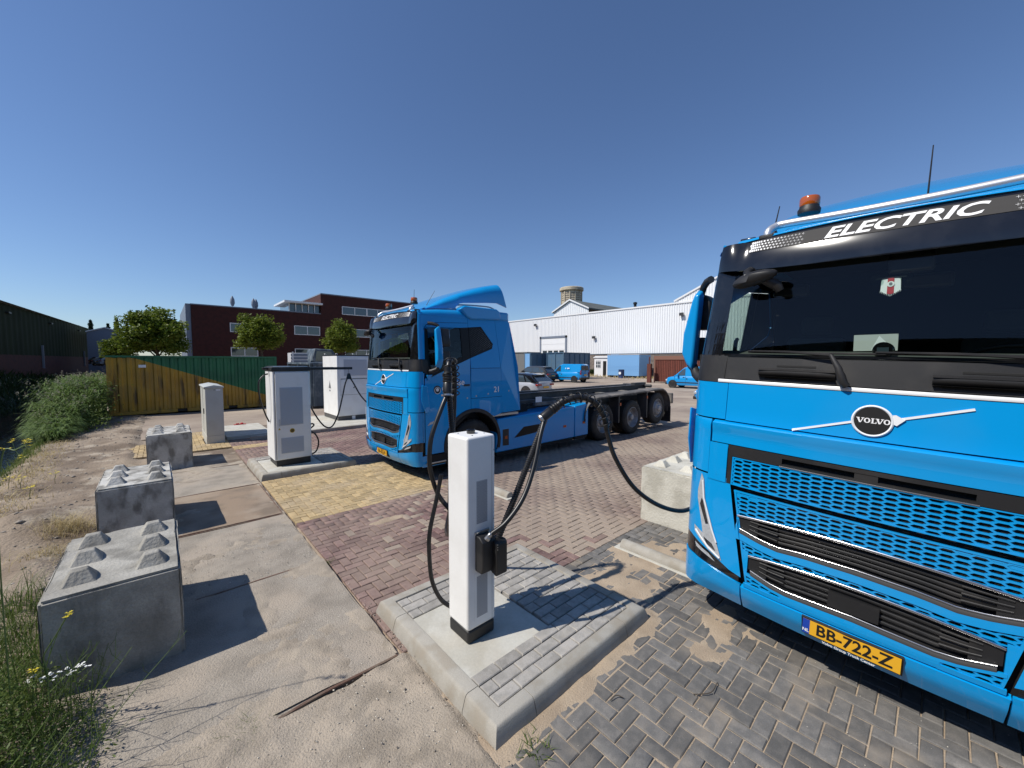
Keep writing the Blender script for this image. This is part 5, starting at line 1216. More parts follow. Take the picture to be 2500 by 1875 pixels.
# ---- second charger cabinet
c2 = empty('charger_cabinet', (4.95, 15.42, .10), 'wider white charger cabinet with grey triangle mark, partly behind the far truck', 'charger cabinet', 'white charger cabinets')
W2, D2 = 1.35, 1.70; H2 = 2.48
MB().box(.0, W2, .0, D2, 0, .16).build('plinth', 'dark_grey', c2, bevel=.01)
MB().box(-.01, W2+.01, -.01, D2+.01, .162, H2).build('cabinet_body', 'white_powder', c2, bevel=.015)
MB().box(-.015, W2+.015, -.015, D2+.015, H2+.001, H2+.035).build('cabinet_top', 'plastic', c2, bevel=.005)
d1 = MB().box(.09, 1.25, -.03, -.012, .18, .98).build('cabinet_door', 'white_powder', c2, bevel=.006)
d2 = MB().box(.13, 1.25, -.045, -.012, .99, 1.58).build('cabinet_door', 'white_powder', c2, bevel=.006)
d3 = MB().box(.07, 1.28, -.028, -.012, 1.61, 2.44).build('cabinet_door', 'white_powder', c2, bevel=.006)
MB().box(.10, 1.25, -.0305, -.0125, .981, .989).build('door_gap', 'ink', d2); MB().box(.12, 1.25, -.0305, -.0125, 1.585, 1.60).build('door_gap', 'ink', d2)
louvre(.25, 1.12, 1.72, 2.33, 14, d3, -.029)
b = MB(); b.tube([(.58, -.05, 1.24), (.63, -.052, 1.28)], .015, 6); b.build('door_knob', 'ink', d2)
MB().box(.52, .64, -.02, -.002, .02, .15).build('socket', 'white_powder', c2)
for x, y in ((.03, .1), (.03, 1.5), (.65, .1), (1.28, .1), (1.2, .12)):
    b = MB(); b.tube([(x+.03*math.cos(a), y, H2+.06+.03*math.sin(a)) for a in lin(-.6, 3.8, 10)], .01, 6); b.build('lifting_eye', 'alu', c2)
tr_ = MB(); f_ = lambda y, z: (-.0115, y, z)
tr_.add([f_(1.02, 1.20), f_(.72, 1.20), f_(.76, 1.28), f_(.84, 1.44), f_(.87, 1.53), f_(.90, 1.44), f_(.98, 1.28)], [tuple(range(7))]); tr_.build('triangle_mark', 'grey_print', c2, recalc=False)
MB().add([f_(.94, 1.08), f_(.80, 1.08), f_(.80, 1.15), f_(.94, 1.15)], [(0, 1, 2, 3)]).build('small_print', 'grey_print', c2, recalc=False)

# ---- grey utility cabinet
uc = empty('utility_cabinet', (.89, 14.08, 0), 'tall narrow light grey utility cabinet with a sloped lid behind the third block', 'utility cabinet')
W3, D3 = .42, 1.75
MB().box(0, W3, 0, D3, -.05, .22).build('plinth', 'grey_cab', uc, bevel=.006)
b2 = MB().box(.003, W3-.003, .003, D3-.003, .222, 1.60).build('cabinet_body', 'grey_cab', uc, bevel=.008)
MB().prism([(-.025, 1.60), (W3+.025, 1.60), (W3+.025, 1.64), (W3/2, 1.69), (-.025, 1.64)], 1, -.03, D3+.03).build('cabinet_lid', 'grey_cab', uc, bevel=.006)
MB().box(-.002, .002, .86, .868, .24, 1.58).build('door_gap', 'ink', b2)
MB().box(-.018, .003, .52, .56, .82, .98).build('door_lever', 'ink', b2, bevel=.004)
MB().box(.26, .36, -.0005, .003, 1.52, 1.57).build('name_plate', 'white_trim', b2)
MB().box(.2, .23, -.001, .003, 1.54, 1.555).build('lock', 'ink', b2)

# ---- red and white road board by the near truck
rb = empty('road_board', (8.2, 3.17, 0), 'white framed board with a red stripe behind the near truck', 'board')
MB().box(0, .03, -.30, .3, .25, 1.04).build('board_frame', 'white_trim', rb, bevel=.01)
MB().box(-.004, .0, -.22, .24, .32, .74).build('red_panel', 'red_print', rb); MB().box(-.004, .0, -.22, .24, .745, .98).build('grey_panel', 'louvre', rb)
for y in (-.22, .22): MB().box(0, .03, y-.02, y+.02, 0, .26).build('board_leg', 'alu', rb)
# ================================================================ buildings, containers, cars behind
M['clad_white'] = mat('white_cladding', (.74, .75, .76), .45, fine=.02, streak=((.6, .6, .05), .55, .75, .10), streak_col=(.4, .38, .34))
M['clad_green'] = mat('green_cladding', (.020, .030, .014), .85, col2=(.015, .023, .011), scale=.3, spec=.12)
M['clad_grey'] = mat('grey_cladding', (.17, .20, .25), .6)
M['brick_red'] = mat('dark_red_brick', (.055, .013, .010), .9, col2=(.038, .010, .008), scale=2.5, fine=.2, fscale=14)
M['brick_brown'] = mat('brown_brick', (.20, .165, .14), .9, col2=(.13, .105, .09), scale=3, fine=.3, fscale=12)
M['roof_felt'] = mat('grey_roof', (.09, .10, .095), .85, col2=(.12, .13, .12), scale=.5)
M['tower'] = mat('tower_concrete', (.50, .44, .33), .9, col2=(.36, .31, .23), scale=.8, fine=.2, fscale=4, streak=((1, 1, .15), .5, .7, .4), streak_col=(.16, .14, .11))
M['frame_white'] = mat('window_frame_white', (.72, .72, .72), .4)
M['cont_yellow'] = mat('container_yellow', (.42, .245, .025), .55, col2=(.36, .20, .02), scale=1.5, streak=((3.2, 3.2, .5), .53, .66, .9), streak_col=(.05, .032, .012), dust=.3, dust_col=(.20, .14, .06), dust_scale=1.2)
M['cont_green'] = mat('container_green', (.022, .145, .062), .55, col2=(.016, .11, .05), scale=1.5, streak=((2.5, 2.5, .5), .64, .78, .55), streak_col=(.012, .03, .02))
M['cont_blue'] = mat('container_blue', (.055, .12, .20), .6, col2=(.07, .13, .19), scale=1.2, streak=((2, 2, .4), .6, .75, .5), streak_col=(.05, .05, .05))
M['cont_bright'] = mat('container_light_blue', (.17, .36, .62), .55, streak=((2, 2, .3), .6, .8, .3), streak_col=(.3, .3, .3))
M['cont_grey'] = mat('container_grey', (.15, .155, .155), .6, streak=((2, 2, .3), .55, .75, .5), streak_col=(.05, .05, .05))
M['skip_steel'] = mat('skip_steel', (.06, .085, .11), .6, col2=(.16, .19, .22), scale=2.6, lo=.5, hi=.7, streak=((3, 3, .5), .55, .7, .7), streak_col=(.25, .27, .29))
M['shed_red'] = mat('red_brown_boards', (.13, .035, .022), .85, fine=.3, fscale=6, rand=.3)
M['shed_beam'] = mat('brown_beam', (.20, .10, .07), .85)
M['barrel_blue'] = mat('barrel_blue', (.012, .03, .10), .5)
M['van_blue'] = mat('van_blue_paint', (.0, .26, .62), .3, coat=.7)
M['car_grey'] = mat('car_grey_paint', (.075, .072, .068), .3, .4, coat=.8)
M['car_white'] = mat('car_white_paint', (.36, .375, .40), .3, coat=.7)

def win(parent, x0, x1, z0, z1, y, n=2, fr=.09, axis='y', sgn=-1):
    """window in a wall facing -y (or a wall facing -x with axis x): frame standing proud, panes behind"""
    def bx(a0, a1, b0, b1, d0, d1):
        return (a0, a1, y+sgn*d1, y+sgn*d0, b0, b1) if axis == 'y' else (y+sgn*d1, y+sgn*d0, a0, a1, b0, b1)
    b = MB(); b.box(*bx(x0, x1, z0, z0+fr, .0, .08)); b.box(*bx(x0, x1, z1-fr, z1, .0, .08))
    for k in range(n+1):
        x = x0+(x1-x0-fr)*k/n; b.box(*bx(x, x+fr, z0+fr+.001, z1-fr-.001, .0, .079))
    f = b.build('window', 'frame_white', parent)
    for k in range(n):
        a = x0+(x1-x0-fr)*k/n+fr; c = x0+(x1-x0-fr)*(k+1)/n
        MB().box(*bx(a+.002, c-.002, z0+fr, z1-fr, .01, .03)).build('pane', 'window', f)

# ---- dark red brick office
of = empty('office_building', (2.85, 60, 0), 'dark red brick office with white framed window bands and a roof terrace', 'building')
MB().box(0, 14.4, 0, 18, -.1, 9.0).build('wall', 'brick_red', of)
MB().box(14.4, 36.5, -.02, 20, -.1, 11.85).build('tall_wall', 'brick_red', of)
MB().box(-.5, -.02, .1, 17, -.1, 9.1).build('end_wall', 'clad_grey', of)
MB().box(-.06, 14.38, -.06, 18, 9.002, 9.13).build('parapet_cap', 'clad_grey', of); MB().box(14.38, 36.55, -.07, 20.06, 11.852, 12.0).build('parapet_cap', 'clad_grey', of)
for x0, x1, z0, z1, n in ((3.7, 6.6, 5.95, 7.1, 2), (10.9, 14.2, 5.95, 7.2, 2), (17.3, 21.0, 9.2, 10.4, 2), (21.0, 24.4, 9.2, 10.4, 2), (17.6, 24.0, 5.95, 7.15, 4), (26, 33, 9.2, 10.4, 4), (26, 33, 5.95, 7.1, 4), (3.7, 6.6, 2.9, 4.05, 2), (10.9, 14.2, 2.9, 4.05, 2), (17.6, 24, 2.9, 4.05, 4)):
    win(of, x0, x1, z0, z1, 0 if x0 < 14.4 else -.02, n)
b = MB(); b.box(9.7, 14.5, -.6, 6, 10.25, 10.5); b.build('terrace_roof', 'frame_white', of)
for k in range(6): MB().box(10.4+k*.8, 10.5+k*.8, .3, .4, 9.13, 10.25).build('terrace_post', 'frame_white', of)
MB().box(10.4, 14.39, .5, 5.5, 9.13, 10.24).build('terrace_glass', 'window', of)
for k in range(3):
    x = (7.05, 9.4, 9.75)[k]; t = empty('parasol', (x, 61.2+.5*k, 9.0), ('closed grey parasol standing alone on the office roof terrace', 'left of the two closed grey parasols close together on the terrace', 'right of the two closed grey parasols close together on the terrace')[k], 'parasol', 'closed parasols on the office roof')
    MB().tube([(0, 0, 0), (0, 0, .5)], .05, 6).build('pole', 'alu', t)
    MB().lathe([(.14, .35), (.26, .7), (.24, 1.15), (.10, 1.5), (.02, 1.62)], (0, 0, 0), 2, 10).build('folded_canopy', 'clad_grey', t, smooth=50)

# ---- long dark green hall along the ditch
gh = empty('green_hall', (-11.7, 60, 0), 'long dark green clad hall on a red brick base beyond the ditch', 'building', rz=0)
hx_ = lambda y: -12.1+ (y-50)*.05 if y > 50 else -12.1-(50-y)*.03
A = [(hx_(-45), -45), (hx_(102.7), 102.7)]
def hall_wall(b, z0, z1, off, rib):
    n = 380; P = []
    for k in range(n):
        t = k/(n-1); y = -45+147.7*t; P.append((hx_(y)+11.7+off+(.05 if (k % 4) in (0, 1) else 0)*rib, y-60))
    b.add([(p[0], p[1], z0) for p in P]+[(p[0], p[1], z1) for p in P], [(i, i+1, n+i+1, n+i) for i in range(n-1)]); return b
hall_wall(MB(), 2.9, 8.0, 0, 1).build('wall', 'clad_green', gh)
hall_wall(MB(), -.2, 2.95, .05, 0).build('brick_base', 'brick_red', gh)
b = MB(); y0, y1 = -45, 102.7
b.add([(hx_(y0)+11.75, y0-60, 8.03), (hx_(y1)+11.75, y1-60, 8.03), (hx_(y1)-8, y1-60, 10.4), (hx_(y0)-8, y0-60, 10.4)], [(0, 1, 2, 3)]); b.build('roof', 'roof_felt', gh)
MB().add([(hx_(102.7)+11.7, 42.7, -.2), (hx_(102.7)-8, 42.7, -.2), (hx_(102.7)-8, 42.7, 10.4), (hx_(102.7)+11.7, 42.7, 8.0)], [(0, 1, 2, 3)]).build('gable_wall', 'clad_green', gh)
for y in (74, 97): MB().box(hx_(y)+11.77, hx_(y)+11.95, y-60, y-59.8, 1.4, 4.2 if y < 80 else 3.9).build('down_pipe', 'clad_grey', gh)
for y in (63, 78, 94): MB().box(hx_(y)+11.76, hx_(y)+12.0, y-60, y-59, 7.1, 7.25).build('wall_lamp', 'ink', gh)

# ---- small grey gabled hall at the end of the ditch
g2 = empty('grey_gabled_hall', (-6.7, 90, 0), 'small grey clad hall with a white gable edge, far beyond the ditch', 'building')
MB().add([(-1.8, 0, 0), (1.9, 0, 0), (1.9, 0, 6.95), (.2, 0, 7.5), (-1.8, 0, 6.8)], [(0, 1, 2, 3, 4)]).build('wall', 'clad_grey', g2)
b = MB(); b.prism([(-1.9, 6.8), (.2, 7.53), (2.0, 6.95), (2.0, 7.1), (.2, 7.68), (-1.9, 6.95)], 1, -.2, 12); b.build('roof', 'frame_white', g2)

# ---- white corrugated hall
wh = empty('white_hall', (55, 40, 0), 'long white corrugated hall on a brown brick base at the far side of the yard', 'building')
def corr(b, y0, y1, z0, z1, x=0, pitch=.36, d=.06):
    n = int((y1-y0)/pitch); P = []
    for k in range(n):
        y = y0+k*pitch; P += [(x, y), (x, y+pitch*.55), (x-d, y+pitch*.62), (x-d, y+pitch*.93)]
    P.append((x, y1)); m = len(P); zz = z1 if callable(z1) else (lambda y: z1)
    return b.add([(p[0], p[1], z0) for p in P]+[(p[0], p[1], zz(p[1])) for p in P], [(i, i+1, m+i+1, m+i) for i in range(m-1)])
corr(MB(), -46, 25, 3.62, 10.55).build('cladding', 'clad_white', wh)
MB().box(-.14, .3, -46, 25, 10.56, 10.78).build('eave_trim', 'frame_white', wh)
MB().box(.02, .3, -46, 25, -.1, 3.61).build('brick_base', 'brick_brown', wh)
MB().box(-.08, .02, -46, 25, 3.52, 3.61).build('base_trim', 'clad_grey', wh)
MB().add([(.25, -46, 10.6), (.25, 25, 10.6), (14, 25, 12.0), (14, -46, 12.0)], [(0, 1, 2, 3)]).build('roof', 'roof_felt', wh)
# sectional door
dr = MB(); dr.box(-.16, -.02, 6.1, 6.5, 3.6, 7.05); dr.box(-.16, -.02, 12.5, 12.9, 3.6, 7.05); dr.box(-.16, -.02, 6.1, 12.9, 6.65, 7.05); dr = dr.build('door_frame', 'clad_grey', wh)
b = MB()
for k in range(6): b.box(-.10, -.07, 6.5, 12.5, .2+k*1.07, .2+(k+1)*1.07-.03)
b.build('sectional_door', 'clad_white', wh)
for k in range(4): MB().box(-.115, -.101, 6.8+k*1.4, 7.9+k*1.4, 3.75, 4.35).build('pane', 'window', dr)
MB().box(-.09, .02, -4.75, -3.25, 0, 3.5).build('blue_door', 'van_blue', wh)
for y, z in ((13.9, 9.4), (0, 6.4), (-14.9, 9.0)):
    b = MB(); b.box(-.35, -.06, y-.05, y+.05, z-.35, z-.28); b.box(-.55, -.25, y-.28, y+.25, z-.2, z+.2); b.build('flood_lamp', 'chassis', wh)
# gabled part rising on the right
b = MB(); corr(b, -60, -13.6, 10.8, lambda y: 10.85+max(0, min((-13.6-y)*.44, 6.2)), x=.12); b.build('gable_cladding', 'clad_white', wh)
b = MB(); b.add([(-.05, -13.6, 10.85), (-.05, -27.7, 17.05), (-.05, -27.7, 17.3), (-.05, -13.6, 11.1), (.3, -13.6, 10.85), (.3, -27.7, 17.05), (.3, -27.7, 17.3), (.3, -13.6, 11.1)], [(0, 1, 2, 3), (4, 5, 6, 7), (0, 1, 5, 4), (3, 2, 6, 7)]); b.build('gable_trim', 'frame_white', wh)

# small gabled roof block and tower behind
rb_ = empty('gabled_roof_house', (66, 50, 0), 'small white gabled upper storey with a grey roof behind the white hall', 'building')
b = MB(); corr(b, -.3, 9.3, 9, lambda y: 13.3+2.1*(1-abs(y-4.5)/4.8), x=0, pitch=.5); b.build('gable_wall', 'clad_white', rb_)
b = MB(); b.prism([(-.6, 13.1), (4.5, 15.35), (9.6, 13.1), (9.6, 13.35), (4.5, 15.6), (-.6, 13.35)], 0, -.3, 22); b.v = [(x, y, z) for x, y, z in b.v]; b.build('roof', 'roof_felt', rb_)
b = MB(); b.prism([(-.6, 13.12), (4.5, 15.37), (9.6, 13.12), (9.6, 13.4), (4.5, 15.68), (-.6, 13.4)], 0, -.4, -.31); b.build('gable_trim', 'frame_white', rb_)
MB().lathe([(.28, 12), (.28, 14.2), (.4, 14.25), (.4, 14.6), (.15, 14.7)], (8, -6.2, 0), 2, 12).build('flue_pipe', 'ink', rb_)
MB().box(8, 26, -30, -.7, 9, 13.0).build('rear_block', 'roof_felt', rb_)
tw = empty('tower', (72, 59.2, 0), 'round old concrete water tower with a flat overhanging cap behind the white hall', 'tower')
MB().lathe([(2.35, 0), (2.35, 18.5)], (0, 0, 0), 2, 32).build('shaft', 'tower', tw, smooth=30)
MB().lathe([(2.4, 18.5), (2.78, 18.7), (2.78, 19.3), (2.55, 19.45), (.1, 19.6)], (0, 0, 0), 2, 32).build('cap', 'tower', tw, smooth=30)
for k in range(12):
    a = 2*math.pi*k/12; b = MB(); b.box(2.28, 2.52, -.11, .11, 0, 18.48); b.v = [(x*math.cos(a)-y*math.sin(a), x*math.sin(a)+y*math.cos(a), z) for x, y, z in b.v]; b.build('pilaster', 'tower', tw)
    b = MB()
    for j in range(4): b.box(2.25, 2.39, -.46, .46, 16.4+j*.5, 16.52+j*.5)
    b.v = [(x*math.cos(a+.26)-y*math.sin(a+.26), x*math.sin(a+.26)+y*math.cos(a+.26), z) for x, y, z in b.v]; b.build('louvre_band', 'brick_brown', tw)

# ---- yellow and green container by the ditch
ct = empty('shipping_container', (-1.72, 23.35, .05), 'corrugated shipping container painted diagonally yellow and green beside the reeds', 'container')
Lc, Dc, Hc = 6.2, 2.44, 2.55
zdiag = lambda x: 2.48-(x-.75)*.385
def cwall(b, lo, hi, x0, x1):
    P = []; n = int((x1-x0)/.28)
    for k in range(n):
        x = x0+k*.28; P += [(x, 0), (x+.10, 0), (x+.14, .045), (x+.24, .045)]
    P.append((x1, 0)); m = len(P)
    return b.add([(p[0], p[1]+.04, min(max(lo(p[0]), .14), 2.46)) for p in P]+[(p[0], p[1]+.04, min(max(hi(p[0]), .14), 2.46)) for p in P], [(i, i+1, m+i+1, m+i) for i in range(m-1)])
cwall(MB(), lambda x: .14, zdiag, .07, Lc-.05).build('yellow_wall', 'cont_yellow', ct); cwall(MB(), zdiag, lambda x: 2.46, .07, Lc-.05).build('green_wall', 'cont_green', ct)
MB().box(0, .09, 0, Dc, .02, 2.47).build('corner_post', 'cont_yellow', ct); MB().box(Lc-.1, Lc, 0, .1, .02, 2.47).build('corner_post', 'cont_green', ct)
MB().box(0, Lc, -.01, .07, 2.47, Hc).build('top_rail', 'cont_green', ct)
b = MB()
for x0, x1 in ((0, 2.2), (2.55, 4.1), (4.45, 6.2)): b.box(x0, x1, -.005, .07, .0, .14)
b.build('bottom_rail', 'cont_yellow', ct); MB().box(.1, Lc-.1, .1, Dc, .02, .12).build('floor', 'ink', ct)
MB().box(0, Lc, .07, Dc, 2.44, 2.5).build('roof', 'cont_green', ct); MB().box(0, Lc, Dc-.04, Dc, .1, 2.44).build('rear_wall', 'cont_yellow', ct); MB().box(Lc-.04, Lc-.01, .1, Dc-.04, .1, 2.44).build('end_wall', 'cont_green', ct)
MB().box(.98, 1.22, .022, .034, 2.03, 2.15).build('sticker', 'white_trim', ct)

def skip(loc, L, D, H, m, label, ribs=5, face='x', name='skip_container', cat='container', group=None):
    t = empty(name, loc, label, cat, group)
    MB().box(0, L, 0, D, .12, H).build('body', m, t)
    for k in range(ribs): x = L*(k+.04)/(ribs-.92+.0001); x = min(x, L-.12); MB().box(x, x+.12, -.09, -.001, .12, H-.08).build('rib', m, t)
    for k in range(3): y = (D-.12)*k/2; MB().box(-.09, -.001, y, y+.12, .12, H-.08).build('rib', m, t)
    MB().box(-.1, L+.05, -.1, D+.05, H-.079, H+.02).build('top_rail', m, t); MB().box(0, L, 0, D, .0, .12).build('skid', 'ink', t)
    return t
skip((5.55, 21.0, 0), 2.3, 4.6, 2.28, 'skip_steel', 'weathered blue grey steel skip seen between the two white charger cabinets', 4)
skip((36.6, 36.9, 0), 3.4, 1.15, 3.45, 'cont_blue', 'tall blue steel container behind the grey car, left of its neighbour', 4, group='tall steel containers before the white hall')
skip((38.9, 33.1, 0), 5.4, 3.0, 3.5, 'cont_blue', 'tall blue grey steel container directly behind the light blue van', 6, group='tall steel containers before the white hall')
skip((37.2, 38.3, 0), 2.6, 5.0, 3.6, 'cont_grey', 'grey steel container at the left end of the container row', 4, group='tall steel containers before the white hall')
MB().box(-.1, -.095, .14, 1.0, .3, 3.35).build('sunlit_face_tint', 'cont_bright', bpy.data.objects['skip_container.001'])  # paler blue sheet paints the sunlight onto the container's sun-facing side

# ---- sheds against the white hall
bs = empty('blue_site_box', (50.2, 28.9, 0), 'light blue flat sided storage box between the white kiosk and the board shed', 'storage box')
MB().box(0, 3.2, 0, 5.3, .25, 3.3).build('body', 'cont_bright', bs, bevel=.03); MB().box(-.03, 3.23, -.03, 5.33, 3.302, 3.36).build('roof_rim', 'frame_white', bs)
for k in range(4): MB().box(-.012, -.001, .1, 5.2, 1.0+k*.22, 1.04+k*.22).build('side_rail', 'cont_bright', bs)
MB().box(.2, 3, .3, 5, 0, .25).build('skid', 'ink', bs)
kk = empty('white_kiosk', (51.2, 34.7, 0), 'small white kiosk with a dark barred window beside the blue storage box', 'kiosk')
MB().box(0, 2, 0, 2.6, 0, 2.9).build('wall', 'frame_white', kk); MB().prism([(-.2, 2.9), (2.8, 2.9), (2.3, 3.2), (.3, 3.2)], 0, -.15, 2.1).build('roof', 'frame_white', kk)
for y0 in (1.35,):
    w_ = MB().box(-.02, -.001, y0, y0+.95, 1.3, 2.45).build('window', 'window', kk)
    for k in range(4): MB().box(-.03, -.021, y0+.3*k, y0+.3*k+.06, 1.3, 2.45).build('bar', 'frame_white', w_)
    for k in range(3): MB().box(-.032, -.0305, y0, y0+.95, 1.3+.5*k, 1.36+.5*k).build('bar', 'frame_white', w_)
MB().box(-.02, -.001, .35, .95, .1, 2.4).build('door', 'ink', kk)
br_ = empty('oil_barrel', (48.4, 30.6, 0), 'dark blue steel barrel standing before the white kiosk', 'barrel')
MB().lathe([(.4, 0), (.42, .02), (.4, .05), (.4, .38), (.42, .4), (.4, .42), (.4, .8), (.42, .82), (.4, .84), (.4, 1.18), (.42, 1.2), (.36, 1.2), (.36, 1.17)], (0, 0, 0), 2, 18).build('drum', 'barrel_blue', br_, smooth=40); MB().lathe([(.2, 0), (.2, .001)], (-.41, 0, .7), 0, 12).build('drum_label', 'white_trim', br_)
sd = empty('board_shed', (41.6, 12.2, 0), 'open red brown board shed behind the right hand light blue van', 'shed')
for k in range(48):
    y = 9.75-k*.2; MB().box(0, .05, y-.165, y, .1, 2.55).build('board', 'shed_red', sd)
MB().box(.06, .10, 0, 9.8, .1, 2.6).build('rear_board', 'ink', sd)
MB().box(-.06, .12, -.1, 9.9, 2.56, 3.0).build('fascia', 'shed_beam', sd); MB().box(.0, 6, -.1, 9.9, 3.001, 3.08).build('roof', 'roof_felt', sd)
for y in (9.8, 6.1, 2.5): MB().box(-.05, .0, y-.08, y+.08, 0, 2.6).build('post', 'shed_beam', sd)
pt = empty('red_post', (40.6, 22.1, 0), 'leaning red brown marker post at the corner of the board shed', 'post')
b = MB(); b.box(-.15, .15, -.22, .22, 0, 2.1); b.box(-.05, .05, -.02, .06, 2.1, 2.9); b.build('post_body', 'shed_red', pt)

# ---- cars
def car_wheel(parent, x, y, r, sg):
    w_ = empty('wheel', (x, y, r)); w_.parent = parent
    MB().lathe([(r*.62, 0), (r*.9, .01*sg), (r, -.03*sg), (r, -.19*sg), (r*.6, -.2*sg)], (0, 0, 0), 1, 24, cap=False).build('tyre', 'rubber', w_, smooth=40)
    b = MB(); b.lathe([(r*.63, -.005*sg), (r*.58, -.03*sg), (.01, -.03*sg)], (0, 0, 0), 1, 24, cap=False)
    for k in range(9):
        a = 2*math.pi*k/9; b.add([(r*rr*math.cos(a+da), h*sg, r*rr*math.sin(a+da)) for rr, da, h in ((.12, -.3, -.01), (.6, -.13, -.012), (.6, .13, -.012), (.12, .3, -.01))], [(0, 1, 2, 3)])
    b.build('rim', 'alu', w_)
def loft(secs):
    """closed rings of equal size -> mesh with end caps"""
    b = MB(); n = len(secs[0]); vs = [p for s in secs for p in s]
    fs = [(j*n+i, j*n+(i+1) % n, (j+1)*n+(i+1) % n, (j+1)*n+i) for j in range(len(secs)-1) for i in range(n)]
    fs += [tuple(range(n))[::-1], tuple((len(secs)-1)*n+i for i in range(n))]; return b.add(vs, fs)
def car(loc, rz, kind, paint, label, sc=1.0, cat='car', group=None, rear_black=False):
    """x forward; body lofted from side profile stations"""
    t = empty('parked_'+cat, loc, label, cat, group, rz=rz); t.scale = (sc,)*3
    if kind == 'van':
        L, Wd, belt, wb, r = 4.2, 1.72, 1.02, 2.7, .31
        low = [(-2.1, .42, .98), (-2.08, .30, 1.02), (-1.2, .26, 1.04), (1.2, .26, 1.02), (1.85, .30, .92), (2.08, .42, .80)]
        prof_top = [(-2.10, 1.05), (-2.06, 1.08), (.55, 1.05), (1.3, 1.0), (1.9, .86), (2.1, .66)]
        cab = [(-2.09, 1.0), (-2.05, 1.72), (-1.85, 1.83), (.1, 1.84), (.45, 1.74), (1.25, 1.02)]
    else:
        L, Wd, belt, wb, r = (4.5, 1.85, .98, 2.68, .36) if kind == 'suv' else (4.3, 1.80, .92, 2.65, .33)
        prof_top = [(-2.2, .85), (-2.12, .99), (.7, .97), (1.5, .93), (2.0, .80), (2.2, .6)]
        h = 1.62 if kind == 'suv' else 1.48
        cab = [(-2.08, .97), (-1.55, h-.12), (-1.1, h-.02), (.0, h), (.55, h-.10), (1.35, .96)]
    def ztop(x): return float(np.interp(x, [p[0] for p in prof_top], [p[1] for p in prof_top]))
    xs = [-L/2, -L/2+.06, -L/2+.25, -1.6, -1.0, -.3, .4, 1.0, 1.5, L/2-.3, L/2-.1, L/2]
    secs = []
    for x in xs:
        e = 1-.35*max(0, (abs(x)-(L/2-.5))/.5)**2; w_ = Wd/2*e; zt = ztop(x); zb = .24+.12*max(0, (abs(x)-(L/2-.4))/.4)
        secs.append([(x, -w_*.93, zb), (x, -w_, zb+.16), (x, -w_*1.0, zt*.72), (x, -w_*.97, zt-.06), (x, -w_*.90, zt), (x, w_*.90, zt), (x, w_*.97, zt-.06), (x, w_, zt*.72), (x, w_, zb+.16), (x, w_*.93, zb)])
    body = loft(secs).build('body', paint, t, smooth=45)
    # greenhouse
    def ztc(x): return float(np.interp(x, [p[0] for p in cab], [p[1] for p in cab]))
    cx_ = [p[0] for p in cab]; secs = []
    for x in sorted(set(cx_+[-1.4, -.6])):
        zt = ztc(x); zb = ztop(x)-.05; k = (zt-zb)/.85; w0 = Wd/2*.955; w1 = w0-.13*max(0, k) if kind != 'van' else w0-.09*max(0, k)
        secs.append([(x, -w0, zb), (x, -w1-.012, zt-.07*max(.2, k)), (x, -w1+.10, zt), (x, w1-.10, zt), (x, w1+.012, zt-.07*max(.2, k)), (x, w0, zb)])
    cb = loft(secs).build('cabin', paint if not rear_black else 'gloss_black', t, smooth=45)
    def sidewin(pts, sg):
        P = []
        for x, z in pts:
            zb = ztop(x)-.05; zt = ztc(x); k = (zt-zb)/.85; w0 = Wd/2*.955; w1 = (w0-.13*max(0, k) if kind != 'van' else w0-.09*max(0, k))+.012
            f = min(1, max(0, (z-zb)/max(.05, zt-.07-zb))); P.append((x, sg*(w0+(w1-w0)*f+.012), z))
        MB().poly(P if sg < 0 else P[::-1]).build('side_window', 'window', cb, recalc=False)
    for sg in (-1, 1):
        if kind == 'van':
            sidewin([(.30, 1.08), (1.02, 1.07), (.55, 1.55), (.38, 1.66), (.30, 1.66)], sg)
            MB().box(-1.75, 1.6, sg*Wd/2-.02, sg*(Wd/2+.012), .44, .52).build('rubbing_strip', 'plastic', body)
            MB().box(.34, .48, sg*Wd/2, sg*(Wd/2+.016), .90, .95).build('door_handle', 'plastic', body)
            for xs_ in (.24, 1.18): MB().box(xs_, xs_+.012, sg*Wd/2-.02, sg*(Wd/2+.004), .36, 1.0).build('door_gap', 'ink', body)
            MB().lathe([(.06, 0), (.055, .004*sg)], (.14, sg*(Wd/2), .80), 1, 12).build('fuel_cap', 'plastic', body)
        else:
            zw = belt+.04
            sidewin([(-.25, zw), (.95, zw), (.50, ztc(.5)-.13), (-.25, ztc(-.25)-.12)], sg); sidewin([(-1.25, zw), (-.33, zw), (-.33, ztc(-.33)-.12), (-1.05, ztc(-1.05)-.12)], sg); sidewin([(-1.75, zw+.02), (-1.35, zw), (-1.2, ztc(-1.2)-.14)], sg)
            MB().box(-.6, -.45, sg*Wd/2, sg*(Wd/2+.016), .80, .84).build('door_handle', paint, body)
        for x in (-wb/2, wb/2):
            b = MB(); b.lathe([(r*1.22, 0), (r*1.22, .006*sg)], (x, sg*(Wd/2-.001), r), 1, 24); b.build('wheel_arch', 'plastic', body); car_wheel(t, x, sg*(Wd/2+.012), r, sg)
        m_ = MB(); m_.box(.82, .96, sg*Wd/2, sg*(Wd/2+.2), 1.0, 1.16); m_.build('door_mirror', 'plastic' if kind != 'van' else paint, t, bevel=.03)
        b = MB(); xb = -L/2
        if kind == 'van': b.box(xb-.012, xb+.10, sg*Wd*.41, sg*(Wd*.475), .78, 1.22)
        else: b.box(xb-.01, xb+.15, sg*.38, sg*(Wd*.46), .74, .86)
        b.build('tail_lamp', 'red_lens', body, bevel=.02)
        MB().box(L/2-.22, L/2-.04, sg*.46, sg*Wd*.44, .58, .72).build('headlamp', 'lens', body, bevel=.03)
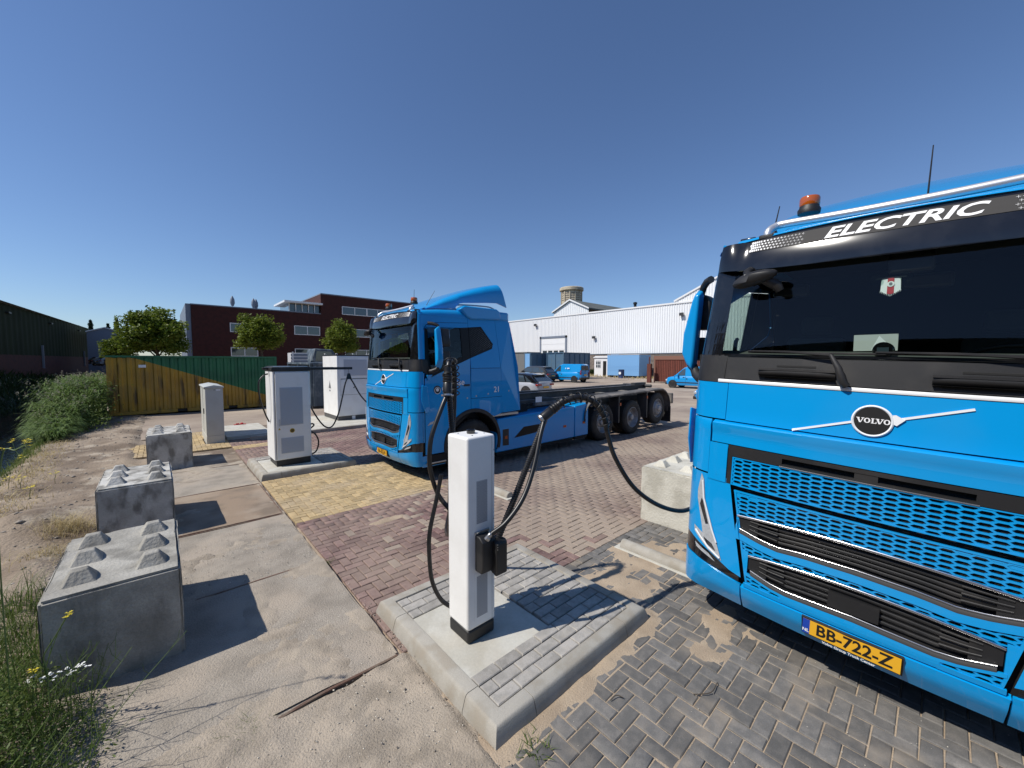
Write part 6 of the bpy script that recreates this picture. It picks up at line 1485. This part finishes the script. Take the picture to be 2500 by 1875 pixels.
    if kind == 'van':
        MB().add([(-2.112, -.66, 1.22), (-2.112, .66, 1.22), (-2.086, .60, 1.66), (-2.086, -.60, 1.66)], [(0, 1, 2, 3)]).build('rear_window', 'window', cb, recalc=False)
        MB().box(-2.12, -2.10, -.005, .005, .5, 1.75).build('door_gap', 'ink', body)
    else:
        x0, x1 = -2.06, -1.58; h = ztc(x1)
        MB().add([(x0-.02, -.72, 1.0), (x0-.02, .72, 1.0), (x1-.02, .58, h+.02), (x1-.02, -.58, h+.02)], [(0, 1, 2, 3)]).build('rear_window', 'window', cb, recalc=False)
        MB().box(-1.75, -1.5, -.6, .6, h+.015, h+.05).build('roof_edge_spoiler', 'gloss_black', cb, bevel=.01)
    MB().add([(1.30, -.74, 1.04), (1.30, .74, 1.04), (.58 if kind != 'van' else .52, .60, ztc(.56)-.02), (.58 if kind != 'van' else .52, -.60, ztc(.56)-.02)], [(0, 1, 2, 3)]).build('windscreen', 'window', cb, recalc=False)
    b = MB(); b.box(-L/2-.03, -L/2+.2, -Wd*.46, Wd*.46, .30, .52); b.build('rear_bumper', 'plastic' if kind != 'hatch' else paint, body, bevel=.04)
    b = MB(); b.box(L/2-.25, L/2+.02, -Wd*.40, Wd*.40, .28, .46); b.build('front_bumper', 'plastic', body, bevel=.04)
    MB().box(-L/2-.036, -L/2-.03, -.26, .26, .60 if kind != 'van' else .70, .70 if kind != 'van' else .81).build('number_plate', 'plate_yellow', body)
    return t
PI2 = math.pi/2
v1 = car((34.9, 29.15, 0), PI2+.10, 'van', 'van_blue', 'light blue delivery van with dark rear windows parked before the blue containers', 1.12, 'van', 'light blue delivery vans in the yard')
car((35.25, 15.0, 0), PI2, 'van', 'van_blue', 'light blue delivery van with its nose showing before the board shed', 1.05, 'van', 'light blue delivery vans in the yard')
car((22.75, 7.25, 0), PI2, 'van', 'van_blue', 'light blue delivery van mostly hidden behind the mirror of the near truck', 1.0, 'van', 'light blue delivery vans in the yard')
text('lettering', 'omrinlas' if 0 else 'o blue sse' if 0 else 'o  sse', .22, lambda x, y, z: (-.55-x, -.85 if 0 else .872, 1.42+y), 'white_print', v1, bold=.008)
car((32.6, 32.1, 0), PI2+.12, 'suv', 'car_grey', 'dark grey hatchback with a sloping rear window beside the light blue van', 1.12, 'car', 'private cars in the yard')
car((18.3, 19.6, 0), PI2+.1, 'hatch', 'car_white', 'white car with black roof and red tail lamps behind the far truck frame', 1.08, 'car', 'private cars in the yard', rear_black=True)
for k in range(4):
    car((-5.9+k*.75, 84-.6*k, 1.6), PI2*(.2+.1*k), 'hatch', 'car_white' if k % 2 else 'car_grey', ('car parked leftmost before the grey gabled hall', 'second car from the left before the grey gabled hall', 'third car from the left before the grey gabled hall', 'rightmost car before the grey gabled hall')[k], .9, 'car', 'cars parked far off by the grey hall')

# pickup with a crate load behind the charger cabinets
pk = empty('pickup_truck', (7.0, 30, 0), 'dark pickup truck with a grey crate load, seen over the charger cabinets', 'pickup truck')
MB().box(.2, 2.9, 0, 1.9, .4, 2.2).build('cargo_bed', 'skip_steel', pk)
b = MB(); b.prism([(1.0, 1.2), (2.9, 1.2), (2.8, 2.5), (2.3, 3.2), (1.15, 3.25), (.95, 2.6)], 1, -.05, 1.85); cb = b.build('cab', 'skip_steel', pk, bevel=.05)
MB().add([(1.15, -.056, 2.35), (2.55, -.056, 2.35), (2.2, -.056, 3.05), (1.25, -.056, 3.08)], [(0, 1, 2, 3)]).build('side_window', 'window', cb, recalc=False)
for x in (.9, 2.6): MB().lathe([(.25, 0), (.42, -.01), (.42, .25), (.2, .25)], (x, -.02, .42), 1, 20).build('wheel', 'rubber', pk)
cr = empty('crate', (6.55, 29.6, 2.2), 'grey plastic crate strapped with white bands behind the left charger cabinet', 'crate')
MB().box(0, 1.0, 0, 1, 0, .72).build('crate_body', 'louvre', cr, bevel=.02)
for k in range(3): MB().box(-.02, 1.02, -.012, -.001, .08+k*.22, .2+k*.22).build('slat', 'clad_grey', cr)
MB().box(.06, .14, -.03, -.013, 0, .8).build('strap', 'frame_white', cr)
# ================================================================ vegetation
def leafmat(name, col, col2, rand=.7, trans=.35):
    m = bpy.data.materials.new(name); m.use_nodes = True; n = m.node_tree.nodes; l = m.node_tree.links
    b = n['Principled BSDF']; b.inputs['Roughness'].default_value = .55; b.inputs['Specular IOR Level'].default_value = .3
    geo = n.new('ShaderNodeNewGeometry'); mx = n.new('ShaderNodeMix'); mx.data_type = 'RGBA'
    mx.inputs[6].default_value = (*col, 1); mx.inputs[7].default_value = (*col2, 1); l.new(geo.outputs['Random Per Island'], mx.inputs[0])
    l.new(mx.outputs[2], b.inputs['Base Color'])
    t = n.new('ShaderNodeBsdfTranslucent'); l.new(mx.outputs[2], t.inputs[0])
    ms = n.new('ShaderNodeMixShader'); ms.inputs[0].default_value = trans
    o = n['Material Output']; l.new(b.outputs[0], ms.inputs[1]); l.new(t.outputs[0], ms.inputs[2]); l.new(ms.outputs[0], o.inputs[0]); return m
M['leaf'] = leafmat('tree_leaf', (.10, .15, .014), (.20, .235, .03)); M['leaf_dark'] = leafmat('tree_leaf_dark', (.085, .14, .014), (.17, .21, .025)); M['conifer'] = leafmat('conifer_needles', (.012, .028, .014), (.02, .045, .02), trans=.1)
M['grass'] = leafmat('meadow_grass', (.07, .125, .022), (.15, .19, .05)); M['grass_dark'] = leafmat('dark_bank_grass', (.022, .045, .012), (.04, .07, .02), trans=.2)
M['reed'] = leafmat('reed_leaf', (.085, .15, .03), (.18, .25, .08)); M['straw'] = leafmat('dry_straw', (.42, .33, .16), (.55, .46, .26)); M['plume'] = leafmat('reed_plume', (.26, .24, .19), (.40, .37, .30))
M['bark'] = mat('bark', (.07, .055, .04), .9, fine=.4, fscale=12, bump=.02, bscale=14)
M['petal_yellow'] = mat('yellow_petal', (.75, .60, .02), .6); M['petal_white'] = mat('white_petal', (.82, .82, .78), .6); M['stem'] = mat('green_stem', (.12, .18, .05), .6)

def leaves(pos, size, g, flat=.35):
    """pointed leaf quads at pos (n,3)"""
    n = len(pos); d = g.normal(size=(n, 3)); d[:, 2] *= .6; d /= np.linalg.norm(d, axis=1, keepdims=True)
    u = g.normal(size=(n, 3)); u -= d*(u*d).sum(1, keepdims=True); u /= np.linalg.norm(u, axis=1, keepdims=True)
    s = (size*g.uniform(.6, 1.3, n))[:, None]
    v = np.stack([pos-d*s, pos+u*s*flat, pos+d*s, pos-u*s*flat], 1).reshape(-1, 3)
    return v, np.arange(4*n).reshape(-1, 4)
def tree(x, y, h, rx, rz, cz, label, m='leaf', n=19000, seed=1, name='tree', cat='tree', group='round crowned trees before the brick office'):
    g = np.random.default_rng(seed); t = empty(name, (x, y, 0), label, cat, group)
    b = MB(); b.tube([(0, 0, 0), (.03, .02, h*.25), (0, .03, cz)], [.16, .12, .07], 8)
    for k in range(9):
        a = 2*math.pi*k/9+g.uniform(-.3, .3); z0 = cz-rz*g.uniform(.5, .9); L = g.uniform(.6, .95)
        b.tube(bez([(0, 0, z0), (rx*.4*L*math.cos(a), rx*.4*L*math.sin(a), z0+rz*.35), (rx*.85*L*math.cos(a), rx*.85*L*math.sin(a), z0+rz*g.uniform(.5, 1.2))], 4), [.06-.0045*i for i in range(9)], 5)
    b.build('trunk', 'bark', t, smooth=60)
    K = 95; c = g.normal(size=(K, 3)); c /= np.linalg.norm(c, axis=1, keepdims=True); c *= (g.uniform(.35, 1.0, K)**.6)[:, None]
    c[:, 2] = np.where(c[:, 2] < -.55, c[:, 2]*.6, c[:, 2])
    wob = 1+.16*np.sin(3*np.arctan2(c[:, 1], c[:, 0])+seed)+.10*g.normal(size=K)
    c = c*wob[:, None]*np.array((rx, rx, rz))*.86+np.array((0, 0, cz))
    i = g.integers(0, K, n); sg_ = g.uniform(.16, .34, K)*rx*.62
    p = c[i]+np.clip(g.normal(size=(n, 3)), -1.6, 1.6)*sg_[i][:, None]*np.array((1, 1, .7))
    v, f = leaves(p, .085*rx/1.8+.03, g, .46); fast_mesh('crown', v, f, m, t)
    return t
tree(-.2, 40.6, 6, 1.95, 2.0, 4.35, 'broad round green tree at the left corner of the brick office', n=24000, seed=3, m='leaf_dark')
tree(7.3, 44.5, 6.5, 1.95, 2.15, 4.9, 'round bright green tree in the middle before the brick office', n=19000, seed=5)
tree(15.9, 47.5, 6.5, 2.05, 2.1, 4.75, 'round bright green tree nearest the front of the far truck', n=19000, seed=8)
tree(22.5, 50, 6.5, 2.1, 2.1, 4.8, 'green tree partly behind the cab of the far truck', n=9000, seed=9)
tree(-2.75, 48, 4.8, 1.15, 1.1, 3.3, 'low green bush tree left of the broad round tree', n=8000, seed=10, m='leaf_dark')
for k, (x, y, h) in enumerate(((-10.5, 118, 10.6), (-8.3, 122, 10.3), (-6.8, 120, 11.4), (-5.4, 124, 10.8), (-12.6, 121, 9.6))):
    g = np.random.default_rng(40+k); t = empty('conifer', (x, y, 0), ('dark conifer far behind the grey hall', 'dark conifer behind the ridge of the grey hall', 'tallest dark conifer right of the grey hall', 'rightmost dark conifer by the round tree', 'leftmost dark conifer behind the green hall')[k], 'tree', 'dark conifers far beyond the ditch')
    MB().tube([(0, 0, 0), (0, 0, h)], [.2, .03], 6).build('trunk', 'bark', t)
    n = 2600; z = g.uniform(.15, 1, n); lay_ = np.floor(z*9)/9; r = (1.03-z)*2.2*(.65+.5*((z*9) % 1 < .5)); a = g.uniform(0, 6.28, n); rr = r*np.sqrt(g.uniform(.1, 1, n))
    v, f = leaves(np.stack([rr*np.cos(a), rr*np.sin(a), z*h-rr*.25], -1), .26, g, .35); fast_mesh('crown', v, f, 'conifer', t)

def blades(n, xy, h, w_, g, bend=.35, seg=3, z0=None):
    """grass blades: xy (n,2), h (n,)"""
    a = g.uniform(0, 6.28, n); d = np.stack([np.cos(a), np.sin(a), np.zeros(n)], -1); q = np.stack([-np.sin(a), np.cos(a), np.zeros(n)], -1)
    z = ground_z(xy[:, 0], xy[:, 1]) if z0 is None else z0; base = np.concatenate([xy, z[:, None]-.02], 1); bb = (bend*g.uniform(.2, 1.6, n)*h)[:, None]
    rows = []
    for k in range(seg+1):
        t = k/seg; p = base+d*bb*t*t+np.array((0, 0, 1))*(h*(t-.18*t*t*bend*2))[:, None]; ww = (w_*(1-t*.92))[:, None]
        rows += [p-q*ww, p+q*ww]
    v = np.stack(rows, 1).reshape(-1, 3); m_ = 2*(seg+1); f = []
    o = np.arange(n)[:, None]*m_
    f = np.concatenate([o+np.array((2*k, 2*k+1, 2*k+3, 2*k+2)) for k in range(seg)], 0)
    return v, f
def join(*vf):
    V = []; F = []; o = 0
    for v, f in vf: V.append(v); F.append(f+o); o += len(v)
    return np.concatenate(V), np.concatenate(F)
g = np.random.default_rng(77)
# reeds on the near bank of the ditch
n = 3000; y = 17.2+9*g.uniform(0, 1, n)**.75; e = bank_edge(y)
x = e-g.uniform(-.3, .95, n)*(.3+.7*sstep(17.5, 22, y))+.40*sstep(19.5, 23.3, y); k_ = ~((x > -1.85) & (y > 23.1)); x, y = x[k_], y[k_]; n = len(x)
h = (.30+1.50*sstep(17.5, 23.3, y))*g.uniform(.45, 1.15, n)
zz = ground_z(x, y); h = h+np.clip(-zz, 0, .9)*.8
v1, f1 = blades(n, np.stack([x, y], 1), h, np.full(n, .006), g, .22, 4)
vs = [(v1, f1)]
st = v1.reshape(n, 5, 2, 3).mean(2)
for j in range(5):          # long arching leaves off each stem
    t = g.uniform(.25, .9, n); i0 = np.clip((t*4).astype(int), 0, 3); fr = t*4-i0; p0 = st[np.arange(n), i0]*(1-fr)[:, None]+st[np.arange(n), i0+1]*fr[:, None]
    a = g.uniform(0, 6.28, n); L = g.uniform(.25, .55, n); d = np.stack([np.cos(a), np.sin(a)], -1); q = np.stack([-np.sin(a), np.cos(a)], -1)
    r = []
    for kk, (u, z_, w_) in enumerate(((0, 0, .010), (.45, .30, .014), (.85, .33, .010), (1.1, .12, .001))):
        c = p0+np.concatenate([d*(L*u)[:, None], (L*z_)[:, None]], 1); o = np.concatenate([q*w_, np.zeros((n, 1))], 1); r += [c-o, c+o]
    v = np.stack(r, 1).reshape(-1, 3); o = np.arange(n)[:, None]*8; f = np.concatenate([o+np.array((2*k, 2*k+1, 2*k+3, 2*k+2)) for k in range(3)], 0); vs.append((v, f))
fast_mesh('reeds', *join(*vs), 'reed', kind='stuff')
tip = st[:, 4]; m_ = g.uniform(size=n) < .14; tp = np.repeat(tip[m_], 14, 0); tp = tp+g.normal(size=tp.shape)*np.array((.03, .03, .07))-np.array((0, 0, .05))
fast_mesh('reed_plumes', *leaves(tp, .035, g, .25), 'plume', kind='stuff')
# shrubs among the reeds, by the container corner
n = 9000; c = np.stack([g.uniform(-2.9, -1.75, 60), g.uniform(19.0, 23.0, 60)], 1); i = g.integers(0, 60, n); p = np.concatenate([c[i], np.zeros((n, 1))], 1)+g.normal(size=(n, 3))*np.array((.22, .25, .0))
hh = .15+1.25*sstep(18.6, 22.5, p[:, 1]); p = p[p[:, 0] > bank_edge(p[:, 1])-.9]; hh = .15+1.25*sstep(18.6, 22.5, p[:, 1]); n = len(p); p[:, 2] = ground_z(p[:, 0], p[:, 1])+hh*np.sqrt(g.uniform(0, 1, n)); fast_mesh('bank_herbs', *leaves(p, .05, g, .35), 'grass', kind='stuff')
# grass on the bank edge and dry fringe
n = 5500; y = 11+15*g.uniform(0, 1, n)**.5; x = bank_edge(y)+g.normal(-.30, .16, n)+.2*(fbm(y, y*0, 1.3, 3, 4)-.5); k_ = ~((x > -1.9) & (y > 23)); x, y = x[k_], y[k_]
v, f = blades(len(x), np.stack([x, y], 1), g.uniform(.08, .40, len(x))*(.5+.6*sstep(11, 18, y)), np.full(len(x), .007), g, .6); fast_mesh('bank_grass', v, f, 'grass', kind='stuff')
n = 3500; y = g.uniform(8, 23, n); x = bank_edge(y)+g.normal(.10, .2, n)
v, f = blades(n, np.stack([x, y], 1), g.uniform(.04, .18, n), np.full(n, .006), g, .9); fast_mesh('dry_grass', v, f, 'straw', kind='stuff')
# far bank below the hall
n = 16000; y = 4+110*g.uniform(0, 1, n)**1.6; x = -7.0-5.0*g.uniform(0, 1, n)-.002*y
v, f = blades(n, np.stack([x, y], 1), g.uniform(.25, .7, n)*(1+.01*y), .016+.0008*y, g, .6); fast_mesh('far_bank_grass', v, f, 'grass_dark', kind='stuff')
# tufts against the white hall
n = 2500; y = g.uniform(20, 40, n); x = 54.2-g.exponential(1.8, n)-np.clip((y-20)*.0, 0, 1); v, f = blades(n, np.stack([x, y], 1), g.uniform(.2, .6, n), np.full(n, .05), g, .6, z0=np.full(n, -.02)); fast_mesh('yard_weeds', v, f, 'straw', kind='stuff')
n = 2500; y = g.uniform(36.5, 40, n); x = 54.3-g.uniform(0, 1.6, n); v, f = blades(n, np.stack([x, y], 1), g.uniform(.3, 1.5, n), np.full(n, .05), g, .5, z0=np.full(n, -.02)); fast_mesh('wall_weeds', v, f, 'grass_dark', kind='stuff')
# foreground weeds beside the nearest block
n = 7000; x = g.uniform(-1.75, -.33, n); y = g.uniform(2.2, 5.6, n)
kx = (~((x > -.74) & (y > 4.0))) & (x < -.34-.12*np.sin(y*5)-.1*g.uniform(0, 1, n)*1.5) & (fbm(x, y, 2.5, 3, 3)+.25*sstep(-.5, -1., x) > .42); x, y = x[kx], y[kx]; n = len(x)
v, f = blades(n, np.stack([x, y], 1), g.uniform(.12, .42, n)*(.5+.5*sstep(-.35, -.8, x)), np.full(n, .0042), g, .55, 4); fast_mesh('foreground_grass', v, f, 'grass', kind='stuff')
n = 14000; c = np.stack([g.uniform(-1.5, -.42, 120), g.uniform(2.3, 4.0, 120)], 1); i = g.integers(0, 120, n); p = np.concatenate([c[i], np.zeros((n, 1))], 1)+g.normal(size=(n, 3))*np.array((.09, .09, 0)); k_ = (p[:, 1] < 4.03) | (p[:, 0] < -.74); p = p[k_]
p[:, 2] = ground_z(p[:, 0], p[:, 1])+.40*np.sqrt(g.uniform(0, 1, len(p)))*(.5+.5*sstep(-.4, -.8, p[:, 0])); fast_mesh('foreground_herbs', *leaves(p, .016, g, .30), 'grass', kind='stuff')
# seed stalks with thin side twigs
b = MB()
for k in range(70):
    x, y = g.uniform(-1.2, -.42), g.uniform(2.4, 4.0); z = float(ground_z(np.array(x), np.array(y))); h = g.uniform(.35, .66); dx, dy = g.normal(0, .16, 2)+np.array((.10, -.05))
    pts = bez([(x, y, z), (x+dx*.3, y+dy*.3, z+h*.5), (x+dx, y+dy, z+h)], 4); b.tube(pts, [.0032-.0002*i for i in range(len(pts))], 4, caps=False)
    for j in range(7):
        p = pts[3+j % 5]; a = g.uniform(0, 6.28); b.tube([p, p+Vector((.05*math.cos(a), .05*math.sin(a), .06)), p+Vector((.06*math.cos(a), .06*math.sin(a), .11))], .0014, 3, caps=False)
b.build('seed_stalks', 'reed')['kind'] = 'stuff'
def flower(name, label, pts, heads, m, r, petals, group=None):
    t = empty(name, (pts[0][0], pts[0][1], float(ground_z(np.array(pts[0][0]), np.array(pts[0][1])))), label, 'flower', group); o = Vector(t.location)
    b = MB(); b.tube([Vector(p)-o for p in bez([tuple(o)]+pts, 6)], .0035, 5, caps=False)
    for hd in heads:
        near = min(pts, key=lambda p: (Vector(p)-Vector(hd)).length); b.tube([Vector(near)-o, Vector(near).lerp(Vector(hd), .6)-o+Vector((0, 0, -.01)), Vector(hd)-o], .002, 4, caps=False)
    b.build('stem', 'stem', t)
    for hd in heads:
        c = Vector(hd)-o; b = MB()
        for s_ in range(4):
            cc = c+Vector(g.normal(0, r*.7, 3))
            for k in range(petals):
                a = 2*math.pi*k/petals; d = Vector((math.cos(a), math.sin(a), .25)); e_ = Vector((-math.sin(a), math.cos(a), 0))
                b.poly([cc, cc+d*r*.6+e_*r*.35, cc+d*r, cc+d*r*.6-e_*r*.35])
        b.build('blossom', m, t, recalc=False)
    return t
flower('yellow_flower', 'tall branching yellow flower leaning over the ditch at the left edge', [(-.74, 3.62, 1.3), (-.70, 3.59, 1.84), (-.64, 3.54, 1.885), (-.60, 3.50, 1.912)], [(-.58, 3.48, 1.94), (-.60, 3.50, 1.93), (-.65, 3.55, 1.93), (-.69, 3.58, 1.89), (-.62, 3.52, 1.852), (-.58, 3.48, 1.921)], 'petal_yellow', .011, 4, 'yellow flowers')
flower('yellow_flower', 'thin yellow flowered stalk standing before the nearest concrete block', [(-.60, 3.64, .45), (-.61, 3.64, .57), (-.55, 3.59, .70), (-.49, 3.53, .83)], [(-.47, 3.52, .85), (-.49, 3.53, .845), (-.48, 3.53, .835)], 'petal_yellow', .009, 4, 'yellow flowers')
flower('yellow_flower', 'short yellow flower low in the weeds by the nearest block', [(-.70, 3.84, .2), (-.69, 3.85, .36)], [(-.69, 3.85, .39), (-.71, 3.86, .38)], 'petal_yellow', .012, 4, 'yellow flowers')
flower('white_flower', 'white flower umbels before the lower left corner of the nearest block', [(-.52, 3.70, .2), (-.51, 3.69, .36)], [(-.53, 3.71, .41), (-.48, 3.66, .43), (-.45, 3.64, .44), (-.52, 3.70, .375), (-.50, 3.68, .40), (-.56, 3.73, .39), (-.47, 3.68, .41), (-.43, 3.62, .425)], 'petal_white', .008, 6, 'white flowers')
flower('white_flower', 'white flower umbels at the left edge of the weeds', [(-.68, 3.82, .2), (-.68, 3.82, .30)], [(-.59, 3.76, .35), (-.72, 3.88, .32), (-.69, 3.85, .36), (-.64, 3.80, .35), (-.66, 3.84, .33), (-.61, 3.78, .37)], 'petal_white', .008, 6, 'white flowers')
for k, (x, y) in enumerate(((-1.73, 10.2), (-1.59, 11.24), (-1.96, 11.0), (-2.15, 11.3))):
    z = float(ground_z(np.array(x), np.array(y))); flower('yellow_flower', ('low yellow weed on the bare bank beside the second block', 'yellow weed farthest up the bare bank', 'yellow weed on the bank near the water', 'yellow weed at the water edge of the bank')[k], [(x, y, z+.10), (x+.02, y, z+.2)], [(x+.05, y, z+.22), (x-.04, y+.02, z+.2), (x+.02, y-.05, z+.24)], 'petal_yellow', .02, 4, 'yellow weeds on the bank')
# weeds and dry tufts on the slabs and at the kerb
def tuft(x, y, n, h, m, name, label, spread=.06, cat='weed', w=.003, z=None):
    xy = np.array((x, y))+g.normal(size=(n, 2))*spread; v, f = blades(n, xy, g.uniform(.3, 1, n)*h, np.full(n, w), g, 1.0, 3, z0=None if z is None else np.full(n, z))
    o = fast_mesh(name, v, f, m); tag(o, kind='stuff') if cat == 'straw' or 'strip' in label else tag(o, label, cat)
tuft(1.40, 4.80, 40, .10, 'grass', 'weed', 'small green weed at the slab corner by the purple paving', .035, z=0.)
tuft(.80, 3.84, 60, .06, 'straw', 'dry_tuft', 'pale dry grass tuft on the slab beyond the shadow of the nearest block', .04, z=.01, w=.004)
tuft(.55, 3.92, 120, .03, 'grass_dark', 'moss_patch', 'dark weed patch on the slab at the shadow edge', .12, z=.0)
tuft(.30, 2.90, 90, .12, 'grass', 'weed', 'thin grass tuft in the slab joint near the bottom edge', .07, z=0., w=.002)
tuft(.08, 2.86, 70, .09, 'grass_dark', 'weed', 'dark grass strip in the slab joint left of the thin tuft', .09, z=0., w=.002)
tuft(1.62, 1.58, 60, .09, 'grass', 'weed', 'small green weed at the front corner of the kerbed island', .05, z=0., w=.005)
tuft(-1.0, 7.7, 500, .30, 'straw', 'straw_heap', 'heap of pale dry straw on the sand beside the second block', .13, cat='straw')
tuft(-.9, 6.7, 400, .22, 'straw', 'straw_heap', 'flattened dry straw between the sand heap and the second block', .22, cat='straw')
for k, (x, y, a, L) in enumerate(((1.05, 1.55, .6, .16), (2.35, 1.42, 2.2, .10), (2.75, 1.1, -.7, .25))):
    b = MB(); b.tube(bez([(x, y, .012), (x+L*.5*math.cos(a), y+L*.5*math.sin(a), .022), (x+L*math.cos(a+.4), y+L*math.sin(a+.4), .01)], 4), .0035, 5); tag(b.build('twig', 'bark'), ('thin curled twig on the sand left of the island', 'short dark twig on the sand before the island', 'long thin twig lying across the dark paving')[k], 'twig', 'twigs lying on the ground')
